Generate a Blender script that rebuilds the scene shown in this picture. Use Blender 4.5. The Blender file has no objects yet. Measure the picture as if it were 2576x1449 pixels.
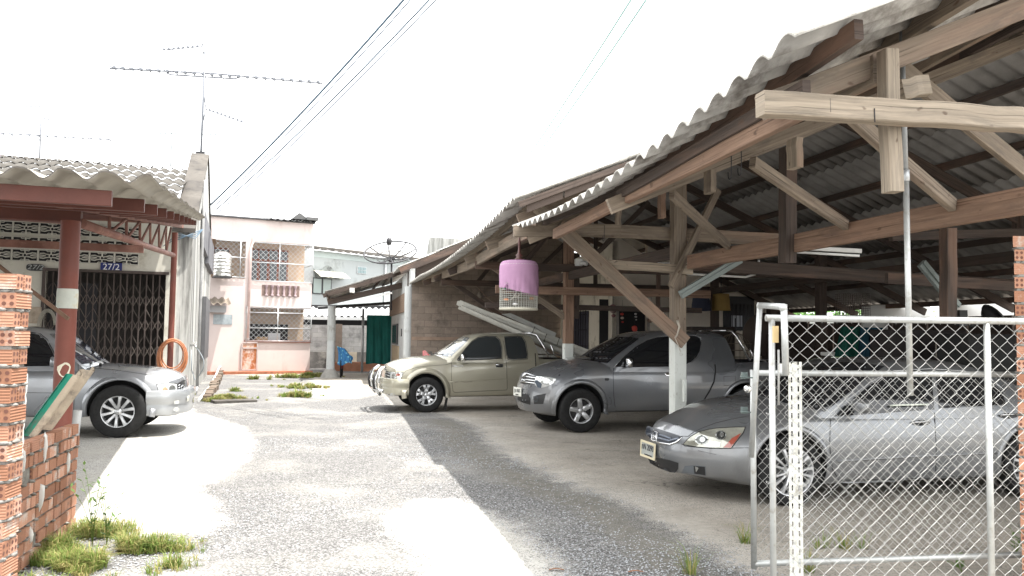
import bpy, bmesh, math, random
import numpy as np
from mathutils import Vector, Matrix
from mathutils.bvhtree import BVHTree
R = math.radians
S = bpy.context.scene
C = S.collection
# ---------------- camera ----------------
F, CX, CY, CH = 2021.0, 1288.0, 724.5, 1.55
PITCH, ROLL = R(3.44), 0.013
cam = bpy.data.objects.new('camera', bpy.data.cameras.new('camera')); C.objects.link(cam)
cam.data.sensor_width = 36.0; cam.data.lens = 36.0 * F / 2576.0
cam.data.clip_start = 0.05; cam.data.clip_end = 2000
cam.matrix_world = Matrix.Translation((0, 0, CH)) @ Matrix.Rotation(R(90) + PITCH, 4, 'X') @ Matrix.Rotation(ROLL, 4, 'Z')
S.camera = cam
# ---------------- light ----------------
SUN_DIR = Vector((0.285, -0.07, 1.0)).normalized()
sun_el = math.asin(SUN_DIR.z); sun_az = math.atan2(SUN_DIR.x, SUN_DIR.y)
w = bpy.data.worlds.new('World'); S.world = w; w.use_nodes = True
nt = w.node_tree; nt.nodes.clear()
sky = nt.nodes.new('ShaderNodeTexSky'); sky.sky_type = 'NISHITA'; sky.sun_disc = False
sky.sun_elevation = sun_el; sky.sun_rotation = sun_az
sky.air_density = 1.0; sky.dust_density = 4.0; sky.ozone_density = 1.0
mixs = nt.nodes.new('ShaderNodeMix'); mixs.data_type = 'RGBA'; mixs.inputs[0].default_value = 0.82
mixs.inputs[7].default_value = (16.3, 16.4, 16.3, 1)
bg = nt.nodes.new('ShaderNodeBackground'); bg.inputs[1].default_value = 0.12
wo = nt.nodes.new('ShaderNodeOutputWorld')
nt.links.new(sky.outputs[0], mixs.inputs[6]); nt.links.new(mixs.outputs[2], bg.inputs[0]); nt.links.new(bg.outputs[0], wo.inputs[0])
sl = bpy.data.lights.new('sun', 'SUN'); sl.energy = 5.0; sl.angle = R(0.6); sl.color = (1.0, 0.96, 0.9)
so = bpy.data.objects.new('sun', sl); C.objects.link(so); so.location = (20, -10, 60)
so.rotation_euler = SUN_DIR.to_track_quat('Z', 'Y').to_euler()
S.view_settings.view_transform = 'Standard'; S.view_settings.look = 'None'
S.view_settings.gamma = 1.0; S.view_settings.exposure = 1.14
S.render.engine = 'CYCLES'
try:
    S.cycles.max_bounces = 7; S.cycles.diffuse_bounces = 4; S.cycles.glossy_bounces = 3
    S.cycles.transparent_max_bounces = 8; S.cycles.use_denoising = True
except Exception: pass
# ---------------- geometry of the site ----------------
_cp, _sp, _cr, _sr = math.cos(PITCH), math.sin(PITCH), math.cos(ROLL), math.sin(ROLL)
def ray(px, py):
    a = (px - CX) / F; b = -(py - CY) / F
    a, b = a * _cr - b * _sr, a * _sr + b * _cr
    return Vector((a, _cp - b * _sp, _sp + b * _cp))
CAM = Vector((0, 0, CH))
def at(px, py, Y): d = ray(px, py); return CAM + d * (Y / d.y)
def G(px, py, z=0.0): d = ray(px, py); return CAM + d * ((z - CH) / d.z)
def onplane(px, py, p, n):
    d = ray(px, py); n = Vector(n); return CAM + d * ((Vector(p) - CAM).dot(n) / d.dot(n))
TH = R(12.0)
EU = Vector((math.cos(TH), math.sin(TH), 0)); EV = Vector((-math.sin(TH), math.cos(TH), 0)); EZ = Vector((0, 0, 1))
def UV(u, v, z=0.0): return EU * u + EV * v + EZ * z
def onu(px, py, u): return onplane(px, py, UV(u, 0), EU)
def onv(px, py, v): return onplane(px, py, UV(0, v), EV)
def uvz(p): p = Vector(p); return p.dot(EU), p.dot(EV), p.z
rnd = random.Random(7)
# ---------------- mesh builder ----------------
def _tag(o, label=None, cat=None, group=None, kind=None):
    if label: o['label'] = label
    if cat: o['category'] = cat
    if group: o['group'] = group
    if kind: o['kind'] = kind
    return o
def thing(name, label, cat, loc=(0, 0, 0), rz=0.0, group=None):
    o = bpy.data.objects.new(name, None); C.objects.link(o); o.empty_display_size = 0.2
    o.location = loc; o.rotation_euler = (0, 0, rz)
    return _tag(o, label, cat, group)
class MB:
    def __init__(s): s.v = []; s.f = []; s.uv = []; s.sm = []; s.mi = []; s.m = 0
    def face(s, idx, uv=None, sm=False):
        s.f.append(tuple(idx)); s.uv.append(uv); s.sm.append(sm); s.mi.append(s.m)
    def add(s, pts): n = len(s.v); s.v.extend([tuple(p) for p in pts]); return n
    def quad(s, a, b, c, d, sm=False, uv=None): n = s.add([a, b, c, d]); s.face((n, n+1, n+2, n+3), uv, sm)
    def poly(s, pts, sm=False): n = s.add(pts); s.face(range(n, n + len(pts)), None, sm)
    def box(s, c, sz, rz=0.0, M=None):
        x, y, z = sz[0] / 2, sz[1] / 2, sz[2] / 2
        P = [Vector(p) for p in ((-x,-y,-z),(x,-y,-z),(x,y,-z),(-x,y,-z),(-x,-y,z),(x,-y,z),(x,y,z),(-x,y,z))]
        Q = Matrix.Rotation(rz, 3, 'Z') if M is None else M
        n = s.add([Vector(c) + Q @ p for p in P])
        for q in ((0,3,2,1),(4,5,6,7),(0,1,5,4),(1,2,6,5),(2,3,7,6),(3,0,4,7)): s.face([n + i for i in q])
        return s
    def ubox(s, u0, u1, v0, v1, z0, z1):
        P = [UV(u, v, z) for z in (z0, z1) for u, v in ((u0,v0),(u1,v0),(u1,v1),(u0,v1))]
        n = s.add(P)
        for q in ((0,3,2,1),(4,5,6,7),(0,1,5,4),(1,2,6,5),(2,3,7,6),(3,0,4,7)): s.face([n + i for i in q])
        return s
    def beam(s, p0, p1, w, h, up=None, seg=1, jit=0.0, taper=1.0, ch=0.0):
        """timber or bar from p0 to p1, w across, h along 'up'; uv = (metres along, metres round)"""
        p0 = Vector(p0); p1 = Vector(p1); d = p1 - p0; L = d.length; d = d / L
        up = Vector(up) if up is not None else Vector((0, 0, 1))
        if abs(d.dot(up)) > 0.98: up = Vector((1, 0, 0)) if abs(d.x) < .9 else Vector((0, 1, 0))
        a = d.cross(up).normalized(); b = a.cross(d).normalized()
        if ch <= 0: ch = min(w, h) * 0.07
        x, y = w / 2, h / 2
        prof = [(-x+ch,-y),(x-ch,-y),(x,-y+ch),(x,y-ch),(x-ch,y),(-x+ch,y),(-x,y-ch),(-x,-y+ch)]
        per = [0]
        for i in range(8): per.append(per[-1] + math.dist(prof[i], prof[(i+1) % 8]))
        ou, ov = rnd.random() * 50, rnd.random() * 50
        n0 = len(s.v)
        for k in range(seg + 1):
            t = k / seg; sc = 1 + (taper - 1) * t
            c = p0 + d * (L * t)
            if jit and 0 < k < seg: c = c + a * rnd.uniform(-jit, jit) + b * rnd.uniform(-jit, jit)
            s.add([c + a * q[0] * sc + b * q[1] * sc for q in prof])
        for k in range(seg):
            for i in range(8):
                j = (i + 1) % 8; A = n0 + k * 8
                u0, u1 = ou + L * k / seg, ou + L * (k + 1) / seg
                s.face((A+i, A+j, A+8+j, A+8+i), [(u0, ov+per[i]), (u0, ov+per[i+1]), (u1, ov+per[i+1]), (u1, ov+per[i])])
        s.face([n0 + i for i in range(7, -1, -1)], [(ou+.3+q[0]*.2, ov+q[1]) for q in prof[::-1]])
        e = n0 + seg * 8; s.face([e + i for i in range(8)], [(ou+.6+q[0]*.2, ov+q[1]) for q in prof])
        return s
    def tube(s, pts, r, n=8, cap=True, closed=False, hollow=False):
        pts = [Vector(p) for p in pts]; N = len(pts)
        rr = r if hasattr(r, '__len__') else [r] * N
        T = []
        for i in range(N):
            a = pts[i-1] if (i > 0 or closed) else pts[i]; b = pts[(i+1) % N] if (i < N-1 or closed) else pts[i]
            T.append((b - a).normalized())
        nrm = T[0].orthogonal().normalized(); n0 = len(s.v); L = 0
        for i in range(N):
            if i: 
                nrm = (nrm - T[i] * nrm.dot(T[i])); 
                nrm = nrm.normalized() if nrm.length > 1e-6 else T[i].orthogonal().normalized()
            bn = T[i].cross(nrm)
            s.add([pts[i] + (nrm * math.cos(2*math.pi*k/n) + bn * math.sin(2*math.pi*k/n)) * rr[i] for k in range(n)])
        for i in range(N if closed else N - 1):
            i2 = (i + 1) % N; L2 = L + (pts[i2] - pts[i]).length
            for k in range(n):
                k2 = (k + 1) % n
                s.face((n0+i*n+k, n0+i*n+k2, n0+i2*n+k2, n0+i2*n+k), [(L, k/n*.3), (L, (k+1)/n*.3), (L2, (k+1)/n*.3), (L2, k/n*.3)], True)
            L = L2
        if cap and not closed:
            s.face([n0 + k for k in range(n-1, -1, -1)]); s.face([n0 + (N-1)*n + k for k in range(n)])
        return s
    def lathe(s, prof, n=24, c=(0,0,0), axis='Z', M=None, sm=True):
        """prof: list of (r, h)"""
        n0 = len(s.v); c = Vector(c)
        for r, h in prof:
            for k in range(n):
                a = 2*math.pi*k/n; p = Vector((r*math.cos(a), r*math.sin(a), h))
                if axis == 'Y': p = Vector((p.x, p.z, p.y))
                elif axis == 'X': p = Vector((p.z, p.x, p.y))
                if M is not None: p = M @ p
                s.add([c + p])
        for i in range(len(prof) - 1):
            for k in range(n):
                k2 = (k+1) % n; s.face((n0+i*n+k, n0+i*n+k2, n0+(i+1)*n+k2, n0+(i+1)*n+k), None, sm)
        return s
    def prism(s, poly, depth):
        """poly: list of 3D points (planar), extruded by vector depth"""
        P = [Vector(p) for p in poly]; D = Vector(depth); k = len(P); n = s.add(P + [p + D for p in P])
        s.face([n + i for i in range(k-1, -1, -1)]); s.face([n + k + i for i in range(k)])
        for i in range(k): j = (i+1) % k; s.face((n+i, n+j, n+k+j, n+k+i))
        return s
    def grid(s, rows, sm=True, closed=False, uvs=None):
        n0 = len(s.v); nr = len(rows); nc = len(rows[0])
        for r in rows: s.add(r)
        for i in range(nr - 1):
            for j in range(nc if closed else nc - 1):
                j2 = (j + 1) % nc
                uv = None
                if uvs: uv = [uvs[i][j], uvs[i][j2], uvs[i+1][j2], uvs[i+1][j]]
                s.face((n0+i*nc+j, n0+i*nc+j2, n0+(i+1)*nc+j2, n0+(i+1)*nc+j), uv, sm)
        return n0
    def sphere(s, c, r, n=12, m=8, sc=(1,1,1), M=None):
        rows = []
        for i in range(m + 1):
            t = math.pi * i / m
            row = []
            for k in range(n):
                a = 2*math.pi*k/n; p = Vector((r*math.sin(t)*math.cos(a)*sc[0], r*math.sin(t)*math.sin(a)*sc[1], r*math.cos(t)*sc[2]))
                if M is not None: p = M @ p
                row.append(Vector(c) + p)
            rows.append(row)
        s.grid(rows, True, True); return s
    def build(s, name, mats, parent=None, fix=True, bevel=0.0):
        """vertices are in world space; they are stored relative to the parent thing"""
        me = bpy.data.meshes.new(name)
        V = np.array(s.v, dtype=float).reshape(-1, 3)
        if parent is not None:
            m = Matrix.Translation(parent.location) @ parent.rotation_euler.to_matrix().to_4x4()
            q = parent.parent
            while q is not None:
                m = (Matrix.Translation(q.location) @ q.rotation_euler.to_matrix().to_4x4()) @ m; q = q.parent
            mi = np.array(m.inverted()); V = V @ mi[:3, :3].T + mi[:3, 3]
        me.from_pydata(V.tolist(), [], s.f)
        mats = mats if isinstance(mats, (list, tuple)) else [mats]
        for m_ in mats: me.materials.append(m_)
        if any(s.sm): me.polygons.foreach_set('use_smooth', s.sm)
        if any(s.mi): me.polygons.foreach_set('material_index', s.mi)
        if any(u is not None for u in s.uv):
            lay = me.uv_layers.new(name='UVMap'); li = 0; data = np.zeros((len(me.loops), 2))
            for p, u in zip(me.polygons, s.uv):
                if u is not None:
                    for k in range(p.loop_total): data[p.loop_start + k] = u[k]
            lay.data.foreach_set('uv', data.ravel())
        me.validate(); me.update()
        if fix:
            bm = bmesh.new(); bm.from_mesh(me); bmesh.ops.recalc_face_normals(bm, faces=bm.faces[:]); bm.to_mesh(me); bm.free()
        o = bpy.data.objects.new(name, me); C.objects.link(o)
        if parent is not None: o.parent = parent
        if bevel > 0:
            b = o.modifiers.new('bevel', 'BEVEL'); b.width = bevel; b.segments = 2; b.limit_method = 'ANGLE'; b.angle_limit = R(40)
        return o
# ---------------- materials ----------------
def NN(nt, typ, **kw):
    n = nt.nodes.new(typ)
    for k, v in kw.items():
        if k.startswith('i_'): n.inputs[int(k[2:])].default_value = v
        else: setattr(n, k, v)
    return n
def newmat(name):
    m = bpy.data.materials.new(name); m.use_nodes = True; nt = m.node_tree; nt.nodes.clear()
    out = nt.nodes.new('ShaderNodeOutputMaterial'); b = nt.nodes.new('ShaderNodeBsdfPrincipled')
    nt.links.new(b.outputs[0], out.inputs[0]); return m, nt, b, out
def noise(nt, vec, scale, detail=5, rough=.6, st=None, dist=0.0):
    if st is not None:
        mp = nt.nodes.new('ShaderNodeMapping'); mp.inputs['Scale'].default_value = st; nt.links.new(vec, mp.inputs[0]); vec = mp.outputs[0]
    n = nt.nodes.new('ShaderNodeTexNoise'); n.inputs['Scale'].default_value = scale; n.inputs['Detail'].default_value = detail
    n.inputs['Roughness'].default_value = rough; n.inputs['Distortion'].default_value = dist; nt.links.new(vec, n.inputs['Vector']); return n.outputs['Fac']
def ramp(nt, fac, stops, interp='LINEAR'):
    r = nt.nodes.new('ShaderNodeValToRGB'); r.color_ramp.interpolation = interp
    el = r.color_ramp.elements
    while len(el) < len(stops): el.new(0.5)
    for e, (p, c) in zip(el, stops):
        e.position = p; e.color = (c, c, c, 1) if not hasattr(c, '__len__') else (c[0], c[1], c[2], 1)
    nt.links.new(fac, r.inputs[0]); return r.outputs[0]
def mix(nt, fac, a, b, mode='MIX'):
    m = nt.nodes.new('ShaderNodeMix'); m.data_type = 'RGBA'; m.blend_type = mode
    if isinstance(fac, (int, float)): m.inputs[0].default_value = fac
    else: nt.links.new(fac, m.inputs[0])
    for sock, v in ((m.inputs[6], a), (m.inputs[7], b)):
        if hasattr(v, '__len__'): sock.default_value = (v[0], v[1], v[2], 1)
        else: nt.links.new(v, sock)
    return m.outputs[2]
def math_(nt, op, a, b=None):
    m = nt.nodes.new('ShaderNodeMath'); m.operation = op
    for i, v in enumerate((a, b)):
        if v is None: continue
        if isinstance(v, (int, float)): m.inputs[i].default_value = v
        else: nt.links.new(v, m.inputs[i])
    return m.outputs[0]
def bump(nt, h, strength=.3, dist=.01):
    b = nt.nodes.new('ShaderNodeBump'); b.inputs['Strength'].default_value = strength; b.inputs['Distance'].default_value = dist
    nt.links.new(h, b.inputs['Height']); return b.outputs[0]
def coord(nt, kind='Object'): return nt.nodes.new('ShaderNodeTexCoord').outputs[kind]
def surf(name, col, rough=.75, metal=0.0, var=.25, scale=3.0, st=None, bs=.25, bsc=60.0, bd=.004, dirt=None, dirt_amt=.5, dscale=1.5, dst=None, spec=.5, co='Object', coat=0.0):
    if rough >= .5 and spec == .5 and metal == 0: spec = .12 if rough >= .8 else .22
    m, nt, b, out = newmat(name); v = coord(nt, co)
    n1 = noise(nt, v, scale, 6, .65, st)
    c = mix(nt, ramp(nt, n1, [(.25, 0.0), (.75, 1.0)]), tuple(x * (1 - var) for x in col), tuple(min(1, x * (1 + var)) for x in col))
    if dirt is not None:
        n2 = noise(nt, v, dscale, 8, .7, dst)
        c = mix(nt, ramp(nt, n2, [(.62 - dirt_amt * .35, 0.0), (.72 - dirt_amt * .2, 1.0)]), c, dirt)
    nt.links.new(c, b.inputs['Base Color']); b.inputs['Roughness'].default_value = rough; b.inputs['Metallic'].default_value = metal
    b.inputs['Specular IOR Level'].default_value = spec; b.inputs['Coat Weight'].default_value = coat
    if bs > 0: nt.links.new(bump(nt, noise(nt, v, bsc, 4, .6, st), bs, bd), b.inputs['Normal'])
    return m
def plain(name, col, rough=.5, metal=0.0, spec=.5, coat=0.0):
    m, nt, b, out = newmat(name); b.inputs['Base Color'].default_value = (*col, 1); b.inputs['Roughness'].default_value = rough
    b.inputs['Metallic'].default_value = metal; b.inputs['Specular IOR Level'].default_value = spec; b.inputs['Coat Weight'].default_value = coat
    return m
def wood(name, c1, c2, grain=38.0, rough=.8, stain=(.08, .05, .035), paint=None):
    m, nt, b, out = newmat(name); uv = nt.nodes.new('ShaderNodeUVMap').outputs[0]
    g = noise(nt, uv, 1.0, 8, .65, (1.3, grain, 1), .3)
    g2 = noise(nt, uv, 1.0, 4, .6, (.7, 5, 1), .6)
    c = mix(nt, ramp(nt, g, [(.3, 0.0), (.68, 1.0)]), c1, c2)
    c = mix(nt, ramp(nt, g2, [(.36, 0.0), (.66, .75)]), c, tuple((x * .62 + y * .38) * .8 for x, y in zip(c1, c2)))
    sp = noise(nt, uv, 1.0, 2, .5, (9, 16, 1))
    c = mix(nt, ramp(nt, sp, [(.67, 0.0), (.73, .8)]), c, stain)
    sg = noise(nt, uv, 1.0, 5, .6, (.35, 1.5, 1), .5)
    c = mix(nt, ramp(nt, sg, [(.52, 0.0), (.7, .55)]), c, (.28, .165, .115))
    ck = noise(nt, uv, 1.0, 3, .5, (.8, 70, 1), .5); c = mix(nt, ramp(nt, ck, [(.62, 0.0), (.67, .75)]), c, tuple(x * .35 for x in c1))
    we = noise(nt, uv, 1.0, 6, .7, (1.6, 9, 1), 1.0); c = mix(nt, ramp(nt, we, [(.5, 0.0), (.66, .5)]), c, tuple(x * .5 + .03 for x in c1))
    nt.links.new(c, b.inputs['Base Color']); b.inputs['Roughness'].default_value = rough; b.inputs['Specular IOR Level'].default_value = .3
    hh = math_(nt, 'ADD', g, math_(nt, 'MULTIPLY', ck, -.8)); nt.links.new(bump(nt, hh, .7, .006), b.inputs['Normal']); return m
M = {}
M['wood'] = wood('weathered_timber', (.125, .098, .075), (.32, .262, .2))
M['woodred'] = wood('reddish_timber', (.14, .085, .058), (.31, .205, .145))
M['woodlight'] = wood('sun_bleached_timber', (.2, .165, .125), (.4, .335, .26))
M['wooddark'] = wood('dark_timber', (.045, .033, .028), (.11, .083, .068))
M['whitewood'] = surf('white_paint_flaking', (.55, .57, .54), .7, var=.08, dirt=(.25, .22, .19), dirt_amt=.12, dscale=11, dst=(2.2, 2.2, .9), bs=.4)
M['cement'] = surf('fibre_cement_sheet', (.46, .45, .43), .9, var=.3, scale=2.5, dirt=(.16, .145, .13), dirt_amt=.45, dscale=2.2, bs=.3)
M['cementlight'] = surf('sunlit_cement_sheet', (.4, .39, .36), .9, var=.2, scale=4, dirt=(.22, .21, .19), dirt_amt=.4, dscale=7, bs=.4)  # copy of the sheet toned for sunlit tops and cut edges
M['cementdark'] = surf('shaded_sheet', (.28, .27, .26), .9, var=.3, scale=2.5, bs=.3)  # sheet copy with the right slope's deep shade put into the colour
M['galv'] = surf('galvanised_pipe', (.5, .52, .53), .4, metal=.55, var=.2, scale=8, bs=.1)
M['silverpaint'] = surf('silver_painted_pipe', (.72, .73, .72), .42, metal=.25, var=.1, scale=14, dirt=(.35, .34, .31), dirt_amt=.2, dscale=30, bs=.2, bsc=120)
M['wire'] = plain('galvanised_wire', (.62, .62, .6), .45, .35)
M['darkmetal'] = plain('dark_metal', (.035, .035, .038), .5, .3)
M['black'] = plain('black_plastic', (.012, .012, .013), .5)
M['rubber'] = surf('tyre_rubber', (.022, .022, .022), .85, var=.3, scale=20, bs=.3, bsc=150)
M['void'] = plain('dark_interior', (.02, .02, .022), .9)  # near-black colour stands in for the shade of unlit depths
M['chrome'] = plain('chrome', (.75, .76, .77), .08, 1.0)
M['white'] = surf('white_plastic', (.7, .7, .68), .5, var=.08, bs=0)
# ---------------- ground: one sheet, surface kinds in a mask ----------------
def ptin(poly, x, y):
    inside = False; j = len(poly) - 1
    for i in range(len(poly)):
        xi, yi = poly[i]; xj, yj = poly[j]
        if (yi > y) != (yj > y) and x < (xj - xi) * (y - yi) / (yj - yi) + xi: inside = not inside
        j = i
    return inside
def sdist(poly, X, Y):
    P = np.array(poly); d = np.full(X.shape, 1e9); ins = np.zeros(X.shape, bool); n = len(P)
    for i in range(n):
        a = P[i]; b = P[(i + 1) % n]; ab = b - a; t = ((X - a[0]) * ab[0] + (Y - a[1]) * ab[1]) / max(1e-9, ab @ ab); t = np.clip(t, 0, 1)
        d = np.minimum(d, np.hypot(X - a[0] - t * ab[0], Y - a[1] - t * ab[1]))
        c = ((a[1] > Y) != (b[1] > Y)); xx = (b[0] - a[0]) * (Y - a[1]) / (b[1] - a[1] + 1e-12) + a[0]
        ins ^= c & (X < xx)
    return np.where(ins, d, -d)
def gpoly(pp): return [tuple(G(x, y).xy) for x, y in pp]
conc_left = gpoly([(185, 1350), (330, 1352), (545, 1337), (565, 1310), (535, 1262), (500, 1230), (560, 1200), (620, 1160), (640, 1110), (615, 1075), (560, 1055), (490, 1036), (470, 1012), (300, 1000), (0, 1005), (-900, 1040), (-900, 1400)])
conc_mid = gpoly([(985, 1290), (1040, 1256), (1150, 1250), (1230, 1280), (1300, 1330), (1400, 1400), (1480, 1500), (1130, 1500), (1075, 1420), (1010, 1370), (975, 1330)])
rp = [(790, 1000), (900, 1003), (960, 990), (1010, 1040), (1090, 1038), (1200, 1078), (1215, 1110), (1290, 1160), (1400, 1205), (1560, 1262), (1680, 1330), (1800, 1390), (1900, 1460), (2000, 1600)]
conc_right = gpoly(rp) + [(3.2, 1.5), (30, 1.5), (30, 45), tuple(UV(-5.8, 32).xy), tuple(G(780, 950).xy)]
xs = [-400, -150, -60, -30, -20] + list(np.arange(-14, 12, .11)) + [13, 16, 20, 26, 34, 60, 150, 400]
ys = [-200, -60, -20, -5, 0, 1, 1.6]; y_ = 2.0
while y_ < 42: ys.append(y_); y_ += max(.07, y_ * .011)
ys += [46, 52, 60, 90, 150, 400]
X, Y = np.meshgrid(np.array(xs, float), np.array(ys, float))
dl = sdist(conc_left, X, Y); dm = sdist(conc_mid, X, Y); dr = sdist(conc_right, X, Y)
cmask = np.clip(.5 + np.maximum(np.maximum(dl * 1.6, dm * 1.3), dr * 1.1), 0, 1)
rmask = np.clip(.5 + dr * .8, 0, 1)      # brownish dusty slab of the shed
band = np.clip(1 - np.abs(dr + .35) / .75, 0, 1) * (Y < 15)      # dark soil along the slab
Z = np.zeros_like(X)
rg = np.random.default_rng(3)
near = (np.abs(X) < 13) & (Y > 1) & (Y < 42)
Z += np.where(near, (np.sin(X * 1.7 + Y * .6) + np.sin(Y * 1.3 - X * .8)) * .008, 0)
Z = np.where(dr > 0, Z * .3, Z); Z = np.where(dl > 0, Z * .3, Z)
g = MB(); g.grid([[(X[i, j], Y[i, j], Z[i, j]) for j in range(X.shape[1])] for i in range(X.shape[0])])
def ground_mat():
    m, nt, b, out = newmat('yard_ground'); v = coord(nt)
    att = nt.nodes.new('ShaderNodeAttribute'); att.attribute_name = 'mask'
    sep = nt.nodes.new('ShaderNodeSeparateColor'); nt.links.new(att.outputs['Color'], sep.inputs[0])
    conc, right, bnd = sep.outputs[0], sep.outputs[1], sep.outputs[2]
    # gravel
    vo = nt.nodes.new('ShaderNodeTexVoronoi'); vo.inputs['Scale'].default_value = 66; nt.links.new(v, vo.inputs['Vector'])
    vo2 = nt.nodes.new('ShaderNodeTexVoronoi'); vo2.inputs['Scale'].default_value = 150; nt.links.new(v, vo2.inputs['Vector'])
    sc = nt.nodes.new('ShaderNodeSeparateColor'); nt.links.new(vo.outputs['Color'], sc.inputs[0])
    sc2 = nt.nodes.new('ShaderNodeSeparateColor'); nt.links.new(vo2.outputs['Color'], sc2.inputs[0])
    stone = mix(nt, .45, ramp(nt, sc.outputs[0], [(0, .07), (.5, .19), (1, .42)]), ramp(nt, sc2.outputs[0], [(0, .05), (.5, .2), (1, .46)]))
    edge = ramp(nt, vo.outputs['Distance'], [(.35, 1.0), (.75, .45)])
    stone = mix(nt, 1.0, stone, edge, 'MULTIPLY')
    stone = mix(nt, 1.0, stone, (.9, .885, .87), 'MULTIPLY')
    big = noise(nt, v, .7, 6, .65)
    dust = mix(nt, ramp(nt, noise(nt, v, 30, 5), [(.3, 0.), (.7, 1.)]), (.24, .23, .21), (.36, .35, .32))
    grav = mix(nt, ramp(nt, math_(nt, 'ADD', big, math_(nt, 'MULTIPLY', noise(nt, v, 60, 2), .25)), [(.6, 0.0), (.8, .6)]), stone, dust)
    # concrete
    n1 = noise(nt, v, .9, 8, .7); n2 = noise(nt, v, 14, 5, .7); n3 = noise(nt, v, 160, 3, .6)
    cl = mix(nt, ramp(nt, n1, [(.3, 0.), (.7, 1.)]), (.38, .365, .33), (.5, .49, .46))
    cr_ = mix(nt, ramp(nt, n1, [(.35, 0.), (.65, 1.)]), (.3, .27, .23), (.44, .405, .355))
    cc = mix(nt, right, cl, cr_)
    cc = mix(nt, ramp(nt, n2, [(.35, .35), (.6, 0.)]), cc, (.2, .185, .16))
    cc = mix(nt, ramp(nt, n3, [(.3, .5), (.45, 0.)]), cc, (.16, .15, .14))
    # cracks
    vc = nt.nodes.new('ShaderNodeTexVoronoi'); vc.feature = 'DISTANCE_TO_EDGE'; vc.inputs['Scale'].default_value = .42
    wv = nt.nodes.new('ShaderNodeVectorMath'); wv.operation = 'ADD'; nn = nt.nodes.new('ShaderNodeTexNoise'); nn.inputs['Scale'].default_value = 2.2; nn.inputs['Detail'].default_value = 6
    nt.links.new(v, nn.inputs['Vector']); nt.links.new(v, wv.inputs[0]); nt.links.new(nn.outputs['Color'], wv.inputs[1]); nt.links.new(wv.outputs[0], vc.inputs['Vector'])
    crk = ramp(nt, vc.outputs['Distance'], [(.0, 1.0), (.006, 0.0)])
    crk = mix(nt, 1.0, crk, ramp(nt, noise(nt, v, .5, 3), [(.48, 0.), (.58, 1.)]), 'MULTIPLY')
    cc = mix(nt, crk, cc, (.1, .09, .08))
    # loose stones lying on the concrete
    lo = ramp(nt, math_(nt, 'ADD', sc2.outputs[1], math_(nt, 'MULTIPLY', math_(nt, 'SUBTRACT', noise(nt, v, 1.1, 4), .5), .8)), [(.86, 0.0), (.9, 1.0)])
    cc = mix(nt, lo, cc, stone)
    # blend
    edgen = math_(nt, 'ADD', conc, math_(nt, 'MULTIPLY', math_(nt, 'SUBTRACT', noise(nt, v, 3.2, 8, .72), .5), .95))
    edgen = math_(nt, 'ADD', edgen, math_(nt, 'MULTIPLY', math_(nt, 'SUBTRACT', sc2.outputs[2], .5), .3))
    fac = ramp(nt, edgen, [(.48, 0.), (.56, 1.)])
    soil = mix(nt, ramp(nt, noise(nt, v, 9, 6), [(.3, 0.), (.7, 1.)]), (.12, .115, .1), (.2, .185, .16))
    sf = ramp(nt, math_(nt, 'ADD', bnd, math_(nt, 'MULTIPLY', math_(nt, 'SUBTRACT', noise(nt, v, 2.5, 7, .7), .5), 1.2)), [(.5, 0.), (.9, .8)])
    grav = mix(nt, sf, grav, soil)
    col = mix(nt, fac, grav, cc)
    nt.links.new(col, b.inputs['Base Color']); b.inputs['Roughness'].default_value = .92; b.inputs['Specular IOR Level'].default_value = .1
    hg = math_(nt, 'ADD', math_(nt, 'MULTIPLY', math_(nt, 'SUBTRACT', 1.0, vo.outputs['Distance']), 1.0), math_(nt, 'MULTIPLY', vo2.outputs['Distance'], -.5))
    hc = math_(nt, 'MULTIPLY', n2, .35)
    hm = nt.nodes.new('ShaderNodeMix'); nt.links.new(fac, hm.inputs[0]); nt.links.new(hg, hm.inputs[2]); nt.links.new(hc, hm.inputs[3])
    nt.links.new(bump(nt, hm.outputs[0], .55, .012), b.inputs['Normal'])
    return m
M['ground'] = ground_mat()
go = g.build('ground', M['ground'], fix=False); _tag(go, 'gravel and patched concrete yard', None, None, 'structure')
ca = go.data.color_attributes.new('mask', 'FLOAT_COLOR', 'POINT')
arr = np.stack([cmask, rmask, band, np.ones_like(cmask)], -1).reshape(-1, 4)
ca.data.foreach_set('color', arr.ravel())
# loose gravel (uncountable)
def stones(name, n, seed, area, smin, smax, mat):
    r = np.random.default_rng(seed); b = MB()
    base = np.array([(0,0,1),(.9,0,.1),(.2,.85,.15),(-.75,.5,.05),(-.6,-.6,.1),(.35,-.85,.05),(.1,.1,-.5)])
    fs = [(0,1,2),(0,2,3),(0,3,4),(0,4,5),(0,5,1),(6,2,1),(6,3,2),(6,4,3),(6,5,4),(6,1,5)]
    k = 0; N3 = n * 4
    PX = r.uniform(area[0], area[1], N3); PY = area[2] + (area[3] - area[2]) * r.random(N3) ** .8
    PP = [G(a_, b_) for a_, b_ in zip(PX, PY)]; QX = np.array([p.x for p in PP]); QY = np.array([p.y for p in PP])
    D = np.maximum(np.maximum(sdist(conc_left, QX, QY), sdist(conc_mid, QX, QY)), sdist(conc_right, QX, QY))
    keep = ~((D > .08) & (r.random(N3) < np.where(D > .3, .97, .8)))
    for p in [PP[i] for i in np.nonzero(keep)[0][:n]]:
        s_ = r.uniform(smin, smax) ** 1.0; a = r.uniform(0, 6.28); q = base * r.uniform(.6, 1.15, (7, 3)) * s_ * np.array([1, .8, .55])
        ca_, sa_ = math.cos(a), math.sin(a)
        i0 = b.add([(p.x + x * ca_ - y * sa_, p.y + x * sa_ + y * ca_, z + s_ * .1) for x, y, z in q])
        for f in fs: b.face([i0 + i for i in f])
        k += 1
    o = b.build(name, mat, fix=False); return _tag(o, None, None, None, 'stuff')
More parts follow.
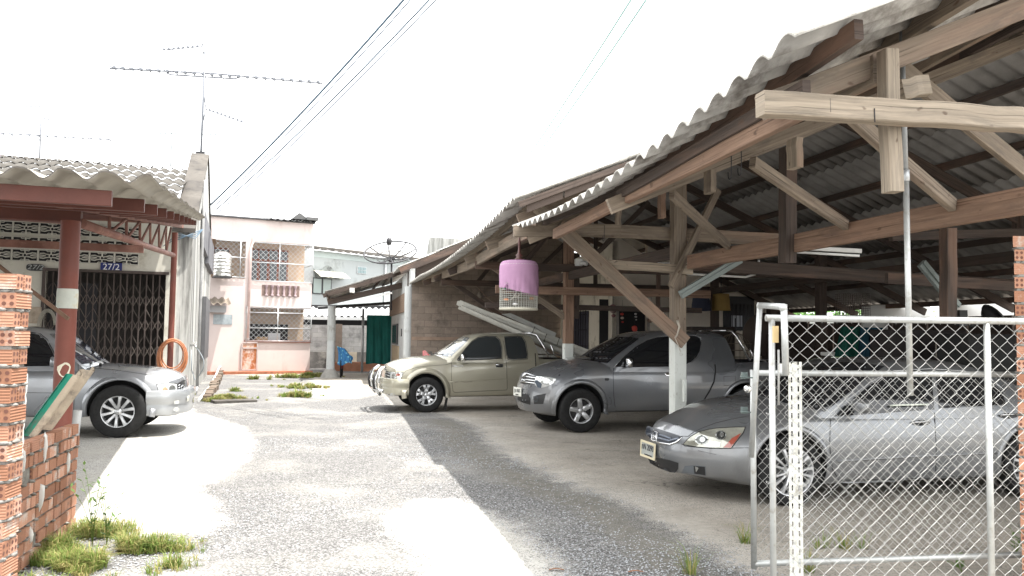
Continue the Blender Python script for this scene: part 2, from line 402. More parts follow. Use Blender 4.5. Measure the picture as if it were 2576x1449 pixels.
stone_m = surf('gravel_stone', (.3, .31, .32), .85, var=.75, scale=55, bs=.2)
_tag(stones('gravel', 15000, 5, (60, 2300, 1120, 1500), .005, .0125, stone_m), 'grey crushed stone gravel on the driveway')
_tag(stones('gravel', 6000, 6, (420, 1500, 985, 1180), .007, .016, stone_m), 'grey crushed stone gravel along the far lane')
# grass (uncountable)
def grassmat(name, c1, c2):
    m, nt, b, out = newmat(name); v = coord(nt)
    c = mix(nt, ramp(nt, noise(nt, v, 6, 3), [(.3, 0.), (.7, 1.)]), c1, c2)
    nt.links.new(c, b.inputs['Base Color']); b.inputs['Roughness'].default_value = .6; b.inputs['Specular IOR Level'].default_value = .25
    tr = nt.nodes.new('ShaderNodeBsdfTranslucent'); nt.links.new(c, tr.inputs[0]); ms = nt.nodes.new('ShaderNodeMixShader'); ms.inputs[0].default_value = .35
    nt.links.new(b.outputs[0], ms.inputs[1]); nt.links.new(tr.outputs[0], ms.inputs[2]); nt.links.new(ms.outputs[0], out.inputs[0]); return m
M['grass'] = grassmat('green_grass', (.08, .15, .03), (.26, .32, .08))
M['drygrass'] = grassmat('yellow_grass', (.2, .2, .06), (.42, .36, .16))
def blade(b, p, h, w, a, lean, mi):
    b.m = mi; d = Vector((math.cos(a), math.sin(a), 0)); s = Vector((-d.y, d.x, 0)) * w
    p = Vector(p); q = p + d * lean * .35 * h + EZ * h * .6; t = p + d * lean * h + EZ * h * (1 - .35 * lean)
    i = b.add([p - s, p + s, q + s * .8, q - s * .8, t]); b.face((i, i+1, i+2, i+3)); b.face((i+3, i+2, i+4))
from mathutils import noise as mnoise
def grass(name, label, pts, n, h0, h1, seed, dry=.3, wid=.004, tuft=16, thr=-.12):
    """ragged tufts: pts is a list of (px, py, radius x, radius y, weight)"""
    r = random.Random(seed); b = MB(); tot = sum(p[4] for p in pts)
    for px, py, rx, ry, wt in pts:
        c = G(px, py); k = 0; tries = 0
        while k < n * wt / tot / tuft and tries < 20000:
            tries += 1; a = r.uniform(0, 6.28); q = abs(r.gauss(0, .5)); x = c.x + math.cos(a) * q * rx; y = c.y + math.sin(a) * q * ry
            nv = mnoise.noise(Vector((x * 2.6, y * 2.6, seed)))
            if nv < thr + q * .25: continue
            k += 1; hs = r.uniform(.45, 1.15) * (1 - min(.6, q * .45)); dr = r.random() < dry
            for _ in range(tuft):
                aa = r.uniform(0, 6.28); rr_ = r.uniform(0, .035) * (1 + wid * 60); ln = r.uniform(.15, 1.3)
                blade(b, (x + math.cos(aa) * rr_, y + math.sin(aa) * rr_, 0), r.uniform(h0, h1) * hs, wid * r.uniform(.5, 1.3), aa + r.uniform(-.6, .6), ln, 1 if (dr and r.random() < .8) or r.random() < .15 else 0)
    o = b.build(name, [M['grass'], M['drygrass']], fix=False); return _tag(o, label, None, None, 'stuff')
grass('grass', 'green and yellow grass tufts at the foot of the low brick wall', [(150, 1385, .5, .6, 3), (225, 1350, .45, .4, 4), (130, 1440, .45, .4, 3), (300, 1390, .55, .3, 2.4), (390, 1385, .5, .2, 1.2), (240, 1425, .6, .3, 2.4), (425, 1428, .2, .08, .3), (60, 1500, .5, .4, 2)], 12500, .05, .19, 11, .5, .003)
grass('grass', 'yellow green grass patch on the gravel beside the house wall', [(572, 1003, .75, .5, 4), (545, 1010, .4, .3, 2), (605, 1008, .5, .3, 1.5), (590, 985, .4, .4, 1)], 4500, .06, .18, 12, .6, .008)
grass('grass', 'grass strip along the base of the pink house', [(775, 948, 1.0, .9, 4), (800, 948, .7, .6, 2), (720, 950, .9, .3, 1.2), (765, 975, .8, .8, 2.5), (748, 998, .5, .5, 2), (655, 955, .8, .25, .6)], 7500, .08, .24, 13, .6, .011)
grass('grass', 'sparse grass tufts by the chain link gate', [(1735, 1445, .05, .03, .5), (2035, 1440, .15, .1, .4), (1870, 1365, .1, .07, .6), (2120, 1380, .3, .12, 1), (2600, 1330, .1, .1, .5)], 300, .05, .3, 14, .25, .003)
# ---------------- corrugated roofing ----------------
def wave(t, pitch, amp):
    """fibre cement wave: broad trough, rounded crest"""
    s_ = math.sin(2 * math.pi * t / pitch); return amp * (s_ + .18 * math.sin(4 * math.pi * t / pitch + 1.2))
def roofing(name, mats, parent, org, du, dv, zf, u0, u1, v0, v1, pitch=.235, amp=.026, th=.009, lap=1.15, spw=8, seed=1, rag=.0, jog=.012, topm=0):
    """sheets: waves run along du (slope), repeat along dv.  zf(u,v) -> height"""
    r = random.Random(seed); b = MB()
    nv = max(8, int((v1 - v0) / pitch * spw)); laps = [u0]
    while laps[-1] + lap < u1 - .2: laps.append(laps[-1] + lap)
    laps.append(u1)
    for k in range(len(laps) - 1):
        a, c = laps[k], laps[k+1] + (.12 if k < len(laps) - 2 else 0)
        # within one course, sheets 4 waves wide differ a little
        jz = [r.uniform(-.5, .5) * jog for _ in range(400)]; ju = [r.uniform(-1, 1) * rag for _ in range(400)]
        for surf_ in (0, 1):
            b.m = topm if surf_ == 0 else 0
            rows = []
            for i in range(3):
                t = i / 2.0; row = []
                for j in range(nv + 1):
                    v = v0 + (v1 - v0) * j / nv; sh = int((v - v0) / (pitch * 4))
                    u = a + (c - a) * t + (ju[sh] if t == 0 else 0)
                    z = zf(u, v) + wave(v, pitch, amp) + (1 - t) * jog * 1.6 + jz[sh] * (1 - t) - surf_ * th
                    row.append(org + du * u + dv * v + EZ * z)
                rows.append(row)
            n0 = b.grid(rows)
            if surf_ == 0: top = n0
            else: bot = n0
        w_ = nv + 1
        b.m = 1
        for j in range(nv): b.face((top + j, top + j + 1, bot + j + 1, bot + j)); b.face((top + 2*w_ + j, top + 2*w_ + j + 1, bot + 2*w_ + j + 1, bot + 2*w_ + j))
        for i in range(2):
            for j in (0, nv): b.face((top + i*w_ + j, top + (i+1)*w_ + j, bot + (i+1)*w_ + j, bot + i*w_ + j))
        b.m = 0
    return b.build(name, mats, parent)
UE = 2.0
def fit(pix):
    P = [uvz(onu(x, y, UE)) for x, y in pix]; return np.polyfit([p[1] for p in P], [p[2] for p in P], 2), P
near_fit, nearP = fit([(1288, 572), (1642, 372), (2009, 70)])
V0 = nearP[2][1]; V1 = nearP[0][1]
far_fit, farP = fit([(1275, 517), (1160, 626), (1060, 692)])
VF0 = V1 - .15; VEND = 24.3
corner = onu(2009, 75, UE); pr = onv(2231, 0, V0); SL = (pr.z - corner.z) / (uvz(pr)[0] - UE)
print('roof', V0, V1, VF0, 'slope', SL, 'eave z', corner.z, [p[2] for p in farP])
SL = .43; UR = 6.2; ZR = 4.74; UE2 = 11.7; ZE2 = 2.3
def z_near(u, v): return float(np.polyval(near_fit, v)) + (u - UE) * SL
def z_far(u, v): return float(np.polyval(far_fit, min(v, farP[2][1] + .3))) + (u - UE) * (ZR + .12 - 3.15) / (UR - UE)
def z_right(u, v): return ZR + (ZE2 - ZR) * (u - UR) / (UE2 - UR)
shed = thing('car_shed', 'open timber car shed with corrugated fibre cement roof over the parked cars', 'shed', tuple(UV(4.05, 9.3)))
roofing('near_roof', [M['cement'], M['cementlight']], shed, Vector((0, 0, 0)), EU, EV, z_near, UE, UR + .1, V0, V1, seed=3, rag=.0, jog=.004, topm=1, amp=.028)
roofing('far_roof', [M['cement'], M['cementlight']], shed, Vector((0, 0, 0)), EU, EV, z_far, UE, UR + .1, VF0, VEND + .2, seed=4, lap=1.3, rag=.0, jog=.005, topm=1, amp=.028)
roofing('right_roof', [M['cementdark'], M['cementlight']], shed, Vector((0, 0, 0)), EU, EV, z_right, UR - .1, UE2, V0 + .1, VEND + .2, seed=5, spw=4, pitch=.235, jog=.005, topm=1)
# white painted lower part / brown upper part of each post
def post(u, v, s_, ztop, zwhite, name='post', m='wood'):
    lo = MB(); lo.beam(UV(u, v, -.02), UV(u, v, zwhite), s_, s_, up=EV); o = lo.build(name, M['whitewood'], shed)
    hi = MB(); hi.beam(UV(u, v, zwhite + .001), UV(u, v, ztop), s_ * .985, s_ * .985, up=EV, seg=4, jit=.006); hi.build('post_top', M[m], o); return o
P1 = uvz(onv(1705, 850, 9.22)); P2 = uvz(onv(1429, 850, 14.1))
post(P1[0], 9.22, .165, 3.72, 1.6); post(P2[0], 14.1, .17, 3.85, 1.43, m='woodred')
for (u, v) in ((P1[0] + 5.1, 9.3), (P1[0] + 5.2, 14.2), (P1[0] + 5.1, 18.6)): 
    b = MB(); b.beam(UV(u, v, -.02), UV(u, v, z_right(u, v) - .15), .17, .17, up=EV); b.build('post', M['wooddark'], shed)
def tb(name, p0, p1, w_, h_, m='wood', up=None, seg=4, jit=.006): b = MB(); b.beam(p0, p1, w_, h_, up, seg, jit); return b.build(name, M[m], shed)
# purlins along the lane
for i, u in enumerate((2.38, 3.15, 4.0, 4.85, 5.6, 6.15)):
    m_ = ['wooddark', 'wood', 'wooddark', 'wood', 'wooddark', 'wood'][i]
    va = V0 + (.06 if i else .1)
    pts = [UV(u, va + (V1 - .1 - va) * t, z_near(u, va + (V1 - .1 - va) * t) - .085) for t in (0, .5, 1)]
    b = MB(); b.beam(pts[0], pts[1], .05, .1, seg=2); b.beam(pts[1], pts[2], .05, .1, seg=2); b.build('purlin', M[m_], shed)
    pts = [UV(u, VF0 + .1 + (VEND - VF0) * t, z_far(u, VF0 + .1 + (VEND - VF0) * t) - .1) for t in (0, .33, .66, 1)]
    b = MB(); [b.beam(pts[k], pts[k+1], .05, .11) for k in range(3)]; b.build('purlin', M['wooddark' if i > 2 else 'wood'], shed)
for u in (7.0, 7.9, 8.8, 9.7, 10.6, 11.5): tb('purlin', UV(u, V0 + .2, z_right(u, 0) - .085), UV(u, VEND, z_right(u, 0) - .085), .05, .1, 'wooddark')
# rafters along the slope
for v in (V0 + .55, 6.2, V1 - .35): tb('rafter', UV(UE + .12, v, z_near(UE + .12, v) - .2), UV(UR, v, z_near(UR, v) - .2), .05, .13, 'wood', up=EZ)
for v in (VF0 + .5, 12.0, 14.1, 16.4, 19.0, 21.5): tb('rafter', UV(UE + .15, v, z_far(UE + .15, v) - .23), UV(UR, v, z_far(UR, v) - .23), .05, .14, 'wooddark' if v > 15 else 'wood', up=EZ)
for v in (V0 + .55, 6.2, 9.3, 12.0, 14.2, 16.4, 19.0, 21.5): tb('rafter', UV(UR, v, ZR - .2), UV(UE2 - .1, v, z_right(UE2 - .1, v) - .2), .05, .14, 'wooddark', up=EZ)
# front tie beam at the near end
vA = V0 + .32
a0 = onv(1912, 262, vA); a1 = onv(2680, 312, vA)
tb('tie_beam', a0, a1, .09, .118, 'woodlight', seg=11, jit=.007)
# vertical hanger behind it and short stub
tb('hanger', onv(2233, 128, vA + .1), onv(2246, 484, vA + .1), .08, .085, 'woodlight', up=EV)
tb('stub', onv(2262, 228, vA + .22), onv(2330, 216, vA + .22), .07, .11, 'woodlight')
# long edge beams along the lane, under the overhang
uB = 2.78
q = onu(2210, 182, uB); zB = uvz(q)[2]
b0 = UV(uB, V0 + .5, zB + .02); b1 = UV(uB, V1 - .1, uvz(onu(1480, 540, uB))[2])
tb('edge_beam', b0, b1, .06, .155, 'wood', seg=9, jit=.008)
q2 = onu(1900, 310, 2.22)
tb('edge_beam', UV(2.24, V0 + .32, uvz(q2)[2] + .06), UV(2.24, 6.3, uvz(q2)[2] - .01), .045, .08, 'wooddark', seg=3)
tb('edge_beam', UV(2.27, V0 + .4, uvz(q2)[2] - .02), UV(2.27, V1 - 1.0, uvz(onu(1560, 505, 2.22))[2]), .05, .11, 'woodred', seg=4)
# inner lane beam on the post line
uC = P1[0] + .02
c0 = onu(1735, 660, uC); c1 = onu(2640, 494, uC)
tb('main_beam', c0, c1, .07, .165, 'woodred', seg=5)
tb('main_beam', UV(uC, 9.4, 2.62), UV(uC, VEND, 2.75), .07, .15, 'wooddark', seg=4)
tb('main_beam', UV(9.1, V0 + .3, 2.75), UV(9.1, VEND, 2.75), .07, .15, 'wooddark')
# struts between them
for (ax, ay, bx, by, w_) in ((1690, 488, 1832, 618, .085), (1893, 408, 2128, 566, .085), (2135, 285, 2396, 516, .09)):
    tb('strut', onu(ax, ay, uB + .03), onu(bx, by, uC - .05), .05, w_, 'wood' if w_ < .1 else 'woodlight', seg=2)
tb('strut', onv(2240, 150, 4.7), onv(2640, 478, 5.0), .05, .125, 'wood', seg=3)
vK = 9.1
tb('knee_brace', onv(1405, 568, vK - .05), onv(1724, 862, vK - .05), .05, .165, 'wood', seg=3)
tb('knee_brace', onv(1806, 478, vK + .05), onv(1688, 722, vK - .12), .05, .085, 'wood', seg=2)
tb('cross_tie', onv(1292, 582, vK), onv(1560, 578, vK), .06, .13, 'wood')
tb('cross_tie', onv(1440, 577, vK + .2), onv(2020, 606, vK + .2), .06, .16, 'wood')
tb('cross_tie', onv(1517, 664, vK - .02), onv(1742, 680, vK - .02), .04, .11, 'woodlight')
tb('cross_tie', onv(1740, 664, vK + .25), onv(2700, 728, vK + .25), .07, .16, 'wooddark')
tb('cross_tie', onv(2230, 700, 7.8), onv(2700, 728, 7.8), .06, .12, 'wooddark')
tb('cross_tie', onv(2240, 596, 8.2), onv(2600, 585, 8.2), .07, .1, 'wooddark')
# short hangers under the edge beam
for (x, y0, y1, w_, m_) in ((1555, 520, 566, .055, 'wood'), (1665, 470, 549, .08, 'woodred'), (1786, 430, 486, .13, 'wood'), (2000, 350, 424, .12, 'woodlight')):
    tb('hanger', onu(x, y0, uB + .09), onu(x, y1, uB + .09), .05, w_, m_, up=EV)
k0 = onu(1982, 372, uC - .06); tb('hanging_post', k0, onu(1980, 662, uC - .06), .12, .13, 'wooddark', up=EV)
tb('hanging_post', onu(2385, 575, 6.1), onu(2385, 800, 6.1), .12, .13, 'wooddark', up=EV)
tb('strut', onv(1350, 522, VF0 + .35), onv(1440, 600, VF0 + .35), .05, .14, 'wood')
# bowed rafter of the far bay, edge board
pts = [onu(1088, 702, 2.35), onu(1180, 668, 2.35), onu(1270, 615, 2.35), onu(1352, 572, 2.35)]
b = MB(); [b.beam(pts[k], pts[k+1] + (pts[k+1]-pts[k]) * .02, .06, .17) for k in range(3)]; b.build('edge_beam', M['wood'], shed)
# gable triangle boards of the far bay (dark infill above the near roof)
zz = z_far(UE, VF0)
b = MB()
for k in range(9):
    u = UE + .15 + k * .47; b.poly([UV(u, VF0 + .02, z_near(u, V1) + .1), UV(u + .45, VF0 + .02, z_near(u + .45, V1) + .1), UV(u + .45, VF0 + .02, z_far(u + .45, VF0) - .06), UV(u, VF0 + .02, z_far(u, VF0) - .06)])
b.build('gable_infill', M['wooddark'], shed, fix=False)
b = MB(); b.beam(UV(UE + .05, VF0 - .0, z_far(UE, VF0) - .09), UV(UR, VF0 - .0, z_far(UR, VF0) - .09), .03, .07); b.build('barge_board', M['wooddark'], shed)
b = MB(); 
for k in range(20):
    u = UE + .3 + k * .46; zt = (z_far if u < UR else z_right)(min(u + .23, UE2), VEND) - .12
    b.ubox(u, u + .45, VEND - .02, VEND + .02, 2.2 if u > 6.5 else 2.9, max(zt, 2.25))
b.build('gable_boards', M['wooddark'], shed)
# diagonal bracing in the dark of the far bays
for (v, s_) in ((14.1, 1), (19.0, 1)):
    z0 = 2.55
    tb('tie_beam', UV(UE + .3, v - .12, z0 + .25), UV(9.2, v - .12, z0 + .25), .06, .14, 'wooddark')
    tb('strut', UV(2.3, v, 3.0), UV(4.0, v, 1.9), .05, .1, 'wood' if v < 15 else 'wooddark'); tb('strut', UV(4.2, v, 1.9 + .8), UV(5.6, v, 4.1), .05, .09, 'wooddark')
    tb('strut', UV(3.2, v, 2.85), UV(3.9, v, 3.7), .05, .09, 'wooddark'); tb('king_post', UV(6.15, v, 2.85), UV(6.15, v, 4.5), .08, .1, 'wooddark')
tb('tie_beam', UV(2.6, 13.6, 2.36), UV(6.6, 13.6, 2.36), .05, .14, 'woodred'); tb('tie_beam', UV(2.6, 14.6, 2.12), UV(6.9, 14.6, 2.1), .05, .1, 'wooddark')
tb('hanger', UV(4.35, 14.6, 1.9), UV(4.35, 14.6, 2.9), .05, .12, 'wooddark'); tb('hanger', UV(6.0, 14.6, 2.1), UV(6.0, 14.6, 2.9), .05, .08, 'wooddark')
# iron hooks under the beams
for (x, y) in ((1865, 430), (1840, 440), (2080, 292), (1520, 600)):
    b = MB(); c = onu(x, y, uB - .06); pts = [c + EZ * .14, c + EZ * .03] + [c + EV * (.025 - .025 * math.cos(t)) - EZ * .028 * math.sin(t) for t in (.0, .8, 1.57, 2.3, 3.14)] + [c + EV * .05 + EZ * .03]
    b.tube(pts, .004, 5); b.build('hook', M['darkmetal'], shed)
for (x, y) in ((2088, 265), (2200, 290), (2504, 296)): c = onv(x, y, vA - .048); b = MB(); b.tube([c + EZ * .035, c - EZ * .035 + EU * .002], .003, 5); b.build('nail', M['darkmetal'], shed)
# ---------------- block wall, side building, porch ----------------
def blockmat(name, c1, c2, mort, bw=.4, bh=.2, dirt=(.1, .09, .08), da=.4, bs=.6, mo=.008, off=.5):
    m, nt, b, out = newmat(name); uv = nt.nodes.new('ShaderNodeUVMap').outputs[0]
    br = nt.nodes.new('ShaderNodeTexBrick'); br.offset = off; br.inputs['Scale'].default_value = 1; br.inputs['Brick Width'].default_value = bw; br.inputs['Row Height'].default_value = bh
    br.inputs['Mortar Size'].default_value = mo; br.inputs['Mortar Smooth'].default_value = .3; br.inputs['Bias'].default_value = -.2
    br.inputs['Color1'].default_value = (*c1, 1); br.inputs['Color2'].default_value = (*c2, 1); br.inputs['Mortar'].default_value = (*mort, 1)
    nt.links.new(uv, br.inputs[0])
    n = noise(nt, uv, 1.6, 8, .7); c = mix(nt, ramp(nt, n, [(.62 - da * .3, 0.), (.8 - da * .25, .8)]), br.outputs['Color'], dirt)
    n2 = noise(nt, uv, 30, 4, .7); c = mix(nt, ramp(nt, n2, [(.3, .3), (.6, 0.)]), c, tuple(x * .5 for x in c1))
    nt.links.new(c, b.inputs['Base Color']); b.inputs['Roughness'].default_value = .93; b.inputs['Specular IOR Level'].default_value = .2
    h = math_(nt, 'ADD', math_(nt, 'MULTIPLY', br.outputs['Fac'], -1.0), math_(nt, 'MULTIPLY', n2, .3)); nt.links.new(bump(nt, h, bs, .008), b.inputs['Normal']); return m
def wallquad(b, p0, p1, z0, z1, ztop1=None, th=.12, back=None):
    """vertical wall slab from p0 to p1 with uv in metres"""
    p0 = Vector(p0); p1 = Vector(p1); d = (p1 - p0); d.z = 0; L = d.length; n = Vector((-d.y, d.x, 0)).normalized() if back is None else Vector(back)
    z1b = z1 if ztop1 is None else ztop1
    A = Vector((p0.x, p0.y, z0)); B = Vector((p1.x, p1.y, z0)); Cc = Vector((p1.x, p1.y, z1b)); D = Vector((p0.x, p0.y, z1)); o = n * th
    b.quad(A, B, Cc, D, uv=[(0, z0), (L, z0), (L, z1b), (0, z1)]); b.quad(B + o, A + o, D + o, Cc + o, uv=[(0, z0), (L, z0), (L, z1b), (0, z1)])
    b.quad(A + o, A, D, D + o, uv=[(0, z0), (th, z0), (th, z1), (0, z1)]); b.quad(B, B + o, Cc + o, Cc, uv=[(0, z0), (th, z0), (th, z1b), (0, z1b)])
    b.quad(D, Cc, Cc + o, D + o, uv=[(0, 0), (L, 0), (L, th), (0, th)])
M['block'] = blockmat('brown_concrete_block', (.25, .205, .17), (.33, .27, .225), (.2, .165, .14), dirt=(.1, .085, .075), da=.45)
M['fenceblock'] = blockmat('grey_concrete_block', (.3, .3, .3), (.38, .38, .37), (.24, .24, .23), dirt=(.1, .1, .1), da=.5)
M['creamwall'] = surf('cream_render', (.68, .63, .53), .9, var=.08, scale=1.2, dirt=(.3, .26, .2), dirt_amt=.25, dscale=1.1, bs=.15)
M['creamdark'] = surf('shaded_cream_render', (.62, .56, .48), .9, var=.1, scale=1.2, bs=.15)  # copy of the cream render with the front face's shade in its colour
M['whitewall'] = surf('whitewashed_render', (.52, .54, .54), .85, var=.12, scale=2, dirt=(.3, .3, .29), dirt_amt=.3, dscale=2, bs=.2)
vW = 24.1; uW0 = 2.06; uW1 = 6.66
bw = thing('block_wall', 'brown concrete block wall behind the beige pickup truck', 'wall', tuple(UV(uW0, vW)))
b = MB(); wallquad(b, UV(uW0, vW), UV(uW1 + .05, vW), 0, z_far(uW0, vW) - .05, z_far(uW1, vW) - .05, .14, back=EV); b.build('wall', M['block'], bw)
b = MB(); b.ubox(uW0 + .02, uW0 + 2.9, vW - .012, vW, 1.4, 1.5); b.build('mortar_band', surf('brown_mortar', (.3, .22, .17), .9), bw)
side = thing('side_building', 'white side wall with narrow window and round pillar under the low roof', 'building', tuple(UV(uW0, vW + 1)))
b = MB(); wallquad(b, UV(uW0 - .02, vW + .16), UV(uW0 - .02, 34), 0, 3.55, 3.55, .12, back=EU); b.build('wall', M['whitewall'], side)
b = MB(); b.lathe([(.13, 0), (.125, 2.5), (.125, 3.0)], 20, UV(uW0 - .08, vW + .1)); b.build('pillar', M['whitewall'], side)
b = MB(); b.ubox(uW0 - .07, uW0 - .021, 29.2, 31.8, 1.2, 1.95); f = b.build('window', M['darkmetal'], side)
b = MB()
for v in (29.5, 30.3, 31.1): b.ubox(uW0 - .09, uW0 - .071, v, v + .5, 1.25, 1.9)
b.build('pane', plain('dark_glass', (.05, .055, .06), .1), f)
b = MB(); b.ubox(uW0 - .06, uW0 - .021, 28.6, 32.0, .25, 1.15); b.build('panel', surf('tan_board', (.42, .34, .24), .8), side)
b = MB(); b.ubox(uW0 - .05, uW0 - .021, 25.4, 27.4, .02, 2.1); b.build('door', surf('pale_door', (.42, .43, .43), .6), side)
b = MB(); b.tube([UV(uW0 - .1, 26.6, 1.5), UV(uW0 - .1, 26.6, 1.75)], .02, 6); b.build('door_handle', M['black'], side)
b = MB(); b.ubox(uW0 - .08, uW0 - .021, 24.5, 34, 2.3, 2.9); b.build('slatted_board', surf('brown_louvre', (.22, .16, .12), .8, st=(1, 1, 14), scale=3, bs=.5), side)
# porch
porch = thing('porch', 'low sloping porch roof on a white post beside the pink house', 'porch', tuple(UV(-.3, 29.3)))
vP0, vP1 = 27.6, 35.0
def z_p(u, v): return 2.98 + (u + .45) * .33
roofing('porch_roof', [M['cement'], M['cementlight']], porch, Vector((0, 0, 0)), EU, EV, z_p, -.55, 2.2, vP0, vP1, seed=9, spw=5)
roofing('upper_roof', [M['cement'], M['cementlight']], porch, Vector((0, 0, 0)), EU, EV, lambda u, v: 3.62 + (u - 1.7) * .45, 1.7, 5.6, VEND + .6, vP1, seed=10, spw=5)
b = MB(); b.beam(UV(1.75, VEND + .5, 3.5), UV(5.6, VEND + .5, 5.2), .04, .2); b.build('barge_board', M['wooddark'], porch)
b = MB(); b.prism([UV(2.0, VEND + .75, 2.7), UV(5.6, VEND + .75, 2.7), UV(5.6, VEND + .75, 5.2), UV(2.0, VEND + .75, 3.6)], EV * .06); b.build('gable_board', M['wooddark'], porch)
b = MB(); b.beam(UV(-.6, vP0 + .02, 2.82), UV(2.2, vP0 + .02, 3.76), .04, .14); b.build('barge_board', M['wooddark'], porch)
b = MB(); b.beam(UV(-.45, vP0 + .3, 2.62), UV(2.2, vP0 + .3, 3.3), .05, .2); b.build('rafter', M['wooddark'], porch)
for k, u in enumerate((-.45, .4, 1.3)): b = MB(); b.beam(UV(u, vP0 + .1 if k else vP0 - .9, z_p(u, 0) - .1), UV(u, vP1, z_p(u, 0) - .1), .05, .1); b.build('purlin', M['wooddark'], porch)
b = MB(); b.lathe([(.16, -.02), (.15, .3), (.135, 1.3), (.135, 1.301), (.15, 1.32), (.14, 2.55)], 20, UV(-.32, 29.5)); b.build('post', M['whitewall'], porch)
b = MB(); b.lathe([(.36, -.02), (.3, .12), (.17, .3)], 18, UV(-.32, 29.5)); b.build('post_base', surf('rough_cement', (.3, .29, .27), .95, bs=.6), porch)
b = MB(); b.box(UV(.35, vP0 - .08, 3.02), (.16, .24, .16), TH); b.box(UV(.32, vP0 - .2, 3.0), (.08, .1, .08), TH); o = b.build('security_camera', M['white']); _tag(o, 'small white security camera fixed to the porch roof edge', 'camera')
b = MB(); b.beam(UV(.55, vP0 + .1, 2.72), UV(1.7, vP0 + .1, 2.98), .05, .07); o = b.build('tube_light', M['white']); _tag(o, 'white tube light under the porch rafter', 'light')
# terracotta step and fence behind the porch
b = MB(); b.ubox(-.2, 2.0, 34.6, 34.9, -.02, .38); o = b.build('step', surf('terracotta_step', (.42, .2, .13), .85, scale=3, bs=.3)); _tag(o, 'long terracotta coloured step at the back of the porch', 'step')
fw = thing('fence_wall', 'weathered grey block fence wall behind the porch post', 'wall', tuple(UV(-3, 37)))
b = MB(); wallquad(b, UV(-3.6, 37), UV(3.5, 37), .75, 1.95, None, .14, back=EV); b.build('wall', M['fenceblock'], fw)
b = MB(); wallquad(b, UV(-3.6, 36.97), UV(3.5, 36.97), -.05, .75, None, .2, back=EV); b.build('wall_base', surf('dark_wall_base', (.13, .125, .12), .95, var=.5, scale=2, dirt=(.28, .27, .25), dirt_amt=.2, bs=.4), fw)
b = MB(); b.ubox(-.2, .08, 36.7, 36.95, 0, 2.0); b.build('pillar', surf('brown_pillar', (.16, .13, .11), .9), fw)
b = MB(); b.ubox(.35, .75, 36.9, 36.96, -.02, .75); b.build('panel', surf('tan_patch', (.35, .31, .25), .9), fw)
M['greentarp'] = surf('green_tarpaulin', (.012, .12, .105), .7, var=.35, scale=2.5, st=(3, 3, .6), bs=.3)
def cloth(name, p0, p1, z0, z1, amp, waves, mat, parent=None, nx=40, nz=12, seed=1, flare=0.0):
    p0 = Vector(p0); p1 = Vector(p1); d = p1 - p0; n = Vector((-d.y, d.x, 0)).normalized(); r = random.Random(seed); b = MB(); rows = []
    ph = [r.uniform(0, 6) for _ in range(3)]
    for i in range(nz + 1):
        t = i / nz; row = []
        for j in range(nx + 1):
            s_ = j / nx; c_ = s_ + flare * (s_ - .5) * (1 - t)
            off = amp * (math.sin(s_ * waves * 6.28 + ph[0]) + .5 * math.sin(s_ * waves * 14 + ph[1] + t * 2)) * (.4 + .6 * (1 - t))
            row.append(Vector((p0.x + d.x * c_, p0.y + d.y * c_, z0 + (z1 - z0) * t + .015 * math.sin(s_ * 9 + ph[2]) * (1 - t))) + n * off)
        rows.append(row)
    b.grid(rows); return b.build(name, mat, parent, fix=False)
o = cloth('tarpaulin', UV(1.05, 33.6), UV(2.05, 33.4), .35, 2.35, .03, 3, M['greentarp']); _tag(o, 'hanging dark green tarpaulin beside the white side wall', 'tarpaulin')
lean = thing('lean_to', 'small grey metal lean-to roof above the green tarpaulin', 'awning', tuple(UV(1, 33)))
b = MB(); b.grid([[UV(-.9 + 3 * t, v, 2.62 + .35 * t - .1 * abs(t) + (.02 if k % 2 else 0)) for k, v in enumerate(np.arange(32.6, 36, .15))] for t in (0, .25, 1)]); b.build('roof_sheet', surf('grey_metal_sheet', (.2, .21, .21), .5, metal=.3), lean, fix=False)
b = MB(); b.beam(UV(-.9, 32.6, 2.55), UV(2.1, 32.6, 2.85), .05, .1); b.build('beam', M['darkmetal'], lean)
b = MB(); b.tube([UV(.9, 33.5, 0), UV(.9, 33.5, 2.6)], .05, 8); b.build('pole', M['galv'], lean)
# satellite dish
dish = thing('satellite_dish', 'large black mesh satellite dish on a pole behind the porch roof', 'satellite dish', tuple(UV(1.75, 28.0)))
dc = at(984, 652, 28.0); dish.location = (dc.x, dc.y, 0)
Md = Matrix.Rotation(R(-3), 3, 'Y') @ Matrix.Rotation(R(31), 3, 'X')
def dpt(r_, a, k=.16): return dc + Md @ Vector((r_ * math.cos(a), r_ * math.sin(a), k * r_ * r_ * 1.9 + .02))
b = MB()
for rr_ in (.91, .5): b.tube([dpt(rr_, 2 * math.pi * k / 40) for k in range(40)], .028 if rr_ > .8 else .014, 5, closed=True)
b.build('rim', M['darkmetal'], dish)
for k in range(8): b = MB(); b.tube([dpt(.05 + .86 * t, 2 * math.pi * (k + .3) / 8) for t in (0, .3, .6, 1)], .024, 5); b.build('rib', M['darkmetal'], dish)
mm, nt_, bb_, out_ = newmat('dish_mesh'); bb_.inputs['Base Color'].default_value = (.05, .05, .05, 1); tr_ = nt_.nodes.new('ShaderNodeBsdfTransparent'); ms_ = nt_.nodes.new('ShaderNodeMixShader'); ms_.inputs[0].default_value = .1
nt_.links.new(tr_.outputs[0], ms_.inputs[1]); nt_.links.new(bb_.outputs[0], ms_.inputs[2]); nt_.links.new(ms_.outputs[0], out_.inputs[0])
b = MB(); b.grid([[dpt(.05 + .86 * t / 5, 2 * math.pi * k / 32) for k in range(32)] for t in range(6)], True, True); b.build('mesh_skin', mm, dish, fix=False)
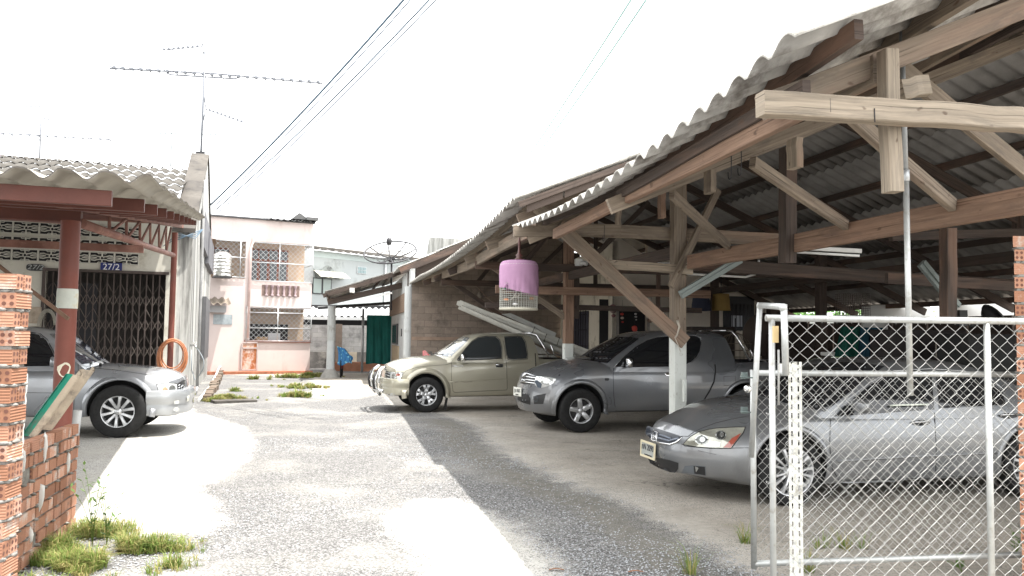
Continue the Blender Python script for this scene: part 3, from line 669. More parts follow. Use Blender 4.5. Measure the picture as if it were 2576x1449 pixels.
b = MB(); b.tube([dc + Md @ Vector((0, 0, -.15)), Vector((dc.x + .03, dc.y, 2.4))], .035, 10); b.lathe([(.0, -.16), (.1, -.14), (.1, 0), (0, .02)], 14, dc, M=Md); b.build('pole', M['darkmetal'], dish)
b = MB(); fp = dc + Md @ Vector((-.02, 0, .5)) + EZ * .05; b.lathe([(0, 0), (.085, 0), (.1, .16), (.07, .24), (0, .25)], 14, fp); fd = b.build('feed_horn', M['darkmetal'], dish)
for k in range(3): b = MB(); b.tube([dpt(.5, 2.1 * k + .4), fp], .006, 4); b.build('feed_arm', M['darkmetal'], dish)
# ---------------- left row house ----------------
T2 = R(18.7); P2v = Vector((math.cos(T2), math.sin(T2), 0)); L2v = Vector((-math.sin(T2), math.cos(T2), 0))
HC = G(470, 1010); HC = Vector((HC.x, HC.y, 0))           # front right corner of the side wall
def H(a, b_, z=0.0): return HC + P2v * a + L2v * b_ + EZ * z     # a: to the right along the front, b: away
def onH(px, py, b_=0.0): return onplane(px, py, H(0, b_), L2v)
def onS(px, py, a=0.0): return onplane(px, py, H(a, 0), P2v)
def hab(p): q = Vector(p) - HC; return q.dot(P2v), q.dot(L2v), q.z
def hbox(b, a0, a1, b0, b1, z0, z1):
    P = [H(a, c, z) for z in (z0, z1) for a, c in ((a0,b0),(a1,b0),(a1,b1),(a0,b1))]; n = b.add(P)
    for q in ((0,3,2,1),(4,5,6,7),(0,1,5,4),(1,2,6,5),(2,3,7,6),(3,0,4,7)): b.face([n + i for i in q])
house = thing('row_house', 'cream row house with folding steel gate, vent blocks and the number 27/2', 'house', tuple(HC))
M['hwall'] = surf('cream_front_render', (.62, .6, .53), .9, var=.06, scale=1.3, dirt=(.4, .37, .3), dirt_amt=.25, dscale=1.3, bs=.12)
def streak(name, c1, c2, dark):
    m, nt, b, out = newmat(name); v = coord(nt)
    n1 = noise(nt, v, 2.6, 8, .7, (1.0, 1.0, .07)); n2 = noise(nt, v, 1.1, 6, .7, (1, 1, .35)); n3 = noise(nt, v, 6.0, 8, .72, (1.6, 1.6, .05))
    c = mix(nt, ramp(nt, n2, [(.3, 0.), (.65, 1.)]), c2, c1)
    c = mix(nt, ramp(nt, n1, [(.44, 0.), (.6, .85)]), c, dark)
    c = mix(nt, ramp(nt, n3, [(.5, 0.), (.62, .6)]), c, tuple(x * .6 for x in dark))
    nt.links.new(c, b.inputs['Base Color']); b.inputs['Roughness'].default_value = .92; b.inputs['Specular IOR Level'].default_value = .2
    nt.links.new(bump(nt, n3, .3, .006), b.inputs['Normal']); return m
M['streakwall'] = streak('rain_streaked_render', (.6, .6, .57), (.36, .35, .33), (.08, .078, .075))
M['cap'] = surf('dark_mossy_cap', (.1, .092, .083), .95, var=.35, scale=3, dirt=(.05, .047, .045), dirt_amt=.4, bs=.4)
# front wall with gate opening: a from -7.2 to 0
gl = hab(onH(116, 680)); gr = hab(onH(418, 690)); gate_l, gate_r, gate_top = gl[0], gr[0], gl[2]
ZF = 4.25
vents = []
b = MB(); hbox(b, -8, gate_l, 0, .15, -.05, ZF); hbox(b, gate_r, -.30, 0, .15, -.05, ZF); hbox(b, gate_l, gate_r, 0, .15, gate_top, ZF); fwall = b.build('wall', M['hwall'], house)
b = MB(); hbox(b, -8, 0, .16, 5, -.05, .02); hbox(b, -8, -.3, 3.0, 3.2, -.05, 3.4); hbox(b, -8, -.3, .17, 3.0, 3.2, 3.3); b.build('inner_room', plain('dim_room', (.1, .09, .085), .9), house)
# side wall (parapet wall) with sloping top
zf0 = hab(onS(440, 480))[2]; rg_ = hab(onS(521, 396)); zr = rg_[2]; br = rg_[1]
b = MB()
wt = .34
prof = [(0, -.05), (0, zf0), (br, zr), (br + .6, zr), (2 * br + .6, zf0), (2 * br + .6, -.05)]
b.prism([H(0, y, z) for y, z in prof], -P2v * wt); sw = b.build('side_wall', M['streakwall'], house)
b = MB(); tt = .1
cp_ = [(-.12, zf0 - .05), (br, zr), (br + .6, zr), (2 * br + .6, zf0)]
for k in range(3):
    (y0, z0), (y1, z1) = cp_[k], cp_[k+1]
    b.prism([H(.05, y0, z0 + .003), H(.05, y1, z1 + .003), H(.05, y1, z1 + tt), H(.05, y0, z0 + tt)], -P2v * (wt + .14))
b.build('parapet_cap', M['cap'], house)
M['tile'] = surf('grey_weathered_tile', (.08, .075, .068), .95, var=.3, scale=2.5, st=(1, 1, 1), dirt=(.07, .066, .06), dirt_amt=.45, dscale=4, bs=.4)
# tiled roof: slope up to the ridge
SLH = (zr - .5 - (ZF + .25)) / br
roofing('roof', [M['tile'], M['cap']], house, H(-wt - 9.0, 0), L2v, P2v, lambda u, v: ZF + .3 + u * SLH, -1.2, br + .5, 0, 8.98, pitch=.28, amp=.032, th=.012, lap=1.15, spw=8, seed=21, jog=.028)
b = MB(); b.prism([H(-10.5, br + .4, zr - .6), H(-8.3, br + .4, zr - .6), H(-8.6, br + .4, zr - .05), H(-10.5, br + .4, zr + .1)], L2v * .8); b.build('roof_ridge', M['cap'], house)
# decorative vent blocks
def ventblock(b, a0, z0, w_, h_):
    fr = .018; y0, y1 = -.03, -.004
    for (x0, x1, q0, q1) in ((0, w_, 0, fr), (0, w_, h_ - fr, h_), (0, fr, fr, h_ - fr), (w_ - fr, w_, fr, h_ - fr)): hbox(b, a0 + x0 + .001, a0 + x1 - .001, y0, y1, z0 + q0 + .001, z0 + q1 - .001)
    cx, cz = a0 + w_ / 2, z0 + h_ / 2
    def pt(x, z): return H(cx + x, -.018, cz + z)
    r_ = .014
    b.tube([pt(.035 * math.cos(t), .04 * math.sin(t)) for t in np.linspace(0, 5.8, 12)], .012, 5)
    for sx in (-1, 1):
        for sz in (-1, 1):
            b.tube([pt(sx * .035, sz * .03), pt(sx * .09, sz * .035), pt(sx * .14, sz * .055), pt(sx * (w_/2 - .03), sz * .045)], r_, 5)
            b.tube([pt(sx * (w_/2 - .01), sz * .015), pt(sx * .15, sz * .012), pt(sx * .1, 0)], .01, 5)
        b.tube([pt(0, sx * .04), pt(0, sx * (h_/2))], .016, 5)
    for sx in (-1, 1): b.tube([pt(sx * .1, h_/2), pt(sx * .07, h_/2 - .04), pt(0, h_/2 - .03)], .01, 4); b.tube([pt(sx * .1, -h_/2), pt(sx * .07, -h_/2 + .04), pt(0, -h_/2 + .03)], .01, 4)
rows_ = [(603, 570), (664, 603 + 30), (634, 604)]
va = hab(onH(350, 650)); vb = hab(onH(290, 650)); bwid = (va[0] - vb[0]) * 1.03
zt = [hab(onH(250, 664))[2], hab(onH(250, 634))[2]]; bh_ = zt[1] - zt[0]
M['ventpaint'] = surf('painted_vent_block', (.62, .6, .54), .8, var=.08, bs=0)
zup = hab(onH(250, 604))[2]
for zz_ in (zt[0], zt[1] + .002, zup + .06):
    b = MB(); a_ = va[0] - bwid * 8
    hbox(b, a_, va[0], -.006, .0005, zz_, zz_ + bh_); o = b.build('vent_shade_slab', M['void'], fwall)  # thin near-black slab paints the shade behind the vent pattern
    for k in range(8):
        b = MB(); ventblock(b, va[0] - bwid * (k + 1), zz_, bwid, bh_); b.build('vent_block', M['ventpaint'], fwall)
# folding gate
M['gatepaint'] = surf('brown_folding_gate', (.085, .068, .062), .6, var=.3, bs=.1)
b = MB(); hbox(b, gate_l - .06, gate_r + .06, -.05, -.002, gate_top - .01, gate_top + .05); hbox(b, gate_l - .06, gate_l, -.05, -.002, 0, gate_top - .01); gf = b.build('gate_frame', M['gatepaint'], house)
nb = 18; st_ = (gate_r - gate_l) / nb; b = MB()
for k in range(nb + 1): a_ = gate_l + st_ * k; hbox(b, a_ - .013, a_ + .013, .03, .05, .04, gate_top - .02)
fg = b.build('folding_gate', M['gatepaint'], house)
b = MB()
zrows = [.25, .5, 1.15, 1.4, 1.75, 2.0, 2.35]
for z0 in (.22, .98, 1.55, 2.1):
    for k in range(nb):
        a_ = gate_l + st_ * k
        b.beam(H(a_, .055, z0), H(a_ + st_, .055, z0 + .26), .012, .024, up=L2v); b.beam(H(a_, .065, z0 + .26), H(a_ + st_, .065, z0), .012, .024, up=L2v)
        b.beam(H(a_, .055, z0 + .26), H(a_ + st_, .055, z0 + .5), .006, .016, up=L2v) if k % 2 == 0 else b.beam(H(a_, .065, z0 + .5), H(a_ + st_, .065, z0 + .26), .012, .024, up=L2v)
b.build('lattice', surf('lattice_paint', (.15, .125, .11), .6, var=.3, bs=0), fg)
for a0_, a1_ in ((gate_l + .04, gate_l + 1.0),): b = MB(); hbox(b, a0_, a1_, .09, .11, .0, gate_top - .25); b.build('gate_panel', plain('dark_panel', (.03, .03, .035), .7), fg)
# text helper
def text3(body, loc, xdir, up, size, mat, name, parent=None, ext=.002, align='CENTER', xs_=1.0, shear=0.0):
    cu = bpy.data.curves.new(name, 'FONT'); cu.body = body; cu.size = size; cu.extrude = ext; cu.align_x = align; cu.align_y = 'CENTER'; cu.shear = shear
    to = bpy.data.objects.new(name, cu); C.objects.link(to); bpy.context.view_layer.update()
    me = bpy.data.meshes.new_from_object(to.evaluated_get(bpy.context.evaluated_depsgraph_get())); C.objects.unlink(to); bpy.data.objects.remove(to)
    x = Vector(xdir).normalized(); y = Vector(up).normalized(); z = x.cross(y); o = bpy.data.objects.new(name, me); C.objects.link(o)
    me.materials.clear(); me.materials.append(mat)
    m4 = Matrix(((x.x * xs_, y.x, z.x, loc[0]), (x.y * xs_, y.y, z.y, loc[1]), (x.z * xs_, y.z, z.z, loc[2]), (0, 0, 0, 1)))
    if parent is not None:
        pm = Matrix.Translation(parent.location) @ parent.rotation_euler.to_matrix().to_4x4(); q = parent.parent
        while q is not None: pm = (Matrix.Translation(q.location) @ q.rotation_euler.to_matrix().to_4x4()) @ pm; q = q.parent
        m4 = pm.inverted() @ m4; o.parent = parent
    me.transform(m4); return o
M['bluesign'] = surf('blue_enamel', (.02, .03, .16), .35, var=.15, bs=0); M['signwhite'] = plain('white_lettering', (.8, .8, .8), .5)
s0 = hab(onH(253, 681)); s1 = hab(onH(308, 664)); sg = thing('number_plate', 'blue enamel house number plate 27/2 above the folding gate', 'number plate', tuple(H(s0[0], -.03, s0[2])))
b = MB(); hbox(b, s0[0], hab(onH(308, 664))[0], -.045, -.03, s0[2] - .01, s1[2] + .01); b.build('plate', M['bluesign'], sg)
text3('27/2', H((s0[0] + s1[0]) / 2, -.047, (s0[2] + s1[2]) / 2), P2v, EZ, (s1[2] - s0[2]) * 1.15, M['signwhite'], 'lettering', sg)
o0 = hab(onH(90, 673)); sg = thing('number_plate', 'dark oval house number plate 27/2 on the wall left of the red post', 'number plate', tuple(H(o0[0], -.03, o0[2])))
b = MB()
def oval(a, z, w_, h_, y, n=28): return [H(a + math.copysign(abs(math.cos(t)) ** .6, math.cos(t)) * w_, y, z + math.copysign(abs(math.sin(t)) ** .6, math.sin(t)) * h_) for t in np.linspace(0, 2 * math.pi, n, endpoint=False)]
b.prism(oval(o0[0], o0[2], .17, .075, -.045), L2v * .02); b.build('plate', plain('weathered_black_plate', (.04, .045, .045), .5), sg)
text3('27/2', H(o0[0], -.047, o0[2]), P2v, EZ, .14, plain('grey_lettering', (.45, .46, .46), .5), 'lettering', sg, xs_=1.25, shear=.2)
# meter box, switch, hose bundle left of the gate
b = MB(); q = hab(onH(92, 790)); hbox(b, q[0] - .13, q[0] + .1, -.06, -.001, q[2] - .2, q[2] + .15); mo_ = b.build('meter_box', surf('old_meter_box', (.4, .33, .26), .7, var=.4, scale=8)); _tag(mo_, 'brown electric socket box on the cream wall beside the gate', 'electric box')
b = MB()
for k in range(4): 
    c = hab(onH(122, 800)); b.tube([H(c[0] + math.cos(t) * (.12 + .02 * k), -.08 - .01 * k, c[2] - .15 + math.sin(t) * (.28 + .02 * k)) for t in np.linspace(0, 3.2, 12)] + [H(c[0] - .16 - .02*k, -.08, c[2] - .55)], .009, 5)
o = b.build('cable_coil', plain('grey_cable', (.35, .33, .28), .6)); _tag(o, 'loop of grey cable hanging by the left edge of the gate', 'cable')
# side wall details: pipe, boxes, dark panels, tap
for (x0, y0, x1, y1, nm, lab, d_) in ((506, 512, 533, 650, 'window_hood', 'dark metal window hood high on the streaked side wall, nearer one', .1), (517, 566, 541, 690, 'window_hood', 'dark metal window hood on the streaked side wall, farther one', .12)):
    pa = hab(onS(x0 - 3, y1 - 30)); pb = hab(onS(x1 - 10, y0 + 25)); b = MB()
    yA, yB = pa[1], pb[1]; z0_, z1_ = hab(onS(x0, y1 - 20))[2], hab(onS(x0, y0 + 10))[2]
    b.prism([H(.01, yA, z0_), H(d_, yA, z0_ + .03), H(d_, yA, z1_ - .08), H(.01, yA, z1_)], L2v * (yB - yA)); o = b.build(nm, surf('dark_hood_metal', (.12, .12, .13), .7, var=.4, scale=2, bs=.1)); _tag(o, lab, 'window hood')
pa = hab(onS(502, 925)); pb = hab(onS(518, 790)); b = MB(); b.prism([H(.01, pa[1], .75), H(.12, pa[1], .75), H(.12, pa[1], 2.6), H(.01, pa[1], 2.6)], L2v * 3.2); o = b.build('notice_board', surf('dark_grey_board', (.1, .1, .105), .6, var=.2)); _tag(o, 'dark grey flat board low on the streaked side wall', 'board')
b = MB(); b.tube([H(.06, 3.3, zz2) for zz2 in (.1, 2.5, 4.2, 5.6)], .04, 8); b.tube([H(.06, 3.3, .1), H(.08, 2.0, .08)], .04, 8); o = b.build('drain_pipe', surf('grey_drain_pipe', (.3, .3, .3), .6, var=.3)); _tag(o, 'grey drain pipe running down the streaked side wall', 'pipe')
tp = thing('water_tap', 'outdoor water tap with hanging grey hose on the corner of the streaked wall', 'tap', tuple(H(.08, .4, 1.1)))
b = MB(); b.tube([H(.0, .4, 1.25), H(.1, .4, 1.25), H(.14, .35, 1.2)], .025, 8); b.build('spout', M['chrome'], tp); b = MB(); b.box(H(.1, .4, 1.31), (.09, .05, .04)); b.build('handle', M['white'], tp)
b = MB(); b.tube([H(.14 + .18 * math.sin(t), .35 - .1 * math.sin(t), 1.2 - .75 * (t / 3.14) if t < 3.14 else .45) for t in np.linspace(0, 3.14, 10)] + [H(.06, .3, .7), H(.04, .32, 1.15)], .011, 6); b.build('hose', plain('grey_hose', (.25, .28, .3), .5), tp)
b = MB(); b.tube([H(-.02, .3, 1.2), H(-.02, .28, .6), H(-.08, .2, .05)], .014, 6); o = b.build('garden_hose', surf('brown_hose', (.36, .16, .08), .5)); _tag(o, 'brown hose hanging straight down at the wall corner', 'hose')
b = MB(); hbox(b, -.4, -.3, -.02, -.001, 0, 4.2); b.build('corner_pipe', M['hwall'], house)
# kerb bricks at the foot of the side wall
b = MB()
for k in range(26):
    y = .3 + k * .5; b.box(H(.45 + rnd.uniform(-.04, .04), y, .07 + rnd.uniform(-.02, .02)), (.18, .46, .13), T2 + rnd.uniform(-.05, .05))
o = b.build('brick_kerb', surf('mossy_brick', (.15, .115, .09), .95, var=.4, scale=5, dirt=(.12, .11, .09), dirt_amt=.4, bs=.6)); _tag(o, 'rough row of kerb bricks at the foot of the streaked wall', 'kerb')
b = MB(); b.tube([H(.25, .0, .02), H(.3, 2, .05), H(.34, 5, .05), H(.36, 9, .1), H(.4, 12.5, .25), H(.5, 13, .3)], .035, 7); o = b.build('pipe', plain('white_pipe', (.6, .6, .58), .5)); _tag(o, 'long white pipe lying on the kerb bricks', 'pipe')
b = MB(); b.box(H(1.0, -.4, .03), (.9, .5, .05), T2 + .2); o = b.build('plank', M['cap']); _tag(o, 'dark flat slab lying by the kerb bricks', 'slab')
# ---------------- carport of the left house ----------------
port = thing('carport', 'red steel carport with corrugated sheet roof over the silver car', 'carport', tuple(at(165, 850, 7.4)))
port.location.z = 0
M['redsteel'] = surf('red_oxide_paint', (.115, .045, .035), .55, var=.22, scale=2.5, dirt=(.09, .042, .034), dirt_amt=.3, dscale=1.3, bs=.2)
M['redsteel2'] = surf('faded_red_oxide', (.2, .1, .08), .65, var=.3, scale=4, dirt=(.3, .17, .13), dirt_amt=.35, dscale=3, bs=.2)
Nn = at(378, 470, 5.0); Ff = at(516, 553, 17.6)
dl_ = (Ff - Nn); Lc = math.hypot(dl_.x, dl_.y); CL = Vector((dl_.x, dl_.y, 0)).normalized(); CP = Vector((CL.y, -CL.x, 0)); SC = dl_.z / Lc
N0 = Vector((Nn.x, Nn.y, 0))
def K(a, b_, dz=0.0): return N0 + CP * a + CL * b_ + EZ * (Nn.z + SC * b_ + dz)     # on the roof plane: a to the right (negative = left), b away
roofing('roof_sheet', [surf('pale_sheet_underside', (.36, .335, .29), .85, var=.15, scale=3, bs=.2), M['cap']], port, N0 + CP * -9.0, CL, CP, lambda u, v: Nn.z + SC * u + .02, 0, Lc + .1, 0.0, 9.0 + .0, pitch=.235, amp=.03, th=.008, lap=1.2, spw=10, seed=31, jog=.02)
for k in range(11):
    b = MB(); bb = .22 + k * 1.25; b.beam(K(-8.9, bb, -.085), K(-.16 if k else -.24, bb, -.085), .05, .1, up=EZ); b.build('purlin', M['redsteel'], port)
pA = at(165, 850, 7.4); pB = at(430, 850, 16.6)
PA = Vector((pA.x, pA.y, 0)); PB = Vector((pB.x, pB.y, 0)); dd = (PB - PA).normalized(); nP = Vector((dd.y, -dd.x, 0))
def onT(px, py): return onplane(px, py, PA, nP)
t0 = onT(128, 503); t1 = onT(456, 568)
def hollow(b, p0, p1, w_, h_, t=.008):
    p0 = Vector(p0); p1 = Vector(p1); d = (p1 - p0).normalized(); a = d.cross(EZ).normalized(); u = a.cross(d).normalized()
    for (oa, ou, ww, hh) in ((0, h_/2 - t/2, w_, t), (0, -h_/2 + t/2, w_, t), (w_/2 - t/2, 0, t, h_ - 2*t - .0006), (-w_/2 + t/2, 0, t, h_ - 2*t - .0006)):
        b.beam(p0 + a * oa + u * ou, p1 + a * oa + u * ou, ww, hh, up=EZ, ch=.0005)
b = MB(); hollow(b, t0, t1, .1, .1); b.build('top_chord', M['redsteel2'], port)
c0_ = onT(205, 562); c1_ = onT(436, 642); b = MB(); b.tube([c0_, c1_], .048, 10); b.build('bottom_chord', M['redsteel2'], port)
xs_t = [275, 318, 352, 378, 400, 418]; yt = lambda x: 503 + (568 - 503) * (x - 128) / (456 - 128) + 4; yb = lambda x: 562 + (642 - 562) * (x - 205) / (436 - 205)
for i, x in enumerate(xs_t):
    b = MB(); b.tube([onT(x, yt(x) + 6), onT(x, yb(x))], .02, 8); b.build('web_member', M['redsteel2'], port)
    x2 = xs_t[i + 1] if i < 5 else 430
    b = MB(); b.tube([onT(x, yb(x)), onT(x2, yt(x2) + 6)], .02, 8); b.build('web_member', M['redsteel2'], port)
b = MB(); b.beam(onT(205, 520), onT(285, 540), .06, .06); b.build('web_member', M['redsteel2'], port)
ta = onT(165, 548).z
pm = surf('patched_red_post', (.18, .062, .046), .5, var=.2, scale=3, dirt=(.15, .065, .055), dirt_amt=.35, dscale=1.0, bs=.2)
b = MB(); b.lathe([(.086, -.02), (.084, ta)], 20, PA); p_ = b.build('post', pm, port)
zb0 = onT(165, 748).z; b = MB(); b.lathe([(.088, zb0 - .1), (.09, zb0 - .09), (.09, zb0 + .05), (.087, zb0 + .08)], 20, PA); b.build('painted_band', surf('pale_grey_band', (.5, .52, .47), .7, dirt=(.45, .36, .2), dirt_amt=.3, dscale=6), p_)
c = onT(160, 930); to_cam = (Vector((0, 0, c.z)) - Vector((PA.x, PA.y, c.z))).normalized(); sd_ = to_cam.cross(EZ).normalized(); b = MB()
pts = []
for t in np.linspace(0, 6.28, 16, endpoint=False):
    rr_ = .055 * (1 + .12 * math.sin(3 * t + 1) + .05 * math.sin(5 * t)); x_, z_ = math.cos(t) * rr_, math.sin(t) * rr_ * 1.25
    ang_ = x_ / .088; pts.append(Vector((PA.x, PA.y, c.z + z_)) + (to_cam * math.cos(ang_) + sd_ * math.sin(ang_)) * .09)
b.poly(pts); b.build('paint_patch', plain('cream_paint', (.62, .58, .46), .7), p_, fix=False)
b = MB(); b.lathe([(.06, -.02), (.058, onT(432, 575).z)], 16, PB); b.build('post', pm, port)
b = MB(); b.beam(onT(206, 545) + EZ * 0, onT(206, 545) - CP * 4, .12, .14, up=EZ); b.build('beam', M['redsteel'], port)
b = MB(); b.beam(PB + EZ * (t1.z - .1), PB + EZ * (t1.z - .1) - CP * 8, .08, .1); b.build('beam', M['redsteel2'], port)
b = MB(); b.beam(K(-6, 6.5, -.55), K(-.6, 6.5, -.55), .06, .1); b.build('beam', M['redsteel2'], port)
b = MB(); b.beam(onT(206, 560), K(-3.5, 5.5, -.2), .05, .05); b.build('brace', M['redsteel2'], port)
b = MB(); b.beam(at(-30, 648, 6.9), at(172, 802, 6.9), .03, .03, up=EV); b.build('brace', surf('rusty_angle_iron', (.16, .1, .07), .8, var=.4, scale=10), port)
# hose on the far carport post
hz = thing('hose_coil', 'coil of orange brown garden hose hung on the rear red post', 'hose', tuple(PB)); b = MB()
for k in range(7):
    rx = .2 + .012 * k + (k % 3) * .015; b.tube([PB + nP * (.05 + rx * math.cos(t)) + EZ * (1.08 - .012 * k + (rx * 1.35) * math.sin(t)) - dd * (.09 + .015 * (k % 4)) for t in np.linspace(0, 2 * math.pi, 24, endpoint=False)], .012, 6, closed=True)
b.build('hose', surf('orange_hose', (.42, .17, .08), .45, var=.2, bs=0), hz)
# ---------------- antennas ----------------
def antenna(name, label, base, top, boom_l, boom_r, n, col, rod=.35, thick=.02, support=None, extras=()):
    base = Vector(base); top = Vector(top); a = thing(name, label, 'antenna', tuple(base)); m_ = plain('aerial_metal', col, .5, .3)
    b = MB(); b.tube([base, top], thick, 6); b.build('mast', m_, a)
    bd = (Vector(boom_r) - Vector(boom_l)); bdir = bd.normalized(); perp = bdir.cross(EZ).normalized()
    b = MB(); b.tube([boom_l, Vector(boom_l).lerp(boom_r, .5) + EZ * bd.length * .01, boom_r], thick * .75, 5)
    for k in range(n):
        t = (k + .5) / n; c = Vector(boom_l).lerp(boom_r, t); b.tube([c - perp * rod, c + perp * rod], thick * .4, 4); b.box(c + EZ * thick, (thick * 2.2, thick * 2.2, thick * 2), math.atan2(bdir.y, bdir.x))
    for d_ in (-1, 1): b.tube([Vector(boom_l), Vector(boom_l) + EZ * d_ * bd.length * .06], thick * .35, 4); b.tube([Vector(boom_l) + EZ * d_ * bd.length * .06 - perp * rod, Vector(boom_l) + EZ * d_ * bd.length * .06 + perp * rod], thick * .35, 4)
    b.build('boom', m_, a)
    if support:
        b = MB(); p = [Vector(q) for q in support]; b.tube(p, thick * .7, 6); b.build('boom_support', m_, a)
    for (q0, q1, nn, rd) in extras:
        q0 = Vector(q0); q1 = Vector(q1); b = MB(); b.tube([q0, q1], thick * .5, 5); pd = (q1 - q0).normalized().cross(EZ).normalized()
        for k in range(nn): c = q0.lerp(q1, (k + 1) / nn); b.tube([c - pd * rd, c + pd * rd], thick * .22, 4); b.box(c + EZ * thick * .6, (thick * 1.6,) * 3)
        w_ = (q1 - q0).length; 
        for d_ in (-1, 1): b.tube([q0, q0 + EZ * .22 * w_ * d_ - (q1 - q0).normalized() * .06 * w_], thick * .5, 4)
        b.build('side_aerial', m_, a)
    return a
YA = 29.0
antenna('aerial', 'tall rooftop aerial with a very long boom above the parapet, the largest one', at(503, 450, YA), at(517, 112, YA), at(276, 172, YA), at(812, 210, YA), 24, (.16, .17, .19), .3, .045,
        [at(419, 176, YA), at(420, 184, YA), at(430, 188, YA), at(512, 193, YA), at(592, 198, YA), at(602, 194, YA), at(603, 186, YA)], [(at(508, 117, YA), at(412, 126, YA - .8), 8, .12), (at(518, 275, YA), at(608, 307, YA - 1), 9, .12)])
b = MB(); b.box(at(504, 390, YA - .3), (.3, .1, .25)); o = b.build('junction_box', M['darkmetal']); _tag(o, 'small dark box at the foot of the tallest aerial mast', 'box')
YB = 42.0
antenna('aerial', 'faint distant rooftop aerial behind the tiled roof, left of the tallest one', at(429, 420, YB), at(437, 255, YB), at(346, 335, YB), at(550, 340, YB), 16, (.3, .33, .34), .3, .035, [at(398, 336, YB), at(398, 341, YB), at(430, 341, YB), at(464, 341, YB), at(465, 337, YB)], [(at(460, 250, YB), at(415, 292, YB), 6, .1), (at(360, 358, YB), at(412, 374, YB), 5, .1)])
YC = 34.0
antenna('aerial', 'rooftop aerial with long sagging boom at the far left above the tiles', at(100, 400, YC), at(103, 265, YC), at(-160, 330, YC), at(285, 353, YC), 20, (.2, .21, .23), .3, .035, [at(30, 340, YC), at(32, 350, YC), at(100, 352, YC), at(172, 356, YC), at(172, 347, YC)], [(at(66, 268, YC), at(100, 268, YC), 3, .1), (at(104, 297, YC), at(158, 313, YC), 6, .1)])
# ---------------- overhead cables ----------------
def cable(p0, p1, sag, r_, label, col=(.06, .1, .14)):
    p0 = Vector(p0); p1 = Vector(p1); b = MB(); b.tube([p0.lerp(p1, t) - EZ * sag * 4 * t * (1 - t) for t in np.linspace(0, 1, 28)], r_, 5)
    o = b.build('power_cable', plain('cable_sheath', col, .6)); return _tag(o, label, 'cable', 'overhead cables above the left house')
for k, (x0, x1, r_, lb) in enumerate(((998, 540, .013, 'twisted overhead cable, leftmost of the left bundle'), (1014, 543, .008, 'thin overhead cable second from the left in the bundle'), (1060, 546, .010, 'overhead cable third from the left in the bundle'), (1076, 550, .008, 'thin overhead cable rightmost of the left bundle'))):
    near = at(x0 + (x0 - x1) * .1 * 1.2 + 14, -60, 14.0); cable(near, onS(530 + k * 7, 515 + k * 6, .3 + .05 * k), .12, r_ * 1.7, lb)
def cable2(px0, px1, lb):
    b = MB(); p0 = at(*px0, 9.0); p1 = at(*px1, 38.0); b.tube([p0.lerp(p1, t) - EZ * .5 * 4 * t * (1 - t) for t in np.linspace(0, 1, 24)], .014, 5); o = b.build('power_cable', plain('pale_cable', (.25, .38, .38), .6)); _tag(o, lb, 'cable', 'overhead cables above the shed')
cable2((1612, -40), (1150, 592), 'pale overhead cable above the shed, left of the pair'); cable2((1652, -40), (1157, 594), 'pale overhead cable above the shed, right of the pair')
b = MB()
for k in range(4): b.tube([H(-.6 + .1 * k, -.1, 3.45 + .06 * k), H(-.3, -.2, 3.75 - .05 * k), H(.05, -.1, 3.65 + .05 * k), H(.2, .1, 3.9)], .009, 5)
o = b.build('cable_bundle', plain('blue_grey_cable', (.1, .16, .22), .5)); _tag(o, 'tangle of blue grey wires under the far end of the carport roof', 'wires')
# ---------------- vehicles ----------------
def carpaint(name, col, rough=.32, metal=.55, coat=.9):
    m, nt, b, out = newmat(name); v = coord(nt)
    fl = noise(nt, v, 300, 1, .5); du = noise(nt, v, 1.6, 2, .5)
    c = mix(nt, ramp(nt, fl, [(.35, 0.), (.65, .35)]), col, tuple(min(1, x * 1.5) for x in col))
    c = mix(nt, ramp(nt, du, [(.45, 0.), (.75, .3)]), c, (.3, .28, .25))
    nt.links.new(c, b.inputs['Base Color']); b.inputs['Metallic'].default_value = metal
    r_ = ramp(nt, du, [(.4, rough - .05), (.75, rough + .22)]); nt.links.new(r_, b.inputs['Roughness'])
    b.inputs['Coat Weight'].default_value = coat; b.inputs['Coat Roughness'].default_value = .05
    return m
M['glass'] = plain('tinted_glass', (.012, .013, .015), .06, 0, .6)
M['glass2'] = plain('clear_car_glass', (.03, .034, .036), .04, 0, .7)
M['trim'] = plain('black_trim', (.015, .015, .016), .45)
M['seam'] = plain('panel_gap', (.012, .012, .012), .8)
M['under'] = plain('underbody', (.012, .012, .013), .9)
M['lens'] = surf('headlamp_lens', (.62, .64, .63), .08, metal=.35, var=.25, scale=9, bs=0, coat=1.0)
M['lensold'] = surf('yellowed_headlamp_lens', (.34, .34, .29), .1, metal=.45, var=.45, scale=7, bs=0, coat=1.0)
M['reflector'] = plain('lamp_reflector', (.42, .43, .42), .22, .8)
M['amber'] = plain('amber_red_lens', (.26, .06, .04), .15, 0, .6, 1.0)
M['alloy'] = surf('cast_alloy', (.52, .53, .54), .33, metal=.7, var=.1, bs=0)
M['alloydark'] = plain('brake_dark', (.03, .03, .03), .6)
M['platewhite'] = surf('plate_white', (.66, .66, .6), .5, var=.08, bs=0); M['plategrey'] = surf('old_plate', (.36, .38, .36), .4, var=.15, bs=0, metal=.2); M['platecream'] = plain('plate_cream', (.6, .54, .38), .5)
M['ink'] = plain('plate_ink', (.02, .02, .025), .6)
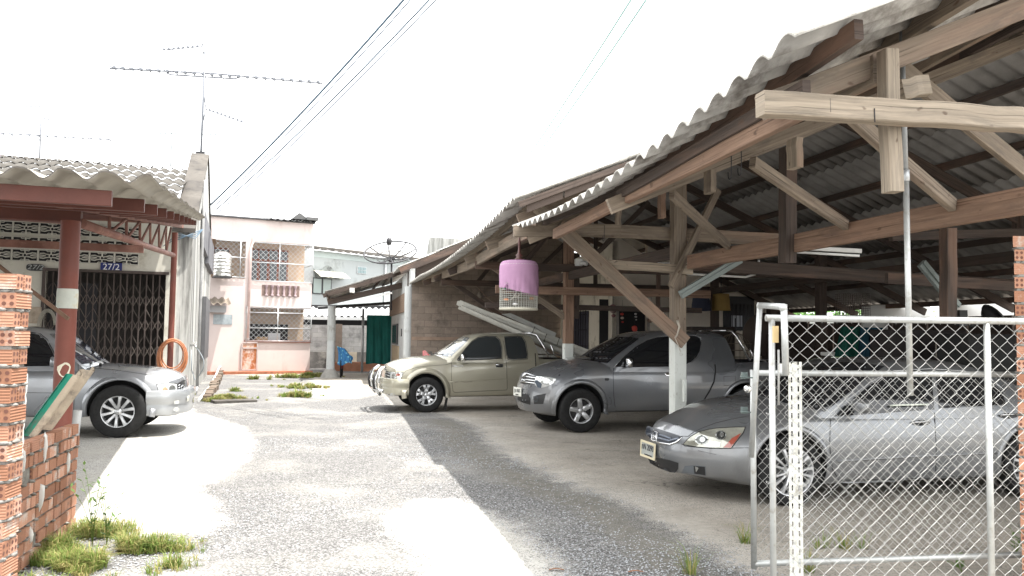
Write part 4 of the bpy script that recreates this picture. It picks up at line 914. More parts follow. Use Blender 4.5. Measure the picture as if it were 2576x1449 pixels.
def interp(tab):
    xs_ = np.array([t[0] for t in tab], float); ys_ = np.array([t[1] for t in tab], float)
    m = np.gradient(ys_, xs_); d = np.diff(ys_) / np.diff(xs_)
    m[0], m[-1] = d[0], d[-1]
    for i in range(1, len(m) - 1): m[i] = 0 if d[i-1] * d[i] <= 0 else 2 * d[i-1] * d[i] / (d[i-1] + d[i])
    def f(x):
        if x <= xs_[0]: return float(ys_[0])
        if x >= xs_[-1]: return float(ys_[-1])
        i = int(np.searchsorted(xs_, x) - 1); h = xs_[i+1] - xs_[i]; t = (x - xs_[i]) / h
        return float(ys_[i]*(1+2*t)*(1-t)**2 + m[i]*h*t*(1-t)**2 + ys_[i+1]*t*t*(3-2*t) + m[i+1]*h*t*t*(t-1))
    return f
class Car:
    def __init__(s, name, label, cat, wpx, ang, ty, ax, rearax, paint, near):
        c = G(*wpx); a = R(ang); s.ex = Vector((math.cos(a), math.sin(a), 0)); s.ey = Vector((-math.sin(a), math.cos(a), 0))
        o = c - s.ex * ax - s.ey * ty; o.z = 0; s.root = thing(name, label, cat, tuple(o), a); s.o = o; s.ang = a
        s.Mi = (Matrix.Translation(o) @ Matrix.Rotation(a, 4, 'Z')).inverted(); s.M = s.Mi.inverted(); s.paint = paint; s.near = near; s.ax = ax; s.rax = rearax; s.bvhs = []
    def W(s, x, y, z): return s.M @ Vector((x, y, z))
    def mesh(s, b, name, mats, parent=None, fix=True, sharp=35):
        o = b.build(name, mats, None, fix)
        o.parent = parent or s.root
        if sharp: 
            try: o.data.set_sharp_from_angle(angle=R(sharp))
            except Exception: pass
        return o
    def lower(s, P, name='body'):
        L = P['L']; top, sh, bot, hw = (interp(P[k]) for k in ('top', 'sh', 'bot', 'hw')); nose = interp(P['nose']); tail = interp(P['tail'])
        pb, pe, xf = P.get('bow', .2), P.get('bowe', 2.4), P.get('xfade', .9); rb = P.get('rbow', .08)
        st = sorted(set([0, .02, .05, .09, .14, .2, .27] + [round(.35 + .09 * k, 3) for k in range(int((L - .7) / .09) + 1)] + [L - .27, L - .18, L - .1, L - .05, L - .02, L]))
        def sec(x):
            w_, t_, s_, b_ = hw(x), top(x), sh(x), bot(x); p = [(0, b_), (.55*w_, b_), (.88*w_, b_), (.945*w_, b_+.02), (.972*w_, b_+.06)]
            z0, z1 = b_ + .12, s_ - .12; cl = P.get('crease')
            for k in range(9):
                z = z0 + (z1 - z0) * k / 8; bul = 1 - P.get('side', .03) * ((z - (b_ + .52 * (s_ - b_))) / (.5 * (s_ - b_))) ** 2
                p.append((w_ * bul, z))
            p += [(.972*w_, s_ - .07), (.955*w_, s_ - .035), (.925*w_, s_ - .008), (.88*w_, s_ + .008)]
            for q in (.78, .66, .5, .33, .16, 0): p.append((q * w_, s_ + .008 + (t_ - s_ - .008) * (1 - (q / .88) ** 2.2)))
            return p
        def dx(x, y, z):
            w_ = hw(0); d = 0
            if x < xf: d += (nose(z) + pb * min(1, abs(y) / w_) ** pe) * (1 - x / xf) ** 1.15
            if x > L - .6: d -= (tail(z) + rb * min(1, abs(y) / hw(L)) ** 2.4) * (1 - (L - x) / .6)
            return x + d
        b = MB(); rows = []
        for x in st:
            p = sec(x); ring = [(y, z) for y, z in p] + [(-y, z) for y, z in p[-2:0:-1]]
            rows.append([(dx(x, y, z), y, z) for y, z in ring])
        b.grid(rows, True, True)
        for x in (0, L):
            p = sec(x); rr_ = []
            for (y, z) in p[1:-1]: rr_.append([(dx(x, y * q, z), y * q, z) for q in np.linspace(-1, 1, 15)])
            y, z = p[1]
            b.grid(rr_)
        o = s.mesh(b, name, [s.paint, M['under']], sharp=0)
        bm = bmesh.new(); bm.from_mesh(o.data); bmesh.ops.remove_doubles(bm, verts=bm.verts, dist=.0008)
        bmesh.ops.holes_fill(bm, edges=[e for e in bm.edges if e.is_boundary], sides=0); bmesh.ops.recalc_face_normals(bm, faces=bm.faces)
        if bm.calc_volume(signed=True) < 0: bmesh.ops.reverse_faces(bm, faces=bm.faces[:])
        bm.to_mesh(o.data); bm.free()
        s.fullbvh = s._bvh(o)
        ra = P['arch']; cuts = []
        for (x0, x1, y0, y1, z0, z1) in P.get('boxes', []): c2 = MB(); c2.m = 1; c2.box(((x0+x1)/2, (y0+y1)/2, (z0+z1)/2), (x1-x0, y1-y0, z1-z0)); cuts.append(c2)
        for axx, rr2 in ((s.ax, ra), (s.rax, P.get('rarch', ra))):
            for sg in (-1, 1):
                c2 = MB(); c2.m = 1; cz = P['wr'] + P.get('archup', .02); n_ = 44
                ring = [(axx + rr2 * math.cos(2*math.pi*(k+.37)/n_), cz + rr2 * math.sin(2*math.pi*(k+.37)/n_)) for k in range(n_)]
                c2.prism([(x, sg * .497, z) for x, z in ring], (0, sg * .71, 0)); cuts.append(c2)
        for cut in cuts:
            co = cut.build('cutter', [s.paint, M['under']]); co.parent = s.root; ok = False
            for sol in ('EXACT', 'FAST', 'EXACT'):
                md = o.modifiers.new('arch', 'BOOLEAN'); md.object = co; md.operation = 'DIFFERENCE'; md.solver = sol
                bpy.context.view_layer.update(); dg = bpy.context.evaluated_depsgraph_get(); me = bpy.data.meshes.new_from_object(o.evaluated_get(dg)); o.modifiers.clear()
                ys = [abs(v.co.y) for v in me.vertices] + [v.co.z - .3 for v in me.vertices]
                if len(me.polygons) > 300 and max(ys) < 1.0: o.data = me; ok = True; break
            if not ok: print('BOOLEAN FAILED', s.root.name)
            bpy.data.objects.remove(co)
        try: o.data.set_sharp_from_angle(angle=R(32))
        except Exception: pass
        s.body = o; s.bvhs.append(s._bvh(o)); return o
    def _bvh(s, o):
        me = o.data; return BVHTree.FromPolygons([v.co for v in me.vertices], [tuple(p.vertices) for p in me.polygons])
    def cabin(s, P, name='cabin'):
        zs = P['z']; hw = interp(P['hw']); xf = interp(P['xf']); xr = interp(P['xr']); bow = interp(P['bow']); rb = P.get('rbow', .05)
        b = MB(); rows = []
        for z in zs:
            w_, a, c, bw_ = hw(z), xf(z), xr(z), bow(z); row = []
            for q in np.linspace(-1, 1, 17): y = q * w_; row.append((a + bw_ * abs(q) ** 2.4, y * (1 - .02 * abs(q) ** 8), z + P.get('crown', 0) * 0))
            x0 = a + bw_
            for t in np.linspace(0, 1, 22)[1:-1]: row.append((x0 + (c - rb - x0) * t, w_ * (1 + P.get('barrel', .02) * math.sin(math.pi * t)), z))
            for q in np.linspace(1, -1, 11): row.append((c - rb * abs(q) ** 3, q * w_, z))
            for t in np.linspace(1, 0, 22)[1:-1]: row.append((x0 + (c - rb - x0) * t, -w_ * (1 + P.get('barrel', .02) * math.sin(math.pi * t)), z))
            rows.append(row)
        n0 = b.grid(rows, True, True); w_ = len(rows[0]); last = n0 + (len(rows) - 1) * w_
        cx_ = sum(p[0] for p in rows[-1]) / w_; ci = b.add([(cx_, 0, zs[-1] + .006)])
        for k in range(w_): b.face((last + k, last + (k + 1) % w_, ci), None, True)
        o = s.mesh(b, name, [s.paint], sharp=50); s.bvhs.append(s._bvh(o)); s.cab = o; return o
    def hit(s, px, py, only=None):
        d = (s.Mi.to_3x3() @ ray(px, py)).normalized(); o_ = s.Mi @ CAM; best = None
        for t in (only or s.bvhs):
            h = t.ray_cast(o_, d)
            if h[0] is not None and (best is None or h[3] < best[2]): best = (h[0], h[1] if h[1].dot(d) < 0 else -h[1], h[3])
        return best
    def decal(s, name, pts, mat, off=.004, mirror=False, sub=9, parent=None, only=None, sm=True, maxjump=.5):
        """panel given as an outline, laid on the body surface"""
        bm = bmesh.new(); vs = [bm.verts.new((p[0], p[1], 0)) for p in pts]; bm.faces.new(vs)
        x0, x1 = min(p[0] for p in pts), max(p[0] for p in pts); y0, y1 = min(p[1] for p in pts), max(p[1] for p in pts)
        for ax_, lo, hi in ((0, x0, x1), (1, y0, y1)):
            n = int((hi - lo) / sub)
            for k in range(1, n + 1):
                c = lo + (hi - lo) * k / (n + 1); pn = [0, 0, 0]; pn[ax_] = 1; pc = [0, 0, 0]; pc[ax_] = c
                bmesh.ops.bisect_plane(bm, geom=bm.verts[:] + bm.edges[:] + bm.faces[:], plane_co=pc, plane_no=pn)
        bmesh.ops.triangulate(bm, faces=bm.faces[:]); bm.verts.ensure_lookup_table()
        H_ = [s.hit(v.co.x, v.co.y, only) for v in bm.verts]; good = [h for h in H_ if h]
        if not good: print('decal missed', s.root.name, name, pts[0]); bm.free(); return None
        med = sorted(h[2] for h in good)[len(good) // 2]; d3 = s.Mi.to_3x3(); o_ = s.Mi @ CAM; out = []
        for v, h in zip(bm.verts, H_):
            if h is None or abs(h[2] - med) > maxjump:
                gi = min((g_ for g_ in zip(bm.verts, H_) if g_[1] and abs(g_[1][2] - med) <= maxjump), key=lambda g_: (g_[0].co - v.co).length); dd_ = (d3 @ ray(v.co.x, v.co.y)).normalized(); out.append(o_ + dd_ * gi[1][2])
            else: out.append(h[0] + h[1] * off)
        fs = [tuple(v.index for v in f.verts) for f in bm.faces]; bm.verts.index_update(); bm.free()
        b = MB(); b.add(out)
        for f in fs: b.face(f, None, sm)
        o = s.mesh(b, name, mat, parent, fix=False, sharp=0)
        if mirror:
            b = MB(); b.add([(p.x, -p.y, p.z) for p in out])
            for f in fs: b.face(f[::-1], None, sm)
            s.mesh(b, name, mat, parent, fix=False, sharp=0)
        return o
    def line(s, name, pts, mat, r_=.004, off=.0, mirror=False, parent=None, closed=False, only=None, n=4, dens=12, flat=None):
        P = []
        pp = list(pts) + ([pts[0]] if closed else [])
        for a, c in zip(pp[:-1], pp[1:]):
            k = max(1, int(math.dist(a, c) / dens))
            for j in range(k): P.append((a[0] + (c[0]-a[0]) * j / k, a[1] + (c[1]-a[1]) * j / k))
        P.append(pp[-1]); Q = []
        for p in P:
            h = s.hit(p[0], p[1], only)
            if h and (not Q or abs(h[2] - last) < .35): Q.append(h[0] + h[1] * off); last = h[2]
        if len(Q) < 2: print('line missed', s.root.name, name, pts[0]); return None
        b = MB(); b.tube(Q, r_, n); 
        if mirror: b.tube([(q.x, -q.y, q.z) for q in Q], r_, n)
        return s.mesh(b, name, mat, parent, sharp=0)
    def flare(s, name, mat, x, z, r_, width=.07, out=.02, a0=-12, a1=192, y=.9, lip=.03):
        for sg in (-1, 1):
            b = MB(); rows = []
            for k in range(33):
                a = R(a0 + (a1 - a0) * k / 32); row = []
                for (rr_, o_) in ((r_ + width + .002, -.004), (r_ + width * .93, out * .4), (r_ + width * .6, out * .85), (r_ + width * .25, out), (r_ + .006, out * .9), (r_ - .004, out * .3), (r_ - .004, -lip)):
                    px_, pz = x + math.cos(a) * rr_, z + math.sin(a) * rr_
                    h = s.fullbvh.ray_cast(Vector((px_, sg * 1.6, max(pz, .2))), Vector((0, -sg, 0))); yy = abs(h[0].y) if h[0] is not None else y
                    row.append((px_, sg * (yy + o_), pz))
                rows.append(row)
            b.grid(rows); s.mesh(b, name, mat, sharp=0)
    def wheels(s, r_, wd, rim, style, ty, steer=0.0, hub=M['alloy']):
        def mk(parent, x, y, rot):
            wh = bpy.data.objects.new('wheel', None); C.objects.link(wh); wh.parent = parent; wh.location = (x, y, r_); wh.rotation_euler = (0, 0, rot); wh.empty_display_size = .1; return wh
        # outer face looks to -y
        h = wd / 2; b = MB()
        prof = [(rim*.93, h*.6), (rim*1.0, h*.86), (rim*1.1, h*.97), (rim + (r_-rim)*.55, h*1.0), (r_*.93, h*.93), (r_*.985, h*.78), (r_, h*.5), (r_, 0), (r_, -h*.5), (r_*.985, -h*.78), (r_*.93, -h*.93), (rim + (r_-rim)*.55, -h), (rim*1.1, -h*.97), (rim*1.0, -h*.86), (rim*.93, -h*.6)]
        b.lathe(prof, 56, axis='Y')
        tm = b
        b2 = MB(); b2.lathe([(rim*1.015, -h*.83), (rim*1.0, -h*.9), (rim*.955, -h*.88), (rim*.93, -h*.74), (rim*.9, -h*.2), (rim*.9, h*.5)], 48, axis='Y')
        def spoke(a, w0, w1, r0, r1, y0, y1, tw=0.0, dep=.02):
            ca_, sa_ = math.cos(a), math.sin(a); rows = []
            for t in np.linspace(0, 1, 7):
                rr_ = r0 + (r1 - r0) * t; ww = w0 + (w1 - w0) * t + .006 * math.cos(math.pi * t) ** 2; yy = y0 + (y1 - y0) * t - .012 * math.sin(math.pi * t) * (1 if y0 > y1 else -.2); off = tw * t
                row = []
                for (q, dy) in ((-1, dep), (-.95, .004), (-.7, -.003), (.7, -.003), (.95, .004), (1, dep)):
                    lx = q * ww + off; row.append((rr_ * ca_ - lx * sa_, yy + dy, rr_ * sa_ + lx * ca_))
                rows.append(row)
            b2.grid(rows)
        R0 = rim
        if style == 'five': 
            for k in range(5): spoke(R(90 + 72 * k + 8), .042, .034, R0*.14, R0*.96, -h*.62, -h*.8, dep=.035)
        elif style == 'triangle':
            for k in range(5):
                a = R(90 + 72 * k); spoke(a - .0, .05, .026, R0*.14, R0*.6, -h*.66, -h*.74, dep=.03)
                spoke(a - .1, .022, .03, R0*.5, R0*.96, -h*.72, -h*.82, tw=-.035, dep=.03); spoke(a + .1, .022, .03, R0*.5, R0*.96, -h*.72, -h*.82, tw=.035, dep=.03)
        elif style == 'double':
            for k in range(5):
                a = R(90 + 72 * k + 12); spoke(a - .13, .019, .022, R0*.14, R0*.97, -h*.6, -h*.85, tw=-.045, dep=.03); spoke(a + .13, .019, .022, R0*.14, R0*.97, -h*.6, -h*.85, tw=.045, dep=.03)
        else:
            for k in range(7):
                a = R(90 + 360 / 7 * k + 10); spoke(a - .09, .009, .013, R0*.16, R0*.97, -h*.66, -h*.86, tw=-.022, dep=.03); spoke(a + .09, .009, .013, R0*.16, R0*.97, -h*.66, -h*.86, tw=.022, dep=.03)
        b2.lathe([(.0005, -h*.78), (R0*.1, -h*.78), (R0*.15, -h*.73), (R0*.24, -h*.66), (R0*.3, -h*.56), (R0*.3, -h*.2)], 28, axis='Y')
        b3 = MB(); b3.lathe([(.0005, -h*.28), (R0*.93, -h*.28), (R0*.93, -h*.2)], 32, axis='Y')
        for k in range(5): a = R(90 + 72 * k + 44); b3.lathe([(.0005, -h*.86), (.009, -h*.86), (.01, -h*.55)], 8, (R0*.27*math.cos(a), 0, R0*.27*math.sin(a)), axis='Y')
        b3.lathe([(R0*.62, -h*.3), (R0*.62, -h*.34), (R0*.32, -h*.34), (R0*.32, -h*.3)], 28, axis='Y')
        proto = None
        for x, y, rot in ((s.ax, -ty, 0), (s.rax, -ty, 0), (s.ax, ty, math.pi), (s.rax, ty, math.pi)):
            wh = mk(s.root, x, y, rot + (steer if x == s.ax else 0))
            if proto is None:
                t_ = tm.build('tyre', M['rubber']); t_.parent = wh; r2 = b2.build('rim', hub, fix=True); r2.parent = wh; r3 = b3.build('hub_disc', M['alloydark']); r3.parent = wh
                try: r2.data.set_sharp_from_angle(angle=R(35))
                except Exception: pass
                proto = (t_, r2, r3)
            else:
                for q in proto: c = q.copy(); C.objects.link(c); c.parent = wh
    def mirror3(s, x, y, z, sx, sy, sz, mat, capmat=None):
        for sg in (-1, 1):
            b = MB(); rows = []
            for i in range(9):
                t = math.pi * i / 8; row = []
                for k in range(16):
                    a = 2 * math.pi * k / 16; f_ = lambda v, e: math.copysign(abs(v) ** e, v)
                    row.append((x + sx * f_(math.sin(t), .7) * f_(math.cos(a), .6) , sg * (y + sy * f_(math.cos(t), .7) * 1), z + sz * f_(math.sin(t), .7) * f_(math.sin(a), .6)))
                rows.append(row)
            b.grid(rows, True, True); o = s.mesh(b, 'mirror', mat, sharp=0)
            b = MB(); b.tube([(x + .02, sg * (y - sy * 1.1), z - sz * .6), (x + .05, sg * (y - sy * 2.4), z - sz * .75)], .018, 6); s.mesh(b, 'mirror_arm', M['trim'], o, sharp=0)
def ZF_(ox, oy, sc): return lambda pts: [((ox + x / sc) * .9435, (oy + y / sc) * .9435) for x, y in pts]
z6 = ZF_(1380, 820, 3.813); zB = ZF_(1040, 780, 4.2625); z5 = ZF_(980, 600, 2.787); zH = ZF_(1690, 980, 3.45); z2 = ZF_(0, 700, 3.623); z3 = ZF_(0, 1050, 2.981); z7 = ZF_(2100, 800, 4.089); z9 = ZF_(2150, 1150, 3.753); zR = ZF_(1950, 780, 3.303)
def ell(cx, cy, rx, ry, n=20, rot=0.0): return [(cx + rx * math.cos(t) * math.cos(rot) - ry * math.sin(t) * math.sin(rot), cy + rx * math.cos(t) * math.sin(rot) + ry * math.sin(t) * math.cos(rot)) for t in np.linspace(0, 2 * math.pi, n, endpoint=False)]
# ======== grey pickup (middle) ========
T = Car('pickup_truck', 'dark silver grey pickup truck with black tinted windows, behind the white painted post', 'pickup truck', (1457, 1087), 15, -.80, .82, 3.86, carpaint('grey_metallic', (.16, .168, .18)), -1)
T.lower(dict(L=5.08, top=[(0,.93),(.1,.985),(.4,1.09),(.83,1.175),(1.2,1.215),(1.5,1.2),(3.7,1.16),(5.08,1.16)], sh=[(0,.82),(.2,.93),(.5,.995),(.9,1.04),(1.3,1.065),(3.5,1.10),(3.75,1.14),(5.08,1.16)],
    bot=[(0,.30),(.25,.25),(.6,.3),(5.08,.34)], hw=[(0,.80),(.2,.84),(.6,.885),(1.2,.875),(1.6,.865),(3.3,.865),(3.9,.885),(5.08,.86)],
    nose=[(.24,.13),(.34,.05),(.5,.0),(.62,.015),(.74,.05),(.86,.09),(.95,.15),(1.1,.22)], tail=[(.3,.02),(1.2,0)], bow=.30, bowe=2.6, xfade=1.0, arch=.405, rarch=.41, wr=.355, archup=.03,
    boxes=[(3.82, 5.0, -.74, .74, .62, 1.5)]))
T.cabin(dict(z=[.98,1.05,1.12,1.2,1.3,1.4,1.5,1.56,1.6,1.63,1.655,1.675,1.687,1.693], hw=[(.98,.855),(1.12,.84),(1.3,.795),(1.5,.725),(1.6,.675),(1.63,.645),(1.655,.6),(1.675,.5),(1.687,.36),(1.693,.2)],
    xf=[(.98,1.0),(1.2,1.2),(1.5,1.72),(1.6,1.92),(1.63,2.02),(1.655,2.13),(1.675,2.32),(1.687,2.55),(1.693,2.75)], xr=[(.98,3.73),(1.2,3.70),(1.5,3.62),(1.6,3.57),(1.64,3.5),(1.67,3.38),(1.693,3.2)], bow=[(.98,.3),(1.3,.28),(1.6,.2),(1.693,.05)], barrel=.025))
T.wheels(.355, .215, .205, 'five', .80)
T.flare('wheel_arch', T.paint, .82, .385, .41, .075, .02); T.flare('wheel_arch', T.paint, 3.86, .385, .415, .07, .02)
T.decal('windshield', z6([(650,530),(700,482),(850,374),(1008,300),(1150,300),(1236,318),(1120,402),(1000,492),(915,566),(770,545)]), M['glass'], .004, maxjump=1.2)
wT = T.decal('side_window', z6([(985,600),(1060,520),(1200,400),(1320,332),(1420,303),(1560,292),(1700,288),(1815,292),(1852,312),(1863,360),(1850,440),(1820,500),(1760,555),(1700,580),(1550,601),(1100,606)]), M['glass'], .004, True)
T.line('window_trim', z6([(985,602),(1060,518),(1200,396),(1320,326),(1420,296),(1560,285),(1700,281),(1820,285),(1862,308),(1872,360),(1858,445),(1825,507),(1765,562),(1700,587)]), M['chrome'], .004, .004)
T.line('door_seam', z6([(975,615),(972,700),(978,900),(990,1000),(1000,1051),(1300,1048),(1650,1044),(1800,1000)]), M['seam'], .0045)
T.line('cab_gap', z6([(2005,578),(2012,640),(1995,755),(1950,850),(1890,945),(1860,980)]), M['seam'], .014)
T.line('bumper_seam', z6([(310,802),(390,795),(480,800)]), M['seam'], .003)
T.line('hood_seam', z6([(90,662),(140,690),(200,703),(340,712),(390,680),(480,625),(560,590),(700,560),(900,575)]), M['seam'], .0035)
T.decal('side_molding', z6([(1035,880),(1060,860),(1300,841),(1560,834),(1850,824),(1838,846),(1560,860),(1300,868),(1062,882)]), T.paint, .014, True)
T.decal('indicator', z6([(882,722),(895,717),(925,718),(930,732),(920,745),(888,743)]), M['trim'], .006)
T.line('fuel_cap', z6([(2098,700),(2215,697),(2217,770),(2190,797),(2098,790)]), M['seam'], .0035, closed=True)
b = MB()
hl = T.decal('headlight', z6([(190,702),(290,706),(392,722),(378,760),(312,800),(242,818),(205,812),(178,790),(172,745)]), M['lens'], .005)
T.decal('bezel', z6([(176,750),(205,812),(242,818),(250,780),(200,735)]), plain('blue_grey_bezel', (.1, .12, .15), .2, .3), .008, parent=hl); T.decal('reflector', z6(ell(290, 752, 46, 32)), M['reflector'], .008, parent=hl)
gr_ = T.decal('grille', z6([(92,672),(185,703),(176,780),(62,782),(30,768),(48,705)]), M['black'], .004)
for yy_ in (706, 735, 762): T.line('grille_bar', z6([(60, yy_ - 4), (100, yy_), (182, yy_ + 10)]), M['chrome'], .011, .008, parent=gr_)
T.line('emblem', z6([(62,712),(45,760),(85,742)]), M['chrome'], .01, .012, parent=gr_)
lg = T.decal('lower_grille', z6([(10,872),(105,882),(132,925),(131,988),(60,968),(5,938)]), M['black'], .004)
b_ = None
for k in range(6): T.line('grille_mesh', z6([(12 + k * 18, 876), (40 + k * 16, 965)]), M['darkmetal'], .003, .006, parent=lg); T.line('grille_mesh', z6([(40 + k * 16, 880), (14 + k * 14, 955)]), M['darkmetal'], .003, .006, parent=lg)
fg_ = T.decal('fog_lamp', z6([(160,905),(200,890),(288,874),(275,925),(262,980),(168,980)]), M['trim'], .004)
T.decal('lens', z6(ell(190, 930, 27, 32)), plain('dark_fog_lens', (.06, .065, .07), .1), .009, parent=fg_); T.decal('lens', z6(ell(188, 930, 14, 18)), M['black'], .012, parent=fg_)
T.mirror3(1.62, .97, 1.14, .05, .1, .085, M['chrome'])
h_ = T.decal('door_handle', z6([(1490,672),(1520,664),(1620,660),(1640,676),(1600,692),(1510,692)]), M['chrome'], .02)
# sport bar
b = MB()
for sg in (-1, 1): b.tube([(3.72, sg * .45, 1.70), (3.74, sg * .6, 1.69), (3.78, sg * .68, 1.6), (3.98, sg * .78, 1.18)], .022, 8)
b.tube([(3.72, -.45, 1.70), (3.72, .45, 1.70)], .022, 8); b.tube([(3.98, -.78, 1.4), (4.05, -.78, 1.22), (4.3, -.78, 1.17)], .014, 6)
T.mesh(b, 'roll_bar', M['chrome'], sharp=0)
def plate(car, name_lines, cpx, wid, hgt, matp, xdir, tilt=0.0, frame=None, thick=.012):
    h = car.hit(*cpx); c = car.M @ (h[0]) ; n = -Vector(xdir).cross(EZ).normalized()
    X_ = Vector(xdir).normalized(); n = X_.cross(EZ).normalized()
    if n.dot(CAM - c) < 0: n = -n
    c = c + n * .032; up = (EZ + n * tilt).normalized(); b = MB(); 
    Mr = Matrix((X_, up, n)).transposed(); b.box(c, (wid, hgt, thick), M=Mr); o = b.build('number_plate', matp, car.root, bevel=.004)
    if frame:
        b = MB()
        for (ox, oy, ww, hh) in ((0, hgt/2, wid + .03, .022), (0, -hgt/2, wid + .03, .022), (wid/2 + .004, 0, .022, hgt - .02), (-wid/2 - .004, 0, .022, hgt - .02)): b.box(c + X_ * ox + up * oy + n * .004, (ww, hh, .012), M=Mr)
        b.build('plate_frame', frame, o)
    for (txt, oy, sz, ox) in name_lines: text3(txt, c + n * (thick / 2 + .002) + up * oy + X_ * ox, X_, up, sz, M['ink'], 'plate_text', o, .001)
    return o
exT = T.ex
plate(T, [('ฎน 868', .018, .085, 0), ('กรุงเทพ', -.05, .04, 0)], (1306, 985), .34, .15, M['platewhite'], (T.ex * .42 - T.ey * -1.0) if False else (T.ey * -1.0 + T.ex * .12))
# ======== beige pickup (far) ========
Hx = Car('pickup_truck', 'beige gold pickup truck with chrome bull bar and ladders over its bed', 'pickup truck', (1070, 1037), 16, -.78, .80, 3.86, carpaint('champagne_metallic', (.34, .32, .25), .34, .45), -1)
Hx.lower(dict(L=4.95, top=[(0,.93),(.12,1.0),(.4,1.06),(.8,1.11),(1.2,1.13),(1.5,1.11),(3.2,1.10),(4.95,1.10)], sh=[(0,.86),(.15,.93),(.4,.98),(.8,1.02),(1.3,1.045),(3.2,1.07),(4.95,1.07)],
    bot=[(0,.52),(.3,.5),(.6,.34),(1.2,.3),(4.95,.36)], hw=[(0,.78),(.2,.81),(.5,.82),(1.3,.82),(3.2,.82),(4.95,.81)], nose=[(.4,.02),(.6,.02),(.8,.04),(.92,.09),(1.02,.16)], tail=[(.3,0),(1.2,0)], bow=.17, bowe=3.2, xfade=.8, arch=.40, rarch=.40, wr=.352, archup=.03, side=.035,
    boxes=[(3.32, 4.88, -.72, .72, .6, 1.5)]))
Hx.cabin(dict(z=[1.0,1.06,1.12,1.2,1.3,1.4,1.48,1.53,1.56,1.58,1.6,1.612,1.62,1.624], hw=[(1.0,.80),(1.12,.79),(1.3,.745),(1.48,.69),(1.55,.65),(1.58,.6),(1.6,.52),(1.62,.3),(1.624,.2)],
    xf=[(1.0,1.02),(1.12,1.12),(1.3,1.38),(1.48,1.66),(1.55,1.8),(1.58,1.9),(1.6,2.0),(1.62,2.2),(1.624,2.35)], xr=[(1.0,3.24),(1.2,3.22),(1.48,3.13),(1.55,3.08),(1.6,2.98),(1.624,2.8)], bow=[(1.0,.2),(1.3,.17),(1.6,.1)], barrel=.01))
Hx.wheels(.352, .21, .212, 'triangle', .78)
Hx.flare('wheel_arch', Hx.paint, .80, .385, .405, .10, .045, lip=.05); Hx.flare('wheel_arch', Hx.paint, 3.86, .385, .405, .09, .04)
Hx.decal('windshield', zB([(580,700),(645,630),(793,510),(903,517),(828,602),(722,700),(688,737),(600,722)]), plain('windscreen_glass', (.1, .12, .14), .05, 0, .8), .004, maxjump=1.2)
fw_ = Hx.decal('side_window', zB([(770,752),(852,652),(930,562),(1000,517),(1100,502),(1200,506),(1240,540),(1262,620),(1266,745),(1000,757),(785,767)]), M['glass2'], .004, True)
Hx.line('window_trim', zB([(765,757),(850,648),(928,556),(998,511),(1100,496),(1204,500),(1246,536),(1268,618),(1272,750),(1000,763),(770,770)]), M['trim'], .009, .003, closed=True)
Hx.decal('side_window', zB([(1303,508),(1450,500),(1500,510),(1532,560),(1558,700),(1553,748),(1400,762),(1345,752),(1325,700)]), M['glass2'], .004, True)
Hx.line('window_trim', zB([(1300,503),(1450,494),(1505,504),(1540,558),(1565,702),(1560,756),(1400,769),(1340,760),(1320,700)]), M['trim'], .008, .003, closed=True)
for pp in ([(705,745),(697,850),(697,980),(715,1120),(735,1136),(1000,1122),(1325,1108),(1332,1090),(1326,850),(1300,610),(1272,500)],): Hx.line('door_seam', zB(pp), M['seam'], .0045)
Hx.line('cab_gap', zB([(1648,690),(1656,830),(1658,1000)]), M['seam'], .012)
Hx.line('hood_seam', zB([(110,1010),(130,950),(180,890),(300,850),(480,830),(640,820),(700,800)]), M['seam'], .0035)
Hx.line('body_crease', zB([(672,1014),(900,1006),(1330,982),(1650,965)]), Hx.paint, .008)
Hx.line('scratch', zB([(735,1022),(790,1010),(850,1018),(935,1012)]), M['trim'], .003, .001)
h_ = Hx.decal('door_handle', zB([(1198,815),(1208,808),(1280,812),(1286,835),(1278,850),(1204,850)]), M['trim'], .006); Hx.line('handle_bar', zB([(1200,822),(1280,824)]), M['chrome'], .009, .014, parent=h_)
hl = Hx.decal('headlight', z5([(172,1092),(263,1097),(248,1140),(235,1166),(168,1160)]), M['lens'], .005, maxjump=.4)
Hx.line('headlight_trim', z5([(170,1090),(266,1095),(250,1142),(237,1169),(165,1163)]), M['seam'], .006, .003, closed=True, parent=hl); Hx.decal('indicator', z5(ell(228, 1113, 16, 10)), M['amber'], .009, parent=hl); Hx.decal('reflector', z5(ell(200, 1125, 18, 24)), M['reflector'], .009, parent=hl)
g2 = Hx.decal('grille', z5([(136,1082),(168,1092),(165,1158),(148,1150),(132,1112)]), M['black'], .004)
for k in range(3): Hx.line('grille_bar', z5([(136, 1092 + 20 * k), (168, 1102 + 20 * k)]), M['chrome'], .008, .006, parent=g2)
